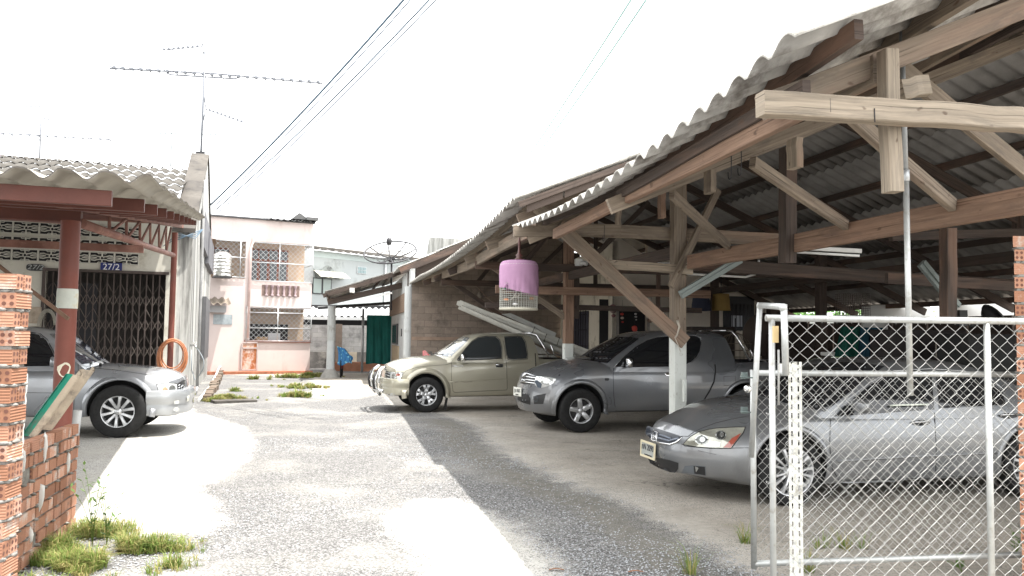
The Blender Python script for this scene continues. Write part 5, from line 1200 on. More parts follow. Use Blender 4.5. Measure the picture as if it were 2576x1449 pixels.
def bumper(car, mat, x0, w, z0, z1, xs_side, bow=.13, out=.06, name='bumper', dx=0.0):
    b = MB(); rows = []; zs_ = np.linspace(0, 1, 7)
    path = [(xs_side, -w - .005), (xs_side * .55, -w - .01), (xs_side * .25 + .05, -w + .005), (.11, -w + .06), (.05, -w + .17)] + [(0, -w + .35), (-.03, -w * .4), (-.045, 0)]
    path = path + [(x, -y) for x, y in path[-2::-1]]
    for i, (x, y) in enumerate(path):
        a = path[max(0, i-1)]; c = path[min(len(path)-1, i+1)]; t = Vector((c[0]-a[0], c[1]-a[1], 0)).normalized(); n = Vector((-t.y, t.x, 0))
        if n.x > 0 and abs(y) < w * .9: n = -n
        if abs(y) >= w * .9 and n.y * y < 0: n = -n
        row = []
        for (o_, zt) in ((-.06, 0), (.0, .0), (out * .5, .04), (out * .75, .3), (out * .62, .42), (out * .68, .5), (out, .62), (out, .85), (out * .8, .97), (0, 1), (-.06, 1)): row.append((x0 + x + n.x * o_, y + n.y * o_, z0 + (z1 - z0) * zt))
        rows.append(row)
    b.grid(rows); o = car.mesh(b, name, mat, fix=False, sharp=40); car.bvhs.append(car._bvh(o)); return o
bp_ = bumper(Hx, carpaint('bumper_champagne', (.42, .4, .31), .3, .5), .05, .80, .34, .67, .40)
Hx.decal('fog_lamp', z5(ell(180, 1258, 26, 9)), M['lens'], .006, parent=bp_)
b = MB()
for yy in (-.42, .42): b.tube([(-.06, yy, .33), (-.14, yy, .4), (-.17, yy, .6), (-.13, yy, .8), (-.02, yy, .88), (.05, yy, .86)], .034, 10)
b.tube([(-.05, -.72, .42), (-.12, -.6, .43), (-.16, -.42, .44), (-.2, 0, .44), (-.16, .42, .44), (-.12, .6, .43), (-.05, .72, .42)], .03, 10); b.tube([(-.19, -.42, .62), (-.22, 0, .62), (-.19, .42, .62)], .024, 8)
b.tube([(-.14, -.68, .58), (-.12, -.68, .75), (-.08, -.5, .84)], .03, 8)
Hx.mesh(b, 'bull_bar', M['chrome'], sharp=0)
b = MB()
for yy in (-.42, .42): b.tube([(-.185, yy, .45), (-.215, yy, .6), (-.18, yy, .78)], .027, 8)
Hx.mesh(b, 'bar_padding', M['black'], sharp=0)
Hx.mirror3(1.52, .95, 1.10, .045, .085, .075, M['chrome'])
b = MB()
for sg in (-1, 1): b.tube([(3.1, sg * .5, 1.62), (3.18, sg * .66, 1.58), (3.3, sg * .76, 1.35), (3.4, sg * .78, 1.12)], .02, 8); b.tube([(3.46, sg * .78, 1.38), (3.52, sg * .78, 1.2), (3.7, sg * .78, 1.14), (4.8, sg * .78, 1.14)], .018, 8)
b.tube([(3.1, -.5, 1.62), (3.1, .5, 1.62)], .02, 8); Hx.mesh(b, 'roll_bar', M['chrome'], sharp=0)
b = MB(); b.tube([(1.2, -.7, 1.06), (1.02, -.72, 1.3)], .003, 4); Hx.mesh(b, 'aerial', M['black'], sharp=0); b = MB(); b.tube([(1.1, -.35, 1.15), (1.3, -.5, 1.17), (1.36, -.1, 1.2)], .009, 5); Hx.mesh(b, 'wiper', M['black'], sharp=0); b = MB(); b.tube([(1.05, .1, 1.15), (1.25, 0, 1.18), (1.32, .35, 1.2)], .009, 5); Hx.mesh(b, 'wiper', M['black'], sharp=0)
b = MB(); b.box((1.24, -.70, .22), (.012, .2, .34), M=Matrix.Rotation(.15, 3, 'Y')); Hx.mesh(b, 'mud_flap', M['black'], sharp=0)
ht = Hx.hit(*zB([(770, 835)])[0]); text3('HILUX', Hx.M @ (ht[0] + ht[1] * .004), Hx.ex, EZ, .055, M['chrome'], 'badge', Hx.root, .002, xs_=1.5)
# ======== silver grey sedan (near) ========
A = Car('sedan_car', 'dark grey sedan car parked behind the chain link gate', 'sedan', (1980, 1270), 12, -.79, 1.0, 3.66, carpaint('steel_grey_metallic', (.155, .163, .172)), -1)
A.lower(dict(L=4.68, top=[(0,.70),(.08,.755),(.2,.82),(.4,.885),(.67,.935),(1.0,.965),(1.3,.97),(3.7,.93),(4.3,.93),(4.68,.90)], sh=[(0,.60),(.15,.66),(.4,.735),(.7,.785),(1.0,.82),(1.4,.835),(2.6,.86),(3.6,.88),(4.68,.86)],
    bot=[(0,.24),(.25,.18),(.6,.15),(1.0,.17),(4.68,.22)], hw=[(0,.78),(.2,.83),(.5,.87),(1.0,.885),(2.5,.89),(3.9,.88),(4.68,.82)], nose=[(.15,.16),(.2,.09),(.3,.02),(.42,.0),(.52,.01),(.6,.04),(.68,.10),(.76,.17),(.85,.2)], tail=[(.2,.05),(.9,.04)], bow=.46, bowe=2.4, xfade=1.15, arch=.365, wr=.322, archup=.02, side=.045, rbow=.2))
A.cabin(dict(z=[.80,.86,.92,1.0,1.1,1.18,1.25,1.29,1.32,1.345,1.362,1.373,1.378], hw=[(.80,.83),(.92,.80),(1.1,.73),(1.25,.64),(1.32,.56),(1.345,.5),(1.362,.4),(1.378,.22)],
    xf=[(.80,.80),(.92,.97),(1.0,1.14),(1.1,1.36),(1.25,1.72),(1.32,1.92),(1.345,2.02),(1.362,2.15),(1.378,2.35)], xr=[(.80,4.25),(.92,4.05),(1.0,3.9),(1.1,3.72),(1.25,3.4),(1.32,3.2),(1.345,3.1),(1.378,2.8)], bow=[(.8,.38),(1.0,.33),(1.25,.2),(1.378,.06)], barrel=.05))
A.wheels(.322, .205, .226, 'seven', .79)
A.flare('wheel_arch', A.paint, 1.0, .342, .37, .05, .012); A.flare('wheel_arch', A.paint, 3.66, .342, .37, .05, .012)
hl = A.decal('headlight', zH([(458,706),(490,670),(525,638),(600,596),(680,575),(750,564),(900,554),(1022,551),(1003,600),(960,652),(892,740),(750,738),(600,729)]), M['lensold'], .004, sub=7)
A.line('headlight_trim', zH([(455,708),(488,668),(522,635),(600,592),(680,571),(750,560),(900,550),(1026,547),(1006,602),(963,656),(894,744),(750,742),(600,733)]), M['seam'], .005, .002, closed=True, parent=hl)
for cx_, cy_, rx_, ry_ in ((625, 665, 62, 42), (800, 625, 50, 40)):
    A.decal('lamp_ring', zH(ell(cx_, cy_, rx_, ry_)), M['reflector'], .008, sub=6, parent=hl); A.decal('lamp_bowl', zH(ell(cx_ + 2, cy_, rx_ * .82, ry_ * .82)), plain('lamp_bowl', (.1, .105, .1), .08, .7), .011, sub=6, parent=hl); A.decal('bulb', zH(ell(cx_ + 10, cy_, rx_ * .4, ry_ * .55)), M['reflector'], .014, sub=6, parent=hl)
A.decal('lamp_divider', zH([(640,715),(690,690),(745,680),(800,690),(790,730),(700,733)]), M['reflector'], .009, parent=hl)
A.decal('indicator', zH([(822,736),(860,700),(900,655),(985,608),(958,652),(890,738)]), M['amber'], .009, parent=hl)
gA = A.decal('grille', zH([(106,590),(118,545),(128,535),(250,572),(440,634),(400,680),(340,703),(250,690),(165,655),(110,615)]), plain('grille_dark', (.03, .035, .045), .4), .004)
for pts in ([(118,600),(200,640),(330,676),(420,650)], [(120,568),(220,612),(350,655)], ): A.line('grille_bar', zH(pts), plain('grille_bar_grey', (.16, .18, .22), .3, .4), .012, .008, parent=gA)
A.line('grille_trim', zH([(110,612),(165,658),(250,694),(340,708),(400,686),(446,640)]), M['chrome'], .009, .007, parent=gA)
A.line('emblem', zH([(190,600),(182,668),(207,678),(228,672),(236,605),(212,595),(190,600)]), M['chrome'], .006, .024, parent=gA, dens=8); A.line('emblem', zH([(202,610),(198,664)]), M['chrome'], .007, .024, parent=gA, dens=8); A.line('emblem', zH([(222,612),(216,664)]), M['chrome'], .007, .024, parent=gA, dens=8); A.line('emblem', zH([(200,638),(219,640)]), M['chrome'], .007, .024, parent=gA, dens=5)
A.decal('lower_grille', zH([(122,818),(240,832),(330,850),(412,876),(410,930),(380,968),(330,962),(230,925),(150,880)]), M['black'], .004)
fr_ = A.decal('fog_recess', zH([(470,905),(540,898),(660,908),(664,992),(560,978),(440,965)]), plain('recess_grey', (.1, .11, .12), .5), .003); A.decal('fog_hole', zH([(552,903),(655,912),(660,988),(560,972)]), M['black'], .007, parent=fr_); A.decal('bracket', zH([(568,905),(600,920),(590,940),(575,960)]), M['reflector'], .011, parent=fr_)
A.line('hood_seam', zH([(440,632),(500,632),(540,600),(620,560),(750,510),(900,475),(1080,440)]), M['seam'], .0035)
A.line('bumper_seam', zH([(440,700),(470,722),(700,744),(1050,738),(1180,714)]), M['seam'], .0035)
A.line('scratch', zH([(645,1045),(780,1060)]), plain('scratch', (.6, .6, .6), .6), .002, .001); A.line('scratch', zH([(590,762),(640,775),(760,800)]), M['trim'], .002, .001)
A.decal('windshield', [(1898,990),(1940,960),(1990,935),(2040,918),(2100,912),(2165,912),(2225,922),(2170,960),(2120,1000),(2076,1036),(2000,1020),(1940,1005)], M['glass'], .004, maxjump=1.2)
A.decal('side_window', [(2098,1048),(2135,1010),(2190,968),(2240,940),(2300,932),(2342,934),(2350,1030)], M['glass'], .004, True); A.decal('side_window', [(2362,1028),(2354,936),(2420,940),(2480,955),(2520,985),(2530,1018)], M['glass'], .004, True)
A.line('window_trim', [(2090,1052),(2130,1007),(2188,962),(2240,934),(2340,928),(2425,934),(2488,951),(2530,985)], M['chrome'], .004, .004)
A.line('door_seam', [(2089,1055),(2087,1120),(2094,1180),(2110,1208),(2250,1206),(2354,1202),(2355,1120),(2351,1038)], M['seam'], .004); A.line('door_seam', [(2355,1200),(2480,1197),(2500,1150)], M['seam'], .004)
A.line('sill_seam', [(2120,1214),(2300,1209),(2480,1203)], plain('sill_light', (.4, .42, .44), .3, .5), .004, .002)
A.line('side_molding', z9([(300,300),(900,260),(1900,215)]), A.paint, .014, .004)
for (xa, ya) in ((2315, 1064), (2536, 1046)): A.decal('door_handle', ell(xa, ya, 24, 7), M['trim'], .004, sub=30); A.line('handle_bar', [(xa - 24, ya - 1), (xa + 22, ya - 3)], M['chrome'], .009, .022)
A.mirror3(1.68, .96, .93, .06, .1, .065, A.paint)
A.line('mirror_visor', [(2235,1022),(2330,1019)], plain('pale_visor', (.7, .75, .65), .5), .01, .03)
plate(A, [('ภN 2090', .02, .085, 0), ('กรุงเทพมหานคร', -.055, .03, .02)], zH([(158, 755)])[0], .34, .145, M['plategrey'], (A.ey * -1.0 + A.ex * .02), -.05, M['platecream'])
# ======== silver car on the left ========
Sx = Car('family_car', 'silver grey off road car with big wheels under the red steel carport', 'car', (297, 1100), 195, .80, .85, 3.5, carpaint('silver_metallic', (.25, .262, .28), .32, .5), 1)
Sx.lower(dict(L=4.6, top=[(0,.86),(.08,.91),(.3,.975),(.7,1.02),(1.2,1.055),(1.5,1.05),(4.6,1.05)], sh=[(0,.80),(.15,.86),(.45,.91),(.9,.955),(1.4,1.0),(4.6,1.02)],
    bot=[(0,.5),(.3,.46),(.6,.34),(1.2,.3),(4.6,.36)], hw=[(0,.76),(.2,.80),(.6,.83),(1.4,.84),(4.6,.83)], nose=[(.4,.02),(.6,.02),(.75,.035),(.85,.07),(.95,.12)], tail=[(.3,0),(1.2,0)], bow=.2, bowe=3.0, xfade=.8, arch=.43, rarch=.43, wr=.38, archup=.02, side=.035))
Sx.cabin(dict(z=[.96,1.02,1.08,1.18,1.28,1.38,1.46,1.52,1.56,1.59,1.61,1.62,1.625], hw=[(.96,.82),(1.08,.80),(1.28,.74),(1.46,.67),(1.54,.63),(1.59,.56),(1.61,.46),(1.625,.25)],
    xf=[(.96,1.1),(1.08,1.25),(1.28,1.55),(1.46,1.84),(1.54,1.98),(1.59,2.12),(1.61,2.25),(1.625,2.5)], xr=[(.96,4.58),(1.2,4.55),(1.5,4.4),(1.59,4.3),(1.625,4.0)], bow=[(.96,.2),(1.3,.16),(1.6,.08)], barrel=.01))
Sx.wheels(.38, .25, .228, 'double', .80)
Sx.flare('wheel_arch', Sx.paint, .85, .40, .435, .075, .03); Sx.flare('wheel_arch', Sx.paint, 3.5, .40, .435, .07, .03)
Sx.decal('windshield', z2([(478,692),(560,688),(700,692),(760,730),(850,800),(1000,930),(920,965),(788,982),(700,890),(640,830),(545,752)]), plain('windscreen_glass', (.04, .045, .06), .04, 0, .8), .004, maxjump=1.2)
Sx.decal('side_window', z2([(-200,690),(100,682),(300,684),(385,700),(445,750),(500,850),(535,930),(545,1000),(240,1002),(-200,1005)]), M['glass'], .004, True, maxjump=1.5)
Sx.line('window_trim', z2([(-200,680),(280,672),(390,690),(455,745),(512,850),(545,930)]), M['trim'], .008, .003)
Sx.line('door_seam', z2([(755,985),(757,1080),(730,1200),(716,1320),(712,1440)]), M['seam'], .0045); Sx.line('body_crease', z2([(-200,1262),(240,1256),(520,1260),(700,1262)]), M['seam'], .004)
Sx.line('hood_seam', z2([(760,990),(930,1020),(1200,1050),(1470,1090)]), M['seam'], .0045)
hl = Sx.decal('headlight', z2([(1515,1182),(1620,1166),(1706,1172),(1710,1272),(1690,1283),(1562,1281),(1540,1250)]), M['lens'], .005); Sx.line('headlight_trim', z2([(1512,1180),(1620,1162),(1709,1168),(1714,1274),(1690,1287),(1560,1285),(1537,1252)]), M['seam'], .006, .003, closed=True, parent=hl)
Sx.decal('indicator', z2(ell(1592, 1226, 22, 22)), plain('orange_bulb', (.6, .25, .15), .3), .009, parent=hl); Sx.decal('reflector', z2(ell(1660, 1225, 32, 40)), M['reflector'], .009, parent=hl)
g3 = Sx.decal('grille', z2([(1716,1170),(1775,1128),(1786,1140),(1784,1215),(1718,1276)]), M['black'], .004)
for k in range(4): Sx.line('grille_bar', z2([(1718, 1190 + 24 * k), (1785, 1150 + 22 * k)]), M['chrome'], .008, .007, parent=g3)
Sx.line('emblem', z2(ell(1756, 1205, 13, 20, 10)), M['chrome'], .007, .016, parent=g3, closed=True, dens=6)
bs_ = bumper(Sx, carpaint('bumper_silver', (.38, .4, .42), .3, .5), .04, .80, .30, .68, .44, out=.08)
Sx.decal('side_lamp', z2([(1675,1335),(1725,1325),(1727,1362),(1678,1368)]), M['lens'], .006, parent=bs_); Sx.decal('fog_lamp', z2(ell(1700, 1418, 30, 22)), M['lens'], .006, parent=bs_); Sx.decal('number_plate', z2([(1800,1290),(1826,1280),(1822,1330),(1798,1345)]), M['platewhite'], .01, parent=bs_)
b = MB(); b.tube([(1.28, .6, 1.06), (1.5, .35, 1.12), (1.55, .0, 1.18)], .01, 5); Sx.mesh(b, 'wiper', M['black'], sharp=0); b = MB(); b.tube([(1.2, .1, 1.06), (1.42, -.15, 1.12), (1.48, -.5, 1.16)], .01, 5); Sx.mesh(b, 'wiper', M['black'], sharp=0)
b = MB(); b.tube([(1.18, .52, 1.02), (1.18, .56, 1.06)], .02, 6); Sx.mesh(b, 'washer_nozzle', M['black'], sharp=0)
Sx.mirror3(1.7, .94, 1.1, .05, .09, .08, Sx.paint)
# ======== white sedan tail behind the beige pickup ========
Q = Car('sedan_car', 'white silver sedan with rear wing and red tail lamp, half hidden behind the beige pickup', 'sedan', (1180, 985), 16, -.78, 1.0, 3.6, carpaint('pearl_white', (.55, .56, .56), .3, .3), -1)
Q.root.rotation_euler[2] = R(16 + 180 - 180)
Q.lower(dict(L=4.5, top=[(0,1.0),(.3,1.03),(1.0,1.0),(1.4,.98),(4.0,.93),(4.5,.75)], sh=[(0,.88),(.4,.93),(1.4,.93),(4.0,.85),(4.5,.7)], bot=[(0,.3),(.3,.22),(4.5,.22)], hw=[(0,.74),(.3,.83),(2.2,.86),(4.0,.84),(4.5,.72)], nose=[(.3,.05),(.6,.0),(.9,.0),(1.05,.03)], tail=[(.2,0),(1,.1)], bow=.18, bowe=3, xfade=.8, arch=.34, wr=.31, side=.04))
Q.cabin(dict(z=[.92,1.0,1.1,1.2,1.3,1.36,1.39,1.41,1.42], hw=[(.92,.78),(1.1,.7),(1.3,.6),(1.39,.5),(1.42,.25)], xf=[(.92,.75),(1.1,1.05),(1.3,1.45),(1.39,1.75),(1.42,2.0)], xr=[(.92,3.7),(1.1,3.4),(1.3,3.05),(1.42,2.6)], bow=[(.9,.2),(1.42,.05)]))
Q.wheels(.31, .2, .2, 'five', .78)
Q.decal('rear_window', [(1130,885),(1150,870),(1190,850),(1215,845),(1215,885)], M['glass'], .004, maxjump=2, only=[Q.bvhs[1]])
tl = Q.decal('tail_lamp', z5([(408,935),(430,930),(450,955),(468,985),(455,1002),(410,985)]), plain('red_lens', (.55, .03, .03), .15, 0, .6, 1.0), .006, maxjump=2); 
b = MB(); b.grid([[(x, y, 1.09 + .03 * t) for y in np.linspace(-.68, .68, 9)] for x, t in ((-.06, 1), (.1, .6), (.25, 0))]); b.grid([[(x, y, 1.07 + .03 * t) for y in np.linspace(-.68, .68, 9)] for x, t in ((-.06, 1), (.1, .6), (.25, 0))]); b.box((.12, -.5, 1.045), (.1, .04, .07)); b.box((.12, .5, 1.045), (.1, .04, .07)); Q.mesh(b, 'rear_wing', Q.paint, sharp=0)
# ---------------- chain link gates ----------------
YF = 5.15                                   # far (sliding) gate
gF0 = at(1898, 938, YF); gF0b = at(1892, 1430, YF)
def gate_frame_pt(px, py, o_, n_): return onplane(px, py, o_, n_)
gdir = R(9.0); GD = Vector((math.cos(gdir), math.sin(gdir), 0)); GN = Vector((-math.sin(gdir), math.cos(gdir), 0))
M['gatemetal'] = surf('silver_painted_tube', (.4, .41, .4), .38, metal=.45, var=.12, scale=12, dirt=(.3, .29, .26), dirt_amt=.25, dscale=22, bs=.2, bsc=90)
M['rodwire'] = surf('galvanised_mesh_wire', (.4, .4, .385), .45, metal=.35, var=.15, scale=20, bs=0)
def chainlink(name, org, du, w_, z0, z1, cell, r_, parent, dn, seed=1):
    """woven wire: neighbouring zigzags hook into each other"""
    r = random.Random(seed); b = MB(); hc = cell / 2; n = int(w_ / hc); nz = int((z1 - z0) / hc)
    jz = 0
    for i in range(0, n, 1):
        pts = []
        for k in range(nz + 1):
            side = (k + i) % 2
            x = i * hc + (hc * 1.06 if side else -.06 * hc); z = z1 - k * hc
            dd_ = .0035 * (1 if side else -1)
            jx = .0022 * math.sin(k * .9 + i * 1.7) + r.uniform(-.0018, .0018)
            pts += [(x + jx - (.1 * hc if side else -.1 * hc), z + .1 * hc, dd_ * .3), (x + jx, z, dd_), (x + jx - (.1 * hc if side else -.1 * hc), z - .1 * hc, -dd_ * .3)]
        P = [org + du * p[0] + EZ * p[1] + dn * p[2] for p in pts]
        b.tube(P, r_, 3, cap=False)
        if (i % 2) == 0: c = org + du * (i * hc + hc) + EZ * z1; b.tube([c, c + EZ * .014 + du * .006, c + EZ * .02, c + EZ * .01 - du * .008], r_, 3)
    return b.build(name, M['rodwire'], parent, fix=False)
# far gate
def onF(px, py): return onplane(px, py, gF0, GN)
fg1 = thing('sliding_gate', 'chain link sliding gate with low top rail, behind the taller gate', 'gate', (gF0.x, gF0.y, 0))
zt_ = onF(2200, 940).z; zb_ = onF(2200, 1408).z; xl = (gF0 - gF0).dot(GD)
def F_(s_, z): return Vector((gF0.x, gF0.y, 0)) + GD * s_ + EZ * z
Wd = 2.6
for zz_, nm in ((zt_, 'top_rail'), (zb_, 'bottom_rail')): b = MB(); b.tube([F_(-.01, zz_), F_(Wd, zz_)], .0195, 14); b.build(nm, M['gatemetal'], fg1)
b = MB(); b.tube([F_(-.01, zb_ - .03), F_(-.01, zt_ + .02)], .0185, 14); b.build('stile', M['gatemetal'], fg1)
b = MB(); b.tube([F_(Wd, zb_ - .03), F_(Wd, zt_ + .02)], .0185, 14); b.build('stile', M['gatemetal'], fg1)
chainlink('wire_mesh', F_(.02, 0), GD, Wd - .04, zb_ + .01, zt_ - .03, .062, .0014, fg1, GN, 3)
# near gate
YN = 3.98; gN0 = at(1944, 800, YN)
def onN(px, py): return onplane(px, py, gN0, GN2)
gd2 = R(1.0); GD2 = Vector((math.cos(gd2), math.sin(gd2), 0)); GN2 = Vector((-math.sin(gd2), math.cos(gd2), 0))
def N_(s_, z): return Vector((gN0.x, gN0.y, 0)) + GD2 * s_ + EZ * z
ng = thing('chain_link_gate', 'tall silver chain link gate nearest the viewer, with wooden wedges at its corner', 'gate', (gN0.x, gN0.y, 0))
zt2 = gN0.z; Wn = 1.75
b = MB(); b.tube([N_(-.035, zt2), N_(Wn, zt2)], .0165, 14); b.lathe([(.0001, 0), (.011, .001)], 12, N_(-.037, zt2), axis='X'); b.build('top_rail', M['gatemetal'], ng)
b = MB(); b.tube([N_(-.005, .06), N_(-.005, zt2 + .005)], .0155, 14); b.build('stile', M['gatemetal'], ng)
xs2 = (onN(2482, 900) - gN0).dot(GD2); b = MB(); b.tube([N_(xs2, .06), N_(xs2 + .004, zt2 - .012)], .0155, 14); b.build('stile', M['gatemetal'], ng)
b = MB(); b.tube([N_(-.005, .1), N_(Wn, .1)], .0165, 12); b.build('bottom_rail', M['gatemetal'], ng)
chainlink('wire_mesh', N_(.06, 0), GD2, Wn - .06, .11, zt2 - .022, .074, .0016, ng, GN2, 5)
b = MB(); b.tube([onN(1964, 880) + GN2 * .03, onN(1964, 1020) + GN2 * .03], .005, 6)
for yy_ in (1040, 1130, 1213): 
    c = onN(1938, yy_); b.tube([c + Vector((.02 * math.cos(t), .02 * math.sin(t), .004 * math.sin(3 * t))) for t in np.linspace(0, 6.2, 14)], .0016, 4)
b.build('tie_wire', M['rodwire'], ng)
for (x0, x1, y0, y1) in ((1945, 1958, 820, 862), (1967, 1975, 822, 868)): b = MB(); p0 = at((x0 + x1) / 2, y0, 3.93); p1 = at((x0 + x1) / 2, y1, 3.93); b.beam(p0, p1, .026 if x0 < 1950 else .018, .012, up=EV); o = b.build('wood_wedge', surf('yellow_wood_wedge', (.5, .38, .2), .7, var=.2, scale=20, st=(1, 1, .1)))
bpy.data.objects.remove(o)
b = MB(); b.beam(at(1952, 822, 3.93), at(1952, 862, 3.93), .026, .012, up=EV); b.beam(at(1971, 826, 3.92), at(1971, 866, 3.92), .014, .012, up=EV)
for o_ in [q for q in bpy.data.objects if q.name.startswith('wood_wedge')]: bpy.data.objects.remove(o_)
wm = surf('yellow_wood_wedge', (.5, .38, .2), .7, var=.2, scale=20, st=(1, 1, .1))
for (x, y0, y1, w_, d_) in ((1951, 820, 862, .028, 3.93), (1971, 824, 868, .016, 3.915)): b = MB(); b.beam(at(x, y0, d_), at(x, y1, d_), w_, .012, up=EV); b.build('wedge', wm, ng)
# inverted U guide frame
uf = thing('guide_frame', 'silver pipe frame shaped like an upside down U at the end of the gates', 'pipe frame', tuple(at(1905, 1440, 4.9)))
uf.location.z = 0
p_o0 = at(1912, 768, 4.62); p_o1 = at(1893, 1130, 4.72); b = MB(); b.tube([at(1890, 1150, 4.73), p_o0 + EZ * .015], .0165, 14); b.build('outer_pipe', M['gatemetal'], uf)
q0 = at(1972, 772, 3.86); b = MB(); b.tube([p_o0, q0], .0165, 14); b.build('cross_pipe', M['gatemetal'], uf)
b = MB(); b.tube([q0 + EZ * .012, at(1977, 944, 3.86)], .0165, 14); b.build('inner_pipe', M['gatemetal'], uf)
for (x, y, Yd) in ((1912, 770, 4.62), (1970, 774, 3.86)): b = MB(); b.sphere(at(x, y, Yd), .021, 10, 8); b.build('weld', M['gatemetal'], uf)
# slotted angle post
sa = thing('slotted_angle', 'white slotted angle iron post tied to the sliding gate', 'post', tuple(at(1995, 1440, 5.0)))
sa.location.z = 0
def slotted(b, base, dx, wid, z0, z1, th=.003, pitch=.055, n=None):
    z = z0
    dn = Vector(dx).cross(EZ).normalized() * th
    def q(x0, x1, a, c):
        P = [base + Vector(dx) * x0 + EZ * a, base + Vector(dx) * x1 + EZ * a, base + Vector(dx) * x1 + EZ * c, base + Vector(dx) * x0 + EZ * c]; b.prism(P, dn)
    while z < z1:
        t = min(z + pitch, z1); q(0, wid * .38, z, t); q(wid * .62, wid, z, t); q(wid * .38, wid * .62, z, z + pitch * .4); z = t
aw = surf('white_slotted_steel', (.6, .6, .55), .5, var=.1, scale=6, dirt=(.3, .28, .24), dirt_amt=.3, dscale=14, bs=.1)
ab = at(1984, 1100, 5.0); ab.z = 0; ztp = at(1990, 912, 5.0).z; b = MB(); slotted(b, ab, Vector((.04, 0, 0)), 1.0, .0, ztp); slotted(b, ab + Vector((.0405, 0, 0)), Vector((.036, -.022, 0)), 1.0, 0, ztp + .005); b.build('upright', aw, sa)
b = MB(); c = at(1975, 925, 4.99); b.box(c, (.085, .004, .05)); b.build('arm', aw, sa)
# long pipe hanging from the roof
hp = thing('hanging_pipe', 'long vertical steel pipe hanging from the roof edge, lower half painted silver', 'pipe', tuple(at(2285, 990, 4.55)))
hp.location.z = 0
tp_ = at(2268, 78, 4.55); m1 = at(2279, 455, 4.55); bt = at(2290, 995, 4.55)
b = MB(); b.tube([tp_, m1], .0145, 14); b.build('galvanised_pipe', surf('old_galvanised', (.3, .31, .31), .5, metal=.4, var=.25, scale=6), hp)
b = MB(); b.tube([at(2278, 428, 4.55), at(2279, 456, 4.55)], .021, 16); b.build('coupling', M['galv'], hp)
b = MB(); b.tube([m1, bt], .0165, 14); b.build('painted_pipe', M['gatemetal'], hp)
for k, (x, y) in enumerate(((1872, 945), (1872, 1032))):
    b = MB(); c = at(x, y, 4.78); b.box(c, (.04, .012, .04)); b.tube([c + Vector((-.03, -.02, -.005)), c + Vector((.06, -.03, -.012))], .005, 6); o = b.build('gate_latch', plain('greenish_glass_latch', (.12, .15, .145), .15, .4), bevel=.004); _tag(o, ('upper' if k == 0 else 'lower') + ' small clear latch bracket on the left end of the gate', 'latch')
b = MB(); b.sphere(at(1881, 978, 4.8), .024, 14, 10); o = b.build('door_knob', M['chrome']); _tag(o, 'round chrome knob on the left edge of the gate', 'knob')
# ---------------- hollow brick masonry ----------------
def brickmat(name, c1, dirt, da):
    m, nt, b, out = newmat(name); v = coord(nt); ge = nt.nodes.new('ShaderNodeNewGeometry'); rnd_ = ge.outputs['Random Per Island']
    c = mix(nt, ramp(nt, rnd_, [(0, 0.), (1, 1.)]), tuple(x * .68 for x in c1), (c1[0] * 1.22, c1[1] * 1.35, c1[2] * 1.5))
    c = mix(nt, ramp(nt, noise(nt, v, 22, 5, .7), [(.35, .35), (.65, 0.)]), c, tuple(x * .55 for x in c1))
    nd = noise(nt, v, 9, 8, .72); nd = math_(nt, 'ADD', nd, math_(nt, 'MULTIPLY', math_(nt, 'SUBTRACT', rnd_, .5), .12))
    c = mix(nt, ramp(nt, nd, [(.64 - da * .35, 0.), (.74 - da * .2, .9)]), c, dirt)
    nt.links.new(c, b.inputs['Base Color']); b.inputs['Roughness'].default_value = .93; b.inputs['Specular IOR Level'].default_value = .12
    nt.links.new(bump(nt, noise(nt, v, 60, 5, .7), .5, .004), b.inputs['Normal']); return m
M['brick'] = brickmat('orange_clay_brick', (.4, .2, .125), (.42, .38, .34), .3)
M['brick2'] = brickmat('darker_clay_brick', (.33, .16, .1), (.14, .11, .09), .3)
M['mortar'] = surf('rough_mortar', (.22, .21, .195), .97, var=.25, scale=12, dirt=(.25, .24, .22), dirt_amt=.4, dscale=20, bs=.9, bsc=45, bd=.01)
M['hole'] = plain('brick_hole', (.12, .05, .035), .95)  # flat discs; the shade inside the holes is put into this colour
def brick(b, c, L, W, Hh, ax, ay, rz=0, holes_x=False, ribs=True):
    """clay brick centred on c, long axis ax; ribbed sides, dark discs for holes on the ends"""
    ax = Vector(ax); ay = Vector(ay); b.m = 0
    n = 5; dp = .0025
    prof = []
    hh = Hh / 2
    for k in range(n * 2 + 1):
        z = -hh + Hh * k / (n * 2); prof.append((W / 2 - (dp if (k % 2 and ribs) else 0), z))
    ring = prof + [(-y, z) for y, z in prof[::-1]]
    m = len(ring); i0 = b.add([c + ax * (-L/2) + ay * y + EZ * z for y, z in ring]); b.add([c + ax * (L/2) + ay * y + EZ * z for y, z in ring])
    for k in range(m): k2 = (k + 1) % m; b.face((i0+k, i0+k2, i0+m+k2, i0+m+k))
    # ribs along the length on top faces come from the noise; end faces with four dark discs as holes
    for sg in (-1, 1):
        e = c + ax * sg * L / 2
        rr = Hh * .135; cs = [(-W*.23, -Hh*.22), (W*.23, -Hh*.22), (-W*.23, Hh*.22), (W*.23, Hh*.22)]
        b.m = 0; b.face([i0 + (m if sg > 0 else 0) + k for k in range(m)])
        for (y, z) in cs:
            b.m = 1; P = [e + ax * sg * .0012 + ay * (y + rr * math.cos(t)) + EZ * (z + rr * math.sin(t)) for t in np.linspace(0, 2*math.pi, 12, endpoint=False)]
            b.poly(P)
    b.m = 0
def lump(b, c, sx, sy, sz, r, n=8):
    rows = []
    for i in range(5):
        t = math.pi * i / 4; rows.append([c + Vector((sx * math.sin(t) * math.cos(a), sy * math.sin(t) * math.sin(a), sz * math.cos(t))) * r.uniform(.75, 1.2) for a in np.linspace(0, 2*math.pi, n, endpoint=False)])
    b.grid(rows, True, True)
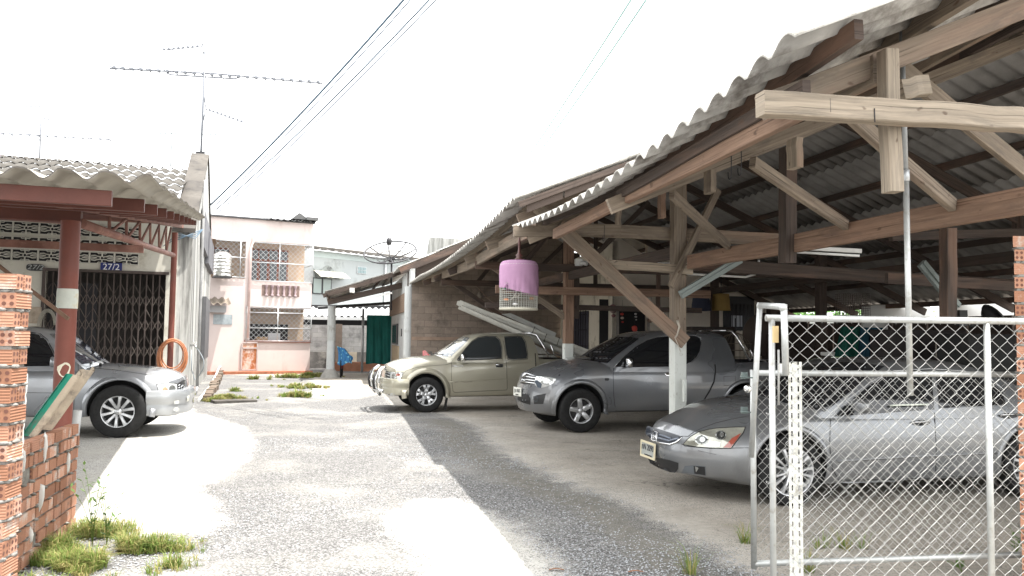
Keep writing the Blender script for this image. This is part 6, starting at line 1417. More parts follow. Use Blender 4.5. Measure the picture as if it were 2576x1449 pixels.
# left pier: corner seen edge-on
def pier(name, label, cornerpx, ytop, Yd, dirA, dirB, lenA, lenB, pitch, seed, zlow=0.0):
    """dirA: face looking at the viewer, runs from the corner; dirB: side face"""
    r = random.Random(seed); c0 = at(cornerpx, 850, Yd); c0.z = 0; ztop = at(cornerpx, ytop, Yd).z
    pr_ = thing(name, label, 'brick pier', tuple(c0)); A_ = Vector(dirA).normalized(); B_ = Vector(dirB).normalized()
    bb = MB(); mo = MB(); k = 0; z = ztop - pitch / 2
    bh = pitch * .8
    while z > zlow - .05:
        jx = A_ * r.uniform(-.006, .006) + B_ * r.uniform(-.006, .006)
        if k % 2 == 0:
            L = .155; W = .07
            brick(bb, c0 + A_ * (L/2) + B_ * (W/2) + EZ * z + jx, L, W, bh, A_, B_)
            brick(bb, c0 + A_ * (L/2) + B_ * (W*1.5 + .012) + EZ * z + jx, L, W, bh, A_, B_)
            brick(bb, c0 + A_ * (L*1.5 + .01) + B_ * (W/2) + EZ * z + jx, L, W, bh, A_, B_)
        else:
            L = .155; W = .07
            brick(bb, c0 + B_ * (L/2) + A_ * (W/2) + EZ * z + jx, L, W, bh, B_, A_)
            brick(bb, c0 + B_ * (L/2) + A_ * (W*1.5 + .012) + EZ * z + jx, L, W, bh, B_, A_)
            brick(bb, c0 + B_ * (L/2) + A_ * (W*2.5 + .024) + EZ * z + jx, L, W, bh, B_, A_)
        # mortar bed below
        zc = z - pitch / 2
        for q in range(7):
            s_ = r.uniform(.02, .15); lump(mo, c0 + A_ * s_ * 1.2 + B_ * r.uniform(.008, .025) + EZ * (zc + r.uniform(-.004, .004)), .03, .018, .011, r)
            lump(mo, c0 + B_ * s_ + A_ * r.uniform(.008, .025) + EZ * (zc + r.uniform(-.004, .004)), .018, .03, .011, r)
        k += 1; z -= pitch
    c = c0 + A_ * .09 + B_ * .075
    mo.prism([c0 + A_ * a + B_ * q for a, q in ((.012, .012), (.2, .012), (.2, .14), (.012, .14))], EZ * (ztop - bh * .6))
    bb.build('brickwork', [M['brick'], M['hole']], pr_); mo.build('mortar', M['mortar'], pr_); return pr_, c0, ztop
tA = R(180 + 18); tB = R(90 + 20)
pl, plc, _ = pier('brick_pier', 'rough hollow brick pier with messy mortar at the left edge', 34, 684, 3.75, (-math.cos(R(15)), -math.sin(R(15)), 0), (-.28, .96, 0) if False else (-.13, .99, 0), .3, .15, .0885, 41)
# white cement smear running down the pier's right side
b = MB(); r5 = random.Random(5); rows = []
for i in range(26):
    y = 940 + (1160 - 940) * i / 25 * 1.0; x = 70 - i * .55 + r5.uniform(-1.5, 1.5); w_ = 9 + 3 * math.sin(i * .7)
    rows.append([at(x - w_ * q, y, 3.93 - .03 * math.sin(math.pi * q) + .02 * q) for q in (0, .2, .5, .8, 1)])
b.grid(rows); b.build('cement_smear', surf('white_cement', (.6, .6, .57), .9, var=.1, bs=.5), pl, fix=False)
# low brick wall
wl = thing('low_brick_wall', 'low hollow brick wall with stained mortar and a leaning green sheet', 'wall', tuple(G(190, 1335)))
w0 = G(188, 1330); w1 = Vector((-2.75, 4.0, 0)); w1 = at(52, 1100, 5.15); w1.z = 0
tz = at(186, 1062, w0.y).z
wd = (Vector((w0.x, w0.y, 0)) - w1).normalized(); wn = Vector((wd.y, -wd.x, 0)); Lw = (Vector((w0.x, w0.y, 0)) - w1).length
ext = .9
b = MB(); mo = MB(); r6 = random.Random(6); ph_ = .0915; nrow = int(tz / ph_) + 1
base0 = w1 - wd * ext
mo.prism([base0 + wn * -.012, base0 + wd * (Lw + ext - .02) + wn * -.012, base0 + wd * (Lw + ext - .02) - wn * .12, base0 - wn * .12], EZ * (tz - .03))
b2 = MB()
for k in range(nrow):
    z = tz - ph_ * (k + .5); x = -(k % 2) * .08 + r6.uniform(-.01, .01)
    while x < Lw + ext - .02:
        Lb = r6.choice((.155, .15, .09, .155, .075)); x2 = min(x + Lb, Lw + ext)
        if x2 - x > .03 and r6.random() > .035:
            tgt = b if r6.random() < .72 else b2
            brick(tgt, base0 + wd * ((x + x2) / 2) + wn * (-.03 + r6.uniform(-.004, .004)) + EZ * (z + r6.uniform(-.003, .003)), x2 - x - .008, .07, ph_ * .8, wd, wn)
        if r6.random() < .45: lump(mo, base0 + wd * x + EZ * (z - ph_ / 2) - wn * .008, .035, .015, .012, r6)
        x = x2 + r6.uniform(.004, .012)
o = b.build('brickwork', [M['brick'], M['hole']], wl); b2.build('dark_brickwork', [M['brick2'], M['hole']], wl); mo.build('mortar', surf('stained_mortar', (.17, .16, .14), .97, var=.4, scale=9, dirt=(.3, .29, .27), dirt_amt=.3, dscale=14, bs=.9, bsc=45, bd=.01), wl)
b = MB()
for (x, z, sx, sz) in ((.9, .72, .05, .08), (1.35, .75, .03, .1), (1.3, .42, .05, .09), (1.15, .2, .03, .05), (.7, .3, .05, .12), (1.9, .55, .03, .08)):
    lump(b, base0 + wd * x + wn * .006 + EZ * z, sx * .8, .012, sz, r6)
b.build('cement_lump', surf('pale_cement_lump', (.5, .49, .46), .95, var=.2, bs=.6), wl)
# grey steel pipe post at the wall end
pp0 = G(180, 1322); b = MB(); b.tube([Vector((pp0.x + .0, pp0.y - .12, -.02)), at(196, 1032, pp0.y - .12)], .031, 14); o = b.build('steel_post', surf('grey_steel_tube', (.3, .3, .29), .5, metal=.3, var=.25, scale=5)); _tag(o, 'grey steel pipe post at the right end of the low brick wall', 'post')
# leaning corrugated sheet: green on top, buff below
ls = thing('corrugated_sheet', 'bent corrugated sheet leaning on the low wall, green on one face', 'roof sheet', tuple(at(100, 1100, 5.9)))
q00 = at(58, 1105, 5.6); q10 = at(172, 948, 5.75); dirL = (q10 - q00); wdir = (at(240, 925, 6.1) - at(172, 948, 5.75))
nn_ = dirL.cross(wdir).normalized(); b = MB()
for off, mi in ((0, 0), (.008, 1)):
    b.m = mi; rows = []
    for i in range(9):
        t = i / 8; rows.append([q00 + dirL * t + wdir * s_ + nn_ * (.028 * math.sin(s_ * 2 * math.pi * 2.0 + .6) + off) for s_ in np.linspace(0, 1, 33)])
    b.grid(rows)
for i_ in range(len(b.f)): b.mi[i_] = 1 if (i_ % 32) < 6 else 0
b.build('sheet', [surf('buff_sheet', (.42, .35, .27), .9, var=.2, scale=6, dirt=(.2, .17, .14), dirt_amt=.4, dscale=8, bs=.3), surf('green_sheet', (.02, .22, .15), .6, var=.25, scale=4, dirt=(.1, .12, .09), dirt_amt=.3, dscale=6)], ls, fix=False)
# thin weathered strip standing at the picture's left edge
# right brick pier
pier('brick_pier', 'neat orange hollow brick pier at the right edge behind the gates', 2556, 590, 5.25, (math.cos(R(4)), math.sin(R(4)), 0), (.56, .83, 0), .3, .15, .0905, 43)
# weeds
def weed(name, label, base, h, n, seed, spread=.12):
    r = random.Random(seed); t = thing(name, label, 'plant', tuple(base)); b = MB(); lf = MB()
    for k in range(n):
        a = r.uniform(0, 6.28); l = r.uniform(.5, 1) * h; d = Vector((math.cos(a), math.sin(a), 0)) * spread * r.uniform(.3, 1.2); P = [Vector(base) + d * q * q * 1.6 + EZ * l * q for q in (0, .35, .7, 1)]
        b.tube(P, [.0028, .0024, .0018, .001], 5)
        for j in range(9):
            q = .3 + .7 * j / 8; p = P[0].lerp(P[3], q); p = Vector(base) + d * q * q * 1.6 + EZ * l * q; a2 = r.uniform(0, 6.28); L_ = r.uniform(.04, .075); dd2 = Vector((math.cos(a2), math.sin(a2), r.uniform(.1, .8))).normalized(); s2 = dd2.cross(EZ).normalized() * L_ * .16
            i = lf.add([p, p + dd2 * L_ * .5 + s2, p + dd2 * L_, p + dd2 * L_ * .5 - s2]); lf.face((i, i+1, i+2, i+3))
    b.build('stem', M['grass'], t, fix=False); lf.build('leaves', grassmat('weed_leaf', (.05, .11, .03), (.16, .24, .07)), t, fix=False); return t
weed('weed', 'leafy weed taller than the grass, left of the two by the low wall', G(232, 1375), .62, 5, 51, .1)
weed('weed', 'leafy weed with dense upright leaves, right of the two by the low wall', G(268, 1372), .45, 5, 52, .06)
weed('weed', 'small green weed at the foot of the chain link gate', G(2420, 1440), .13, 4, 53, .09)
weed('weed', 'light green weed at the foot of the right brick pier', G(2555, 1400), .3, 6, 54, .12)
for (x, y, lb) in ((1400, 1436, 'curled brown dry leaf on the shaded gravel, left one'), (1600, 1441, 'thin brown dry leaf on the shaded gravel, right one')):
    c = G(x, y); b = MB(); b.grid([[c + Vector((.05 * s_, .012 * t, .006 + .006 * math.cos(s_ * 2) + .004 * t * t)) for t in (-1, 0, 1)] for s_ in np.linspace(-1, 1, 7)]); o = b.build('dry_leaf', surf('dry_leaf', (.2, .1, .06), .8), fix=False); _tag(o, lb, 'leaf')
# ---------------- pink two storey house ----------------
k0 = G(529, 941); k1 = G(777, 938.5); kd = (k1 - k0); kd.z = 0; KL = kd.length; kd.normalize(); kn = Vector((-kd.y, kd.x, 0))   # kn: into the house
def kp(px, py): q = onplane(px, py, k0, kn) - k0; return q.dot(kd), q.z
def ks(px): return kp(px, 842)[0]
def kz(px, py): return kp(px, py)[1]
def KP(s_, d_, z): return Vector((k0.x, k0.y, 0)) + kd * s_ + kn * d_ + EZ * z
def kbox(b, s0, s1, d0, d1, z0, z1):
    P = [KP(s_, d_, z) for z in (z0, z1) for s_, d_ in ((s0, d0), (s1, d0), (s1, d1), (s0, d1))]; n = b.add(P)
    for q in ((0,3,2,1),(4,5,6,7),(0,1,5,4),(1,2,6,5),(2,3,7,6),(3,0,4,7)): b.face([n + i for i in q])
pink = thing('pink_house', 'pale pink two storey house with meshed balconies and rusty low door', 'house', (k0.x, k0.y, 0))
M['pink'] = surf('pink_render', (.58, .5, .475), .9, var=.08, scale=.9, dirt=(.5, .4, .37), dirt_amt=.25, dscale=1.0, dst=(1, 1, .4), bs=.1)
M['peach'] = surf('peach_render', (.46, .35, .26), .9, var=.08, bs=.1)
M['brownwood'] = surf('brown_window_wood', (.2, .075, .05), .6, var=.2, bs=.1)
s_l, s_p0, s_p1, s_r = -.6, ks(612), ks(628), ks(781)
zt3 = kz(640, 552); z_o1t = kz(640, 607); z_o1b = kz(640, 702); z_o1b2 = kz(700, 711); z_o2t = kz(700, 776); z_o2b = kz(700, 860)
b = MB(); D_ = .18
kbox(b, s_l, s_r, 0, D_, z_o1t, zt3); kbox(b, s_p0, s_p1, 0, D_, z_o1b, z_o1t); kbox(b, s_l, s_p0, 0, D_, 0, z_o1b); kbox(b, s_p0, s_p1, 0, D_, 0, z_o1b)
kbox(b, s_p1, s_r, 0, D_, z_o2t, z_o1b2); kbox(b, s_p1, s_r, 0, D_, 0, z_o2b)
b.build('wall', M['pink'], pink)
b = MB(); kbox(b, s_l, s_p1 - .02, 1.3, 1.45, z_o1b - .1, z_o1t + .2); kbox(b, s_p1 - .02, s_r, 1.3, 1.45, z_o1b - .3, z_o1t + .2); kbox(b, s_p1, s_r, 1.2, 1.35, 0, z_o2t + .2); kbox(b, s_p0, s_p1, D_ + .002, 1.3, z_o1b, z_o1t); b.build('recess_wall', M['peach'], pink)
b = MB(); kbox(b, s_l, s_r, D_ + .001, 6, z_o1t + .15, z_o1t + .3); kbox(b, s_l, s_r, D_ + .001, 1.3, z_o1b - .15, z_o1b - .02); kbox(b, s_l, s_r, D_ + .001, 6, z_o2t + .02, z_o2t + .12); b.build('slab', M['pink'], pink)
b = MB(); kbox(b, s_r - .14, s_r, 1.5, 7, 0, zt3); kbox(b, s_l, s_l + .15, D_ + .001, 7, 0, zt3); kbox(b, s_l, s_r, 6.9, 7.05, 0, zt3 - .01); b.build('side_wall', M['pink'], pink)
b = MB(); b.tube([KP(s_p1 + .02, -.06, z_o1t + .25), KP(s_p1 + .02, -.06, z_o1t), KP(s_p1 - .08, -.07, z_o1t - .3), KP(s_p1 - .08, -.07, z_o2b + .15)], .045, 8); b.build('drain_pipe', surf('pink_pipe', (.6, .45, .42), .7), pink)
# roof edge
b = MB(); kbox(b, s_l, s_r + .05, -.12, .5, zt3 + .004, zt3 + .06); b.build('roof_edge', surf('dark_roof_edge', (.08, .08, .085), .8), pink)
sA = ks(660)
b = MB(); b.grid([[KP(s_, d_, zt3 + .07 + .04 * math.sin(s_ * 26) + d_ * .12) for s_ in np.arange(sA, s_r + .1, .05)] for d_ in (-.3, .2, 1.5)]); kbox(b, s_r - .35, s_r + .1, -.35, .1, zt3 + .1, zt3 + .22); b.prism([KP(s_r - .9, -.2, zt3 + .12), KP(s_r - .2, -.2, zt3 + .12), KP(s_r - .6, -.2, zt3 + .38)], kn * .4); b.build('roof_sheet', surf('dark_roof_sheet', (.1, .1, .1), .8), pink, fix=False)
# windows and doors in the recesses
def kwin(x0, x1, y0, y1, dpt, mull, name='window'):
    s0, s1 = kp(x0, (y0 + y1) / 2)[0], kp(x1, (y0 + y1) / 2)[0]; z1, z0 = kz((x0 + x1) / 2, y0), kz((x0 + x1) / 2, y1)
    b = MB(); kbox(b, s0, s1, dpt - .06, dpt - .002, z0, z1); f = b.build(name, M['brownwood'], pink); n = mull; w_ = (s1 - s0) / n
    for k in range(n):
        b = MB(); kbox(b, s0 + w_ * k + .06, s0 + w_ * (k + 1) - .06, dpt - .075, dpt - .061, z0 + .08, z1 - .5); kbox(b, s0 + w_ * k + .03, s0 + w_ * (k + 1) - .03, dpt - .075, dpt - .061, z1 - .42, z1 - .06); b.build('pane', plain('window_pane', (.08, .09, .1), .15), f)
kwin(548, 590, 616, 708, 1.3, 1, 'door'); kwin(640, 742, 620, 712, 1.3, 4)
# balusters
sb0, sb1 = ks(655), ks(750); zb0_, zb1_ = kz(700, 745), kz(700, 718)
b = MB(); kbox(b, sb0, sb1, -.012, -.001, zb0_, zb1_); rec = b.build('baluster_shade_slab', plain('shaded_recess', (.2, .14, .12), .9), pink)  # flat slab toned dark for the shade between the balusters
for k in range(6):
    s_ = sb0 + (sb1 - sb0) * (k + .75) / 6.5; hh_ = zb1_ - zb0_; b = MB(); b.lathe([(.06, 0), (.06, hh_*.12), (.03, hh_*.2), (.055, hh_*.42), (.03, hh_*.6), (.05, hh_*.78), (.06, hh_*.85), (.06, hh_)], 10, KP(s_, -.04, zb0_)); b.build('baluster', surf('grey_pink_baluster', (.34, .26, .27), .8), pink)
# chain mesh screens on pipe frames
def screen(s0, s1, z0, z1, verts, horis, cell=.19):
    b = MB()
    for s_ in verts: b.tube([KP(s_, -.05, z0), KP(s_, -.05, z1)], .022, 6)
    for z in horis: b.tube([KP(s0, -.05, z), KP(s1, -.05, z)], .018, 6)
    f = b.build('screen_frame', M['galv'], pink); b = MB(); w_, h_ = s1 - s0, z1 - z0; n = int((w_ + h_) / cell)
    for k in range(n):
        t = k * cell
        for sg in (0, 1):
            a0 = (max(0, t - h_), min(t, h_)); a1 = (min(t, w_), max(0, t - w_))
            p, q = (a0, a1)
            if abs(p[0] - q[0]) < .01: continue
            if sg: p, q = (w_ - p[0], p[1]), (w_ - q[0], q[1])
            b.tube([KP(s0 + p[0], -.045, z0 + p[1]), KP(s0 + q[0], -.045, z0 + q[1])], .0065, 3, cap=False)
    b.build('wire_mesh', M['galv'], f, fix=False)
zz1, zz2 = z_o1b + .04, z_o1t - .04
screen(ks(534), s_p0, zz1, zz2, [ks(598)], [zz2, zz1, (zz1 * .45 + zz2 * .55)])
screen(s_p1, s_r, z_o1b2 + .02, zz2, [ks(697), s_r], [zz2, z_o1b2 + .04, kz(700, 663)])
screen(ks(616), s_r + .03, z_o2b, z_o2t + .05, [ks(620), ks(697), s_r], [z_o2t + .04, z_o2t - .18, kz(700, 826), z_o2b + .03])
# side screen of the balcony (right end)
b = MB()
for z in (zz2, z_o1b2 + .04, kz(700, 663)): b.tube([KP(s_r, -.05, z), KP(s_r, 1.4, z)], .018, 6)
for k in range(14): b.tube([KP(s_r, k * .1, z_o1b2), KP(s_r, k * .1, zz2)], .006, 3)
b.build('side_screen', M['galv'], pink)
# lower recess contents and rusty door
b = MB(); kbox(b, ks(622), ks(740), 1.1, 1.19, kz(680, 860), kz(680, 815)); b.build('opening_shade_slab', M['void'], pink)  # near-black slab painted in for the unlit depth of the opening
b = MB(); kbox(b, ks(682), ks(712), .5, .6, z_o2b, kz(700, 838)); o = b.build('board', surf('quilted_board', (.5, .5, .52), .6, var=.2, scale=30, st=(1, 1, 1))); _tag(o, 'pale quilted board leaning inside the lower meshed opening of the pink house', 'board')
b = MB(); kbox(b, ks(650), ks(680), .45, .75, z_o2b, kz(700, 848)); o = b.build('carton', surf('brown_carton', (.35, .24, .14), .9)); _tag(o, 'brown carton inside the lower opening of the pink house', 'box')
rust, nt, bs_, out_ = newmat('rusty_sheet'); v = coord(nt); nr = noise(nt, v, 2.4, 7, .7, (1, 1, .7))
cc = mix(nt, ramp(nt, nr, [(.42, 0.), (.52, 1.)]), (.55, .45, .4), (.28, .09, .03)); cc = mix(nt, ramp(nt, noise(nt, v, 9, 5), [(.4, 0.), (.7, .7)]), cc, (.4, .16, .06)); nt.links.new(cc, bs_.inputs['Base Color']); bs_.inputs['Roughness'].default_value = .85
rd0, rd1 = ks(611), ks(646); b = MB(); kbox(b, rd0, rd1, -.05, -.002, .08, z_o2b - .04); dr_ = b.build('rusty_door', rust, pink); dr_['label'] = 'rusty low sheet metal door'
b = MB()
for z in (.12, .95, 1.5, z_o2b - .06): 
    if z < z_o2b: kbox(b, rd0 - .03, rd1 + .03, -.07, -.051, z, z + .05)
kbox(b, rd0 - .05, rd0 - .002, -.07, -.001, .05, z_o2b - .07); kbox(b, rd1 + .002, rd1 + .05, -.07, -.001, .05, z_o2b - .07); b.build('door_frame', surf('grey_pink_frame', (.45, .38, .36), .7), dr_)
b = MB(); kbox(b, s_p1 - .2, s_r + .02, -.06, -.002, z_o2b - .02, z_o2b + .06); b.build('brick_sill', surf('dark_brick_sill', (.22, .1, .08), .9, var=.5, scale=8), pink)
b = MB(); kbox(b, s_l, s_r, -.5, -.002, -.02, .1); b.build('brick_footing', surf('red_brick_footing', (.32, .13, .08), .9, var=.5, scale=6), pink)
# glass block vent, small awning on the left part
b = MB(); kbox(b, ks(535), ks(583), -.02, -.001, kz(555, 816), kz(555, 791)); wv_ = b.build('glass_blocks', surf('glass_block', (.3, .34, .36), .2, var=.3, scale=6, bs=0), pink)
aw_ = thing('awning', 'small dark corrugated awning on the left part of the pink house', 'awning', tuple(KP(ks(545), 0, 0)))
b = MB(); s0_, s1_ = ks(522), ks(571); zz_ = kz(545, 766); b.grid([[KP(s_, -d_, zz_ + .25 - d_ * .35 + .045 * math.sin(s_ * 24)) for s_ in np.linspace(s0_, s1_, 40)] for d_ in (0, .35, .7)]); b.build('roof_sheet', surf('old_brown_sheet', (.2, .17, .14), .9), aw_, fix=False)
b = MB(); kbox(b, s0_, s1_ - .1, -.3, -.002, zz_ - .3, zz_ - .06); b.build('board', plain('grey_board', (.36, .36, .37), .8), aw_)
# water tank
tk = thing('water_tank', 'ribbed stainless steel water tank on the left balcony of the pink house', 'water tank', tuple(KP(ks(548), .5, 0)))
tc = KP(ks(549), -.42, 0); tr_ = (ks(572) - ks(527)) / 2 * 1.0; tz0, tz1 = kz(549, 697), kz(549, 645); prof = []
for k in range(41):
    t = k / 40; prof.append((tr_ * (1 + .02 * math.sin(t * 2 * math.pi * 6)), tz0 + (tz1 - tz0) * t))
prof += [(tr_ * .92, tz1 + .06), (tr_ * .5, tz1 + .14), (.001, tz1 + .16)]
stl, nt, bs_, out_ = newmat('embossed_steel'); v = coord(nt); bs_.inputs['Metallic'].default_value = .85; bs_.inputs['Base Color'].default_value = (.5, .5, .48, 1); bs_.inputs['Roughness'].default_value = .3
vv = nt.nodes.new('ShaderNodeTexVoronoi'); vv.inputs['Scale'].default_value = 9; nt.links.new(v, vv.inputs['Vector']); nt.links.new(bump(nt, vv.outputs['Distance'], .8, .03), bs_.inputs['Normal'])
b = MB(); b.lathe(prof, 32, tc); b.build('tank', stl, tk); b = MB(); b.box(tc + EZ * (tz0 - .03), (tr_ * 2, tr_ * 2, .05), math.atan2(kd.y, kd.x)); b.build('tank_base', M['darkmetal'], tk)
# ---------------- grey blue building behind ----------------
gb = thing('grey_building', 'long pale grey blue building behind with stained wall and glass block window', 'building', tuple(at(935, 850, 44)))
g0 = at(782, 850, 42); g1 = at(1130, 850, 50); g0.z = g1.z = 0; gd_ = (g1 - g0).normalized(); gnn = Vector((-gd_.y, gd_.x, 0)); 
def onG(px, py): return onplane(px, py, g0, gnn)
def gsz(px, py): q = onG(px, py) - g0; return q.dot(gd_), q.z
def GP(s_, d_, z): return g0 + gd_ * s_ + gnn * d_ + EZ * z
def gbox(b, s0, s1, d0, d1, z0, z1):
    P = [GP(s_, d_, z) for z in (z0, z1) for s_, d_ in ((s0, d0), (s1, d0), (s1, d1), (s0, d1))]; n = b.add(P)
    for q in ((0,3,2,1),(4,5,6,7),(0,1,5,4),(1,2,6,5),(2,3,7,6),(3,0,4,7)): b.face([n + i for i in q])
M['gbwall'] = surf('pale_blue_grey_render', (.36, .385, .385), .9, var=.07, scale=.6, dirt=(.2, .21, .2), dirt_amt=.22, dscale=.35, bs=.1)
zt4 = gsz(782, 628)[1]; LG = 22
b = MB(); gbox(b, -3, LG, 0, 6, 0, zt4); b.build('wall', M['gbwall'], gb)
b = MB(); gbox(b, -3, LG, -.02, -.002, gsz(850, 652)[1], zt4 - .02); b.build('painted_band', surf('pale_mint_render', (.44, .5, .49), .9, var=.05), gb)
b = MB(); b.grid([[GP(s_, d_, zt4 + .1 + d_ * .2 + .05 * math.sin(s_ * 12)) for s_ in np.arange(-3, LG, .12)] for d_ in (-.5, 3, 6)]); b.build('roof_sheet', surf('grey_tile_sheet', (.32, .31, .3), .9), gb, fix=False)
b = MB(); gbox(b, -3, LG, -.45, -.38, zt4 + .0, zt4 + .16); b.build('roof_edge', M['cap'], gb)
wa = gsz(784, 725); wb = gsz(833, 700); b = MB(); gbox(b, wa[0], wb[0], -.06, -.021, gsz(810, 740)[1], gsz(810, 700)[1]); f = b.build('window', M['darkmetal'], gb); b = MB()
for k in range(2): gbox(b, wa[0] + .06 + k * (wb[0] - wa[0]) / 2, wa[0] - .06 + (k + 1) * (wb[0] - wa[0]) / 2, -.08, -.061, gsz(810, 738)[1], gsz(810, 702)[1])
b.build('pane', plain('green_grey_pane', (.25, .3, .28), .2), f)
b = MB(); s0_, s1_ = gsz(783, 690)[0], gsz(858, 690)[0]; z0_, z1_ = gsz(820, 700)[1], gsz(820, 682)[1]; b.grid([[GP(s_, -d_, z1_ - (z1_ - z0_) * (d_ / .8) ** 1.5 + .02 * abs(math.sin(s_ * 8))) for s_ in np.linspace(s0_, s1_, 50)] for d_ in (0, .3, .6, .8)]); b.build('awning', surf('cream_awning', (.55, .53, .45), .7), gb, fix=False)
for (x, y) in ((909, 680), (1085, 698)):
    c = gsz(x, y); b = MB(); gbox(b, c[0] - .33, c[0] + .33, -.05, -.021, c[1] - .2, c[1] + .2); f = b.build('glass_block_window', plain('white_frame', (.5, .52, .52), .6), gb); b = MB()
    for i in range(3):
        for j in range(2): gbox(b, c[0] - .3 + .2 * i + .01, c[0] - .3 + .2 * i + .19, -.07, -.051, c[1] - .18 + .18 * j + .01, c[1] - .18 + .18 * j + .17)
    b.build('pane', plain('glass_block_pane', (.2, .27, .28), .15), f)
b = MB(); s_ = gsz(967, 700)[0]; b.tube([GP(s_, -.08, 0), GP(s_, -.08, zt4)], .06, 6); b.build('drain_pipe', plain('pale_pipe', (.6, .62, .62), .6), gb)
c = gsz(800, 668); b = MB(); r8 = random.Random(8)
pts = [GP(gsz(786 + i * 6.5, 660)[0], -.024, gsz(820, 675 + 8 * math.sin(i * .8) + (i * 1.5 if i > 8 else 0))[1]) for i in range(13)] + [GP(gsz(866 - i * 12, 660)[0], -.024, gsz(820, 700 + (i % 2) * 3)[1]) for i in range(7)]
b.poly(pts); b.build('mould_stain', surf('black_mould', (.26, .28, .27), .95, var=.5, scale=2, dirt=(.08, .08, .08), dirt_amt=.4, dscale=3), gb, fix=False)
# lean-to roof and dark opening of the neighbour, seen over the fence
nb_ = thing('neighbour_shed', 'low neighbour shed with bright corrugated roof and dark interior behind the fence', 'shed', tuple(at(870, 850, 38.4)))
n0_ = at(776, 850, 38.3); n1_ = at(985, 850, 38.3); zz0, zz1 = at(870, 796, 38.3).z, at(870, 772, 40).z
b = MB(); b.grid([[Vector((x, 38.3 + d_, zz0 + (zz1 - zz0) * d_ / 2.2 + .05 * math.sin(x * 20))) for x in np.arange(n0_.x - 1, n1_.x + .3, .04)] for d_ in (0, 2.2)]); b.build('roof_sheet', surf('bright_sheet', (.42, .43, .43), .6, metal=.2), nb_, fix=False)
b = MB(); b.box(((n0_.x + n1_.x) / 2 - .5, 38.25, zz0 - .1), (n1_.x - n0_.x + 1.6, .06, .14)); b.build('fascia', plain('pale_fascia', (.5, .52, .52), .6), nb_)
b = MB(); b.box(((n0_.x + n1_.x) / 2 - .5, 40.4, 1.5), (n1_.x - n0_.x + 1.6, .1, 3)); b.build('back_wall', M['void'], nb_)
# concrete parapet block beyond the shed roof
cb = thing('concrete_parapet', 'streaked concrete roof parapet block rising beyond the shed roof', 'building', tuple(at(1120, 850, 60)))
A0 = at(1072, 640, 60); A1 = at(1190, 640, 60); T0 = at(1080, 596, 60); T1 = at(1190, 603, 60); b = MB(); b.prism([Vector((A0.x, 60, 0)), Vector((A1.x + 6, 60, 0)), Vector((T1.x + 6, 60, T1.z - .3)), T1, T0, A0], Vector((0, 5, 0))); b.build('wall', streak('streaked_parapet', (.42, .42, .4), (.32, .32, .3), (.14, .14, .13)), cb)
b = MB(); b.box((A0.x - 6, 62, A0.z / 2 - .2), (14, 5, A0.z - .4)); b.build('lower_wall', M['gbwall'], cb)
# bicycle under a blue patterned cover
bc = thing('bicycle', 'red bicycle leaning by the porch post under a blue patterned cover', 'bicycle', tuple(G(860, 940)))
c0 = at(858, 918, 28.9); b = MB()
rw = .33; cw = Vector((c0.x, c0.y, rw)); ax_ = Vector((-.16, .98, 0))
b.tube([cw + ax_ * rw * math.cos(t) + EZ * rw * math.sin(t) for t in np.linspace(0, 2 * math.pi, 24, endpoint=False)], .025, 6, closed=True); b.build('wheel', M['rubber'], bc)
b = MB(); b.tube([cw + ax_ * 1.0 + ax_ * rw * math.cos(t) + EZ * rw * math.sin(t) for t in np.linspace(0, 2 * math.pi, 24, endpoint=False)], .025, 6, closed=True); b.build('wheel', M['rubber'], bc)
b = MB(); b.tube([cw, cw + ax_ * .18 + EZ * .45, cw + ax_ * .7 + EZ * .5, cw + ax_ * 1.0], .03, 6); b.tube([cw + ax_ * .18 + EZ * .45, cw + ax_ * .5 - EZ * .05, cw + ax_ * .7 + EZ * .5], .025, 6); b.build('frame', plain('red_frame', (.4, .02, .02), .4), bc)
cvm, nt, bs_, out_ = newmat('blue_patterned_cloth'); v = coord(nt); vv = nt.nodes.new('ShaderNodeTexVoronoi'); vv.inputs['Scale'].default_value = 9; nt.links.new(v, vv.inputs['Vector'])
cc = mix(nt, ramp(nt, vv.outputs['Distance'], [(.25, 0.), (.35, 1.)]), (.2, .5, .62), (.03, .16, .36)); nt.links.new(cc, bs_.inputs['Base Color']); bs_.inputs['Roughness'].default_value = .7
b = MB(); rows = []; P0 = at(852, 876, 28.7)
for i in range(12):
    t = i / 11; y = 874 + (916 - 874) * t; xa = 848 + 3 * math.sin(t * 3) ; xb = 868 + 20 * min(1, t * 1.6) - (3 if t > .8 else 0)
    rows.append([at(xa + (xb - xa) * q, y + (6 * (q - .5) if t < .5 else 4 * math.sin(q * 6)), 28.6 + .35 * abs(q - .5) * (1 - t * .3) + .05 * math.sin(q * 14)) for q in np.linspace(0, 1, 15)])
b.grid(rows); o = b.build('cover_cloth', cvm, None, fix=False); _tag(o, 'blue cloth with pale spots draped over the red bicycle', 'cover')
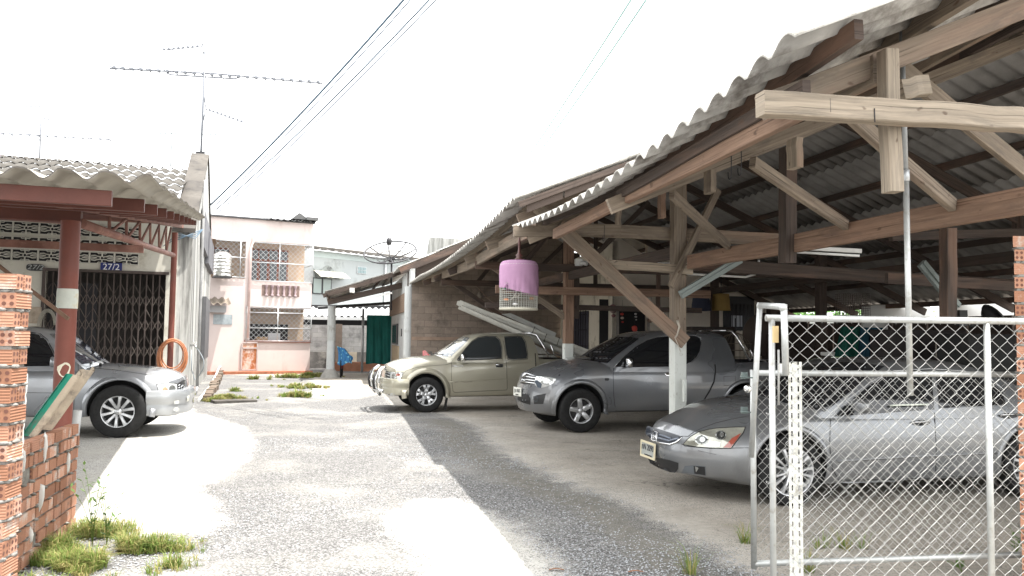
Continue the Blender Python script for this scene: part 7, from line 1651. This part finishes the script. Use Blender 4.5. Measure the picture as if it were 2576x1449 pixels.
# ---------------- inside the shed: cream house, clutter ----------------
inn = thing('cream_house', 'cream rendered house at the back of the shed with grilled window and dark doorway', 'house', tuple(UV(6.66, 19.2)))
vB = 19.2; b = MB(); wallquad(b, UV(uW1, vW - .1), UV(uW1, vB), 0, 3.75, 4.0, .15, back=EU); wA = b.build('wall', M['creamwall'], inn)
dA = uvz(onv(1556, 850, vB))[0]; dB = uvz(onv(1628, 850, vB))[0]; zD = onv(1590, 783, vB).z
b = MB(); ztl = 4.1
uE = 10.9
for (u0_, u1_, q0_, q1_) in ((uW1 + .001, dA, 0, 3.6), (dA, dB, zD, 3.6), (dB, uE, 0, 1.9)): b.ubox(u0_, u1_, vB, vB + .15, q0_, q1_)
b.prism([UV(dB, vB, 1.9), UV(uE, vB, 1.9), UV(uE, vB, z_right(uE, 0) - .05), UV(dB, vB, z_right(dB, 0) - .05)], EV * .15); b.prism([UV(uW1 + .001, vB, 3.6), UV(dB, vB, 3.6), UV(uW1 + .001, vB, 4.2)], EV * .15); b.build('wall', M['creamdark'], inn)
b = MB(); b.ubox(dA - .4, dB + .5, vB + .3, vB + .34, 0, zD + .3); b.build('doorway', M['void'], inn)  # near-black slab in place of the unlit room behind the door
b = MB(); b.ubox(dA - .06, dA, vB - .03, vB - .001, 0, zD + .06); b.ubox(dB, dB + .06, vB - .03, vB - .001, 0, zD + .06); b.ubox(dA, dB, vB - .03, vB - .001, zD, zD + .06); b.build('door_frame', surf('grey_door_frame', (.3, .28, .25), .7), inn)
# grilled window on the side face
vg0 = uvz(onu(1440, 850, uW1))[1]; vg1 = uvz(onu(1481, 850, uW1))[1]; zg1 = onu(1470, 783, uW1).z; zg0 = onu(1478, 878, uW1).z
b = MB(); b.ubox(uW1 - .012, uW1 - .001, vg1, vg0, zg0, zg1); gw = b.build('window', plain('dark_shutter', (.05, .05, .07), .5), inn)
b = MB()
for k in range(8): v_ = vg1 + (vg0 - vg1) * k / 7; b.tube([UV(uW1 - .1, v_, zg0 - .04), UV(uW1 - .1, v_, zg1 + .04)], .012, 6)
for z in (zg0 + .08, (zg0 + zg1) / 2, zg1 - .1): b.tube([UV(uW1 - .1, vg1 - .1, z), UV(uW1 - .1, vg0 + .05, z)], .012, 6)
b.build('grille', M['darkmetal'], gw)
# second window with white curtain and grille, right of post
u0_, u1_ = uvz(onv(1828, 850, vB))[0], uvz(onv(1888, 850, vB))[0]; z0_, z1_ = onv(1860, 822, vB).z, onv(1860, 794, vB).z
b = MB(); b.ubox(u0_ - .1, u1_ + .1, vB - .02, vB - .001, z0_ - .1, z1_ + .5); f = b.build('window', M['darkmetal'], inn); b = MB(); b.ubox(u0_ + .12, u1_ - .25, vB - .04, vB - .021, z0_, z1_); b.build('curtain', plain('white_curtain', (.5, .52, .56), .8), f)
b = MB()
for k in range(9): u = u0_ - .1 + (u1_ - u0_ + .2) * k / 8; b.tube([UV(u, vB - .08, z0_ - .12), UV(u, vB - .08, z1_ + .3)], .01, 5)
b.build('grille', M['darkmetal'], f)
# hanging covered cages
def cage(name, label, px, py0, py1, wtop, wbot, Yv, mat, seed=1):
    c = onv(px, py0, Yv); zb = onv(px, py1, Yv).z; t = thing(name, label, 'bird cage', (c.x, c.y, zb)); r = random.Random(seed); rows = []
    for i in range(9):
        q = i / 8; rr_ = (wtop + (wbot - wtop) * q) / 2; rows.append([Vector((c.x + rr_ * math.cos(a) * (1 + .03 * math.sin(a * 7 + q * 2)), c.y + rr_ * math.sin(a) * (1 + .03 * math.sin(a * 5)), c.z + (zb - c.z) * q)) for a in np.linspace(0, 2 * math.pi, 28, endpoint=False)])
    b = MB(); b.grid(rows, True, True); b.face(range(27, -1, -1)) if False else None; n = b.add([c + EZ * .02]); 
    for k in range(28): b.face((k, (k + 1) % 28, n), None, True)
    b.build('cloth_cover', mat, t, fix=False); b = MB(); b.tube([c + EZ * .02, c + EZ * .3], .012, 6); b.tube([c + EZ * .3 + Vector((.03 * math.cos(a), 0, .03 + .03 * math.sin(a))) for a in np.linspace(-1.5, 3, 8)], .008, 5); b.build('hook', M['darkmetal'], t); return t
cage('covered_cage', 'hanging bird cage under a dark navy cloth, left of the yellow one', 1764, 742, 782, .36, .46, 17.0, plain('navy_cloth', (.03, .035, .06), .9))
cage('covered_cage', 'hanging bird cage under a dull yellow cloth', 1814, 740, 781, .36, .42, 17.0, surf('mustard_cloth', (.3, .2, .07), .9, var=.2))
# wire cage on a table
wc = thing('wire_cage', 'domed wire bird cage standing on a dark table beside the pickup bed', 'bird cage', tuple(onv(1850, 930, 15.5)))
c = onv(1850, 915, 15.5); b = MB()
for k in range(24):
    a = 2 * math.pi * k / 24; b.tube([c + Vector((.36 * math.cos(a), .3 * math.sin(a), 0)), c + Vector((.36 * math.cos(a), .3 * math.sin(a), .42)), c + Vector((.22 * math.cos(a), .18 * math.sin(a), .58)), c + Vector((0, 0, .66))], .004, 3)
for z in (.0, .14, .28, .42): b.tube([c + Vector((.36 * math.cos(a), .3 * math.sin(a), z)) for a in np.linspace(0, 2 * math.pi, 30, endpoint=False)], .006, 4, closed=True)
b.build('wires', surf('bamboo_wire', (.2, .17, .13), .7), wc); b = MB(); b.box(c + EZ * .06 + Vector((.1, 0, 0)), (.25, .2, .07)); b.build('food_tray', plain('yellow_tray', (.4, .28, .06), .6), wc); b = MB(); b.tube([c + EZ * .66, c + EZ * .95], .01, 5); b.build('hook', M['darkmetal'], wc)
tbm = surf('dark_table_wood', (.07, .055, .045), .8)
tb_ = thing('table', 'dark wooden table holding the wire cage', 'table', (c.x, c.y, 0)); b = MB(); b.box((c.x, c.y, c.z - .03), (1.5, .7, .05), TH); b.build('tabletop', tbm, tb_)
for sx in (-1, 1):
    for sy in (-1, 1): b = MB(); b.box(Vector((c.x, c.y, (c.z - .06) / 2)) + EU * sx * .68 + EV * sy * .3, (.06, .06, c.z - .06)); b.build('leg', tbm, tb_)
# rear backdrop: low fence, white panels, tree seen under the far eave
bkf = thing('rear_fence', 'grey corrugated metal fence seen under the far roof edge', 'fence', tuple(UV(14, 20)))
f0 = at(2035, 850, 26); f1 = at(2200, 850, 21); f0.z = f1.z = 0; b = MB(); dd2 = (f1 - f0); rows = []
for z in (0, at(2100, 795, 23).z): rows.append([f0 + dd2 * t + EZ * (z + 0) + Vector((.0, .02 * math.sin(t * 160), 0)) for t in np.linspace(-.02, 1.05, 300)])
b.grid(rows); b.build('sheet', surf('grey_fence_sheet', (.3, .31, .3), .6, metal=.2, st=(1, 1, 12), scale=3, bs=.3), bkf, fix=False)
def whitewall(x0, x1, yt0, yt1, yb, Yd, label, name='white_wall'):
    a = at(x0, yt0, Yd); c_ = at(x1, yt1, Yd - .6); b = MB(); b.prism([Vector((a.x, a.y, -.02)), Vector((c_.x, c_.y, -.02)), c_, a], Vector((.05, .2, 0))); o = b.build(name, surf('white_render', (.62, .62, .6), .9, var=.05, bs=.1)); return _tag(o, label, 'wall')
whitewall(2170, 2340, 770, 760, 0, 17.5, 'bright white wall seen under the roof edge left of the hanging pipe')
whitewall(2405, 2640, 752, 745, 0, 15.5, 'bright white wall seen under the roof edge beside the right brick pier')
tr = thing('tree', 'leafy green tree glimpsed behind the rear fence of the shed', 'tree', tuple(at(2060, 850, 32)))
cT = at(2060, 780, 32); b = MB(); b.tube([Vector((cT.x, cT.y, -.05)), Vector((cT.x + .1, cT.y, 1.6)), Vector((cT.x, cT.y, 3))], [.14, .1, .06], 8); b.build('trunk', surf('bark', (.12, .09, .06), .9), tr)
r9 = random.Random(9); b = MB()
for k in range(3800):
    q = Vector((r9.gauss(0, 2.2), r9.gauss(0, .9), abs(r9.gauss(0, .8)) + 1.6 + r9.gauss(0, .25))); p = Vector((cT.x, cT.y, 0)) + q; a1 = Vector((r9.uniform(-1, 1), r9.uniform(-1, 1), r9.uniform(-.6, .6))).normalized(); a2 = a1.orthogonal().normalized(); L_ = r9.uniform(.2, .34)
    i = b.add([p, p + a1 * L_ * .5 + a2 * L_ * .25, p + a1 * L_, p + a1 * L_ * .5 - a2 * L_ * .25]); b.face((i, i+1, i+2, i+3))
b.build('crown', grassmat('tree_leaf', (.06, .16, .04), (.2, .36, .1)), tr, fix=False)
# dark backdrop boards and clutter in the shed depths
bk = thing('backdrop_boards', 'dark timber backdrop boards in the depth of the shed, raised to cut light', 'wall', tuple(UV(12, 17)))
b = MB(); b.ubox(10.9, 11.1, vB - .2, vB + .0, 0, 2.5)
for k in range(14): v_ = 4.6 + k * 1.05; b.ubox(11.5, 11.56, v_, v_ + 1.0, -.02, 2.0 + .04 * math.sin(k * 3))  # boarding added as dark backdrop, raised to keep light off the ceiling
b.build('boards', M['wooddark'], bk)
b = MB(); b.ubox(10.92, 12.0, vB - .1, vB, -.02, 1.75); b.ubox(11.12, 11.5, vB - .1, vB, 1.751, 2.5); b.build('end_boards', M['wooddark'], bk)
def clutter(name, label, cat, fn): t = thing(name, label, cat, fn[0]); return t
gc = cloth('hung_cloth', at(2115, 850, 13.0), at(2165, 850, 12.8), at(2140, 902, 13).z, at(2140, 822, 13).z, .05, 2, surf('dark_green_cloth', (.01, .06, .045), .8, var=.3, scale=4), flare=.8); _tag(gc, 'dark green cloth hung behind the sedan roof, left of the blue one', 'cloth')
gc = cloth('hung_cloth', at(2165, 850, 12.7), at(2222, 850, 12.6), at(2190, 902, 12.7).z, at(2190, 824, 12.7).z, .05, 2, surf('dark_blue_cloth', (.012, .04, .06), .8, var=.3, scale=4), flare=.3); _tag(gc, 'dark blue cloth hung behind the sedan roof, right of the green one', 'cloth')
def darkbox(name, label, cat, px, py0, py1, wpx, Yd, d_, mat):
    a = at(px, py0, Yd); z0 = at(px, py1, Yd).z; w_ = wpx / F * Yd; b = MB(); b.box((a.x, a.y + d_ / 2, (a.z + z0) / 2), (w_, d_, a.z - z0), TH); o = b.build(name, mat, bevel=.02); return _tag(o, label, cat)
cab_ = thing('tall_cage', 'tall dark mesh cage hanging at the back of the shed', 'bird cage', tuple(at(2155, 800, 12)))
b = MB(); a = at(2155, 738, 12); 
for i in range(13): 
    for j in (0, 1): x_ = a.x - .2 + .4 * i / 12; b.tube([(x_, a.y + j * .3, a.z), (x_, a.y + j * .3, a.z - .42)], .004, 3)
for i in range(14): z_ = a.z - .42 * i / 13; b.tube([(a.x - .2, a.y, z_), (a.x + .2, a.y, z_), (a.x + .2, a.y + .3, z_), (a.x - .2, a.y + .3, z_)], .004, 3, closed=True)
b.build('mesh', surf('dark_cage_wire', (.12, .1, .09), .8), cab_)
darkbox('cabinet', 'dark wooden cabinet in the shed behind the gate corner', 'cabinet', 2000, 840, 960, 130, 16.5, .5, surf('dark_cabinet', (.05, .04, .035), .8))
darkbox('cabinet', 'wide dark cupboard behind the sedan roof by the hanging pipe', 'cabinet', 2330, 830, 960, 220, 12.2, .5, surf('dark_cupboard', (.045, .04, .04), .8))
darkbox('cabinet', 'dark crate stack near the right brick pier', 'crate', 2490, 840, 1000, 150, 10.8, .6, surf('dark_crate', (.035, .035, .035), .8))
darkbox('carton', 'pale carton on the dark clutter behind the sedan', 'box', 2385, 862, 900, 30, 11.9, .2, surf('pale_carton', (.34, .31, .27), .9)); darkbox('bench', 'small white bench top glimpsed left of the green cloth', 'bench', 2098, 886, 896, 30, 13.5, .3, M['white'])
darkbox('cabinet', 'low dark sideboard below the navy cage', 'cabinet', 1790, 822, 930, 120, 18.2, .4, surf('dark_sideboard', (.06, .05, .045), .8))
b = MB(); dd3 = at(2500, 800, 10.2); b.lathe([(.19, 0), (.2, .015), (.15, -.05), (.02, -.1)], 20, dd3, M=Matrix.Rotation(R(55), 3, 'Y')); b.tube([dd3, at(2440, 822, 10.2)], .02, 6); b.box(at(2420, 800, 10.2), (.1, .08, .2)); o = b.build('work_lamp', M['black']); _tag(o, 'black round lamp silhouetted against the white wall on the right', 'lamp')
# round dark drum shape left of the gate
b = MB(); c = at(1920, 842, 16.8); b.lathe([(.001, 0), (.42, 0), (.45, .05), (.45, .12), (.001, .13)], 30, c, M=Matrix.Rotation(R(90), 3, 'X') @ Matrix.Rotation(0, 3, 'Z')); o = b.build('round_tray', M['wooddark']); _tag(o, 'big round dark tray standing against the cream wall', 'tray')
# hanging ornaments by the doorway
def ornament(label, px, y0, y1, cols, Yv=19.0, w_=.07, seed=3):
    c = onv(px, y0, Yv); zb = onv(px, y1, Yv).z; r = random.Random(seed); t = thing('hanging_ornament', label, 'ornament', tuple(c)); n = max(3, int((c.z - zb) / .09)); b = MB(); b.tube([c + EZ * .3, Vector((c.x, c.y, zb))], .004, 4); b.build('string', M['darkmetal'], t)
    b = MB(); b.m = 0
    for k in range(n): b.m = k % len(cols); b.sphere(Vector((c.x + r.uniform(-.02, .02), c.y, c.z + (zb - c.z) * (k + .5) / n)), w_ * r.uniform(.6, 1.1), 8, 6, (1, .6, .7))
    b.build('beads', [plain('ornament_colour', q, .7) for q in cols], t)
ornament('pink and brown shell garland left of the dark doorway', 1543, 765, 800, [(.25, .13, .13), (.3, .22, .2)], w_=.09); ornament('red and white paper ornament inside the left side of the doorway', 1566, 785, 815, [(.5, .06, .04), (.5, .42, .35)], w_=.05)
ornament('white wind chime hanging in the doorway', 1600, 786, 808, [(.6, .6, .58)], w_=.04); ornament('red heart shaped ornament low in the doorway', 1597, 822, 834, [(.6, .08, .06)], w_=.08); ornament('brown dried garland right of the doorway', 1638, 768, 812, [(.2, .13, .1)], w_=.08); ornament('carved pale figures on the dark board beside the front post', 1672, 805, 840, [(.35, .3, .25), (.08, .07, .06)], w_=.06, Yv=18.2)
# ---------------- things hung in and on the shed ----------------
pc = onv(1305, 660, 10.4); pc0 = pc
bcg = thing('bird_cage', 'round wire bird cage half covered with a mauve cloth, hanging from the eave', 'bird cage', tuple(onv(1305, 780, 10.4)))
Yc = 10.4; px_m = F / onv(1305, 720, Yc).y; rC = 47.5 / px_m; zc_t = onv(1305, 662, Yc).z; zc_b = onv(1305, 778, Yc).z; cc0 = onv(1305, 720, Yc)
def CP_(a, z, k=1.0): return Vector((cc0.x + rC * k * math.cos(a), cc0.y + rC * k * math.sin(a), z))
b = MB()
for k in range(44): a = 2 * math.pi * k / 44; b.tube([CP_(a, zc_b), CP_(a, zc_t - .02)], .0022, 3, cap=False)
for k in range(22): z = zc_b + (zc_t - zc_b) * k / 22; b.tube([CP_(a, z) for a in np.linspace(0, 2 * math.pi, 40, endpoint=False)], .0022, 3, closed=True)
b.build('wires', surf('cage_wire', (.55, .55, .5), .5, metal=.3), bcg, fix=False)
b = MB(); b.lathe([(.001, zc_b - .012), (rC * 1.02, zc_b - .012), (rC * 1.03, zc_b + .015), (rC * 1.0, zc_b + .018), (.001, zc_b + .01)], 40, (cc0.x, cc0.y, 0)); b.build('tray', surf('cage_tray', (.5, .48, .4), .7), bcg)
b = MB(); rows = []
mv = surf('mauve_cloth', (.4, .235, .36), .9, var=.1, scale=6, bs=.35, bsc=200, bd=.002)
for i in range(25):
    t = i / 24; row = []
    for k in range(72):
        a = 2 * math.pi * k / 72; front = math.cos(a + math.pi / 2)          # +1 towards the viewer
        side = math.cos(a)                                                    # -1 left in the picture
        drop = .47 + .19 * (side * .5 + .5) ** .8
        g_ = max(0, 1 - (abs((a - 4.02)) / .5)); drop -= .02 * g_
        if i < 4: rr_ = [.72, .88, .98, 1.02][i]; z = zc_t + .03 - [0, .01, .035, .075][i]
        else:
            q = (t - 3 / 24) / (21 / 24); z = zc_t - .045 - (zc_t - zc_b) * drop * q * .97; pull = math.exp(-((a - 4.02) / .10) ** 2 - ((q - .9) / .2) ** 2); gr2 = max(0, 1 - abs(a - 4.02) / 1.4) * q ** 1.5
            fold = .03 * math.sin((a - 4.02) * 26 + 4 * q) * gr2 + .014 * math.sin(a * 9 + z * 20) * q + .01 * math.sin(a * 23) * q
            rr_ = 1.03 + fold * 1.5 - .05 * pull + .01 * math.sin(q * 3)
        row.append(CP_(a, z, rr_))
    rows.append(row)
n0 = b.grid(rows, True, True); ci = b.add([Vector((cc0.x, cc0.y, zc_t + .032))])
for k in range(72): b.face((n0 + k, n0 + (k + 1) % 72, ci), None, True)
b.build('cloth_cover', mv, bcg, fix=False)
kp_ = CP_(4.02, zc_t - (zc_t - zc_b) * .5, 1.06); b = MB(); b.sphere(kp_, .022, 8, 6); b.tube([kp_, kp_ + Vector((-.03, -.02, -.05))], .008, 5); b.tube([kp_, kp_ + Vector((.02, -.02, -.06))], .008, 5); b.build('knot', mv, bcg)
b = MB(); b.lathe([(.001, .0), (.045, .002), (.06, .03), (.03, .05), (.05, .075), (.02, .1), (.014, .2), (.02, .22), (.01, .3), (.001, .32)], 16, (cc0.x, cc0.y, zc_t + .03)); b.build('finial', surf('dark_turned_wood', (.1, .04, .035), .4), bcg)
b = MB(); b.tube([(cc0.x, cc0.y, zc_t + .3), (cc0.x + .01, cc0.y, zc_t + .42), (cc0.x - .01, cc0.y, zc_t + .5)], .006, 5); b.build('hook', M['darkmetal'], bcg)
def bird(label, a, z, col1, col2, rz):
    p = Vector((cc0.x + rC * .5 * math.cos(a), cc0.y + rC * .5 * math.sin(a), z)); t = thing('bird', label, 'bird', tuple(p), rz); Mr = Matrix.Rotation(rz, 3, 'Z') @ Matrix.Rotation(R(-35), 3, 'Y'); b = MB()
    b.sphere(p, .032, 14, 10, (1.7, 1, 1.05), Mr); b.sphere(p + Mr @ Vector((.055, 0, .012)), .021, 12, 8); b.tube([p + Mr @ Vector((.072, 0, .012)), p + Mr @ Vector((.092, 0, .005))], [.007, .001], 6); b.tube([p + Mr @ Vector((-.045, 0, 0)), p + Mr @ Vector((-.12, 0, -.005))], [.014, .006], 6); b.tube([p - EZ * .02, p - EZ * .06], .003, 4); b.build('body', plain('plumage', col1, .8), t)
    b = MB(); b.sphere(p + Mr @ Vector((-.01, -.026, .006)), .024, 10, 8, (1.7, .35, .8), Mr); b.sphere(p + Mr @ Vector((-.01, .026, .006)), .024, 10, 8, (1.7, .35, .8), Mr); b.build('wing', plain('wing_plumage', col2, .8), t)
bird('small grey and white bird perched in the mauve covered cage', 4.6, zc_b + .19, (.4, .37, .33), (.16, .13, .11), .3)
b = MB(); b.tube([CP_(3.4, zc_b + .12, .95), CP_(6.0, zc_b + .12, .95)], .007, 6); b.build('perch', M['wood'], bcg)
for (a_, z_, col, nm) in ((3.9, .12, (.6, .2, .05), 'orange_feeder'), (3.75, .27, (.05, .3, .15), 'green_feeder'), (5.6, .14, (.5, .25, .12), 'feeder'), (4.5, .06, (.7, .7, .7), 'water_cup')): b = MB(); b.sphere(CP_(a_, zc_b + z_, .88), .028, 10, 6, (1.3, .7, .6)); b.build(nm, plain(nm + '_plastic', col, .5), bcg)
# CCTV camera on post 2
b = MB(); c = onv(1456, 660, 13.9); b.box(c, (.13, .08, .13), TH); b.tube([c + Vector((.03, -.05, -.01)), c + Vector((.14, -.12, -.04))], .035, 12); o = b.build('security_camera', M['white'], bevel=.006); _tag(o, 'white security camera on the reddish shed post', 'camera')
b = MB(); b.tube([c + Vector((.06, 0, .02)), c + EU * 2.2 + EZ * .05], .011, 6); o = b.build('conduit', M['white']); _tag(o, 'thin white conduit running right from the security camera', 'conduit')
b = MB(); b.tube([onv(1715, 688, 9.6), onv(1875, 697, 9.6), onv(1900, 690, 9.6), onv(1915, 672, 9.6), onv(1908, 655, 9.6)], .014, 8); o = b.build('conduit', M['white']); _tag(o, 'white conduit with an upturned end right of the front post', 'conduit')
for (pts, lb) in (([(2385, 618), (2386, 640), (2380, 660)], 'short curved white conduit high under the roof, upper piece'), ([(2382, 676), (2380, 690), (2374, 702)], 'short curved white conduit high under the roof, lower piece')):
    b = MB(); b.tube([onv(x, y, 7.2) for x, y in pts], .013, 8); o = b.build('conduit', M['white']); _tag(o, lb, 'conduit')
def fixture(label, p0, p1, v_, v2=None):
    a = onv(*p0, v_); c_ = onv(*p1, v2 or v_); t = thing('tube_light', label, 'light', tuple(a)); b = MB(); b.beam(a, c_, .06, .045); b.build('housing', M['white'], t); b = MB(); b.tube([a - EZ * .05 + (c_ - a) * .03, c_ - EZ * .05 - (c_ - a) * .03], .014, 8); b.build('tube', plain('unlit_tube', (.75, .76, .74), .3), t)
fixture('long white tube light under the red main beam', (1992, 622), (2168, 632), 7.9, 7.5)
gcm = surf('grey_green_channel', (.2, .23, .22), .6, metal=.2, var=.15)
for (p0, p1, v_, lb) in (((1712, 742), (1862, 652), 9.0, 'grey metal channel brace from the front post up to the beam'), ((2318, 662), (2408, 772), 7.4, 'dark grey metal channel brace deep under the roof on the right')):
    a = onv(*p0, v_); c_ = onv(*p1, v_); b = MB(); b.beam(a, c_, .05, .1, up=EZ); b.beam(a - EV * .035, c_ - EV * .035, .02, .02, up=EZ); o = b.build('channel_brace', gcm); _tag(o, lb, 'brace')
# rope on the knee brace
b = MB(); c = onv(1706, 838, 9.02)
for k in range(2): b.tube([onv(1702 + k * 3, 806, 9.02), onv(1708 + k * 2, 822, 9.0), onv(1703 + k, 842, 9.02), onv(1697 + k * 2, 850, 9.03)], .008, 6)
b.tube([onv(1698, 850, 9.02), onv(1706, 868, 9.02), onv(1712, 885, 9.02)], .005, 5); o = b.build('rope', surf('pale_rope', (.45, .41, .35), .9)); _tag(o, 'pale rope tied round the knee brace at the white post', 'rope')
# small swing board on posts, block of wood near the post
b = MB(); b.beam(onv(1722, 1010, 9.05), onv(1722, 955, 9.05), .035, .05, up=EV); o = b.build('wood_batten', M['whitewood']); _tag(o, 'small white batten nailed low on the white post', 'batten')
# ladders lying on the beige pickup
def ladder(name, label, p0, p1, Y0, Y1, rail, gap, mat, n=14, box=(.075, .03)):
    a = at(*p0, Y0); c_ = at(*p1, Y1); d = (c_ - a); t = thing(name, label, 'ladder', tuple((a + c_) / 2)); side = Vector((-d.y, d.x, 0)).normalized() * 0 + EV * gap
    for k in (0, 1): b = MB(); b.beam(a + side * k, c_ + side * k, box[1], box[0]); b.build('rail', mat, t)
    for k in range(n): q = a.lerp(c_, (k + .5) / n); b = MB(); b.tube([q + side * .0, q + side], .014, 8); b.build('rung', mat, t)
alu = surf('old_aluminium', (.34, .335, .3), .45, metal=.35, var=.15, scale=9, dirt=(.3, .28, .24), dirt_amt=.3, dscale=12)
ladder('ladder', 'long aluminium ladder sloping over the beige pickup bed, the upper longer one', (1156, 760), (1500, 902), 19.0, 17.9, 0, .38, alu, 16, (.11, .03))
ladder('ladder', 'second aluminium ladder lying just under the first one', (1160, 772), (1470, 908), 18.9, 17.7, 0, .38, alu, 14, (.08, .03))
ladder('ladder', 'shorter aluminium ladder strapped on top of the long ladders', (1240, 790), (1560, 915), 18.6, 17.6, 0, .3, alu, 12, (.07, .03))
b = MB(); p = [at(1262, 790, 18.4), at(1285, 788, 18.4), at(1400, 838, 18.1), at(1395, 850, 18.1)]; b.prism(p, Vector((0, .3, 0))); o = b.build('metal_sheet', surf('grey_dull_sheet', (.3, .3, .28), .6)); _tag(o, 'folded grey metal sheet wedged on the ladders', 'metal sheet')
b = MB()
for (x, y) in ((1342, 832), (1372, 850), (1405, 858)): c = at(x, y, 17.95); b.tube([c + Vector((.03, 0, .09)), c + Vector((.0, -.05, .02)), c + Vector((-.03, 0, -.09)), c + Vector((-.02, .4, -.05)), c + Vector((.03, .4, .08))], .007, 5, closed=True)
o = b.build('strap', plain('dark_strap', (.05, .04, .035), .8)); _tag(o, 'dark straps tying the ladders together', 'strap')
b = MB(); c = at(1215, 742, 19.5); b.tube([at(1195, 715, 19.8), at(1213, 735, 19.5), at(1225, 748, 19.3), at(1260, 775, 19.0)], .012, 5); o = b.build('rope', surf('brown_rope', (.18, .13, .1), .9)); _tag(o, 'brown rope running down from the shed roof to the ladders', 'rope')
for k, (x, y) in enumerate(((1207, 745),)): b = MB(); b.sphere(at(x, y, 19.3), .09, 10, 8, (.7, .7, 1.3)); b.sphere(at(x + 3, y + 14, 19.3), .06, 10, 8, (1, .8, 1)); o = b.build('cloth_bundle', surf('grey_brown_rag', (.2, .17, .14), .9, var=.3, scale=15)); _tag(o, 'grey brown rag bundle tied on the rope by the block wall', 'rag')
# wall piece between the sheds seen at the far left edge of the picture
b = MB(); b.tube([at(3, 105, 3.3), at(0, 470, 3.3)], .004, 6); o = b.build('pole_edge', plain('pale_edge', (.5, .5, .48), .7)); bpy.data.objects.remove(o)
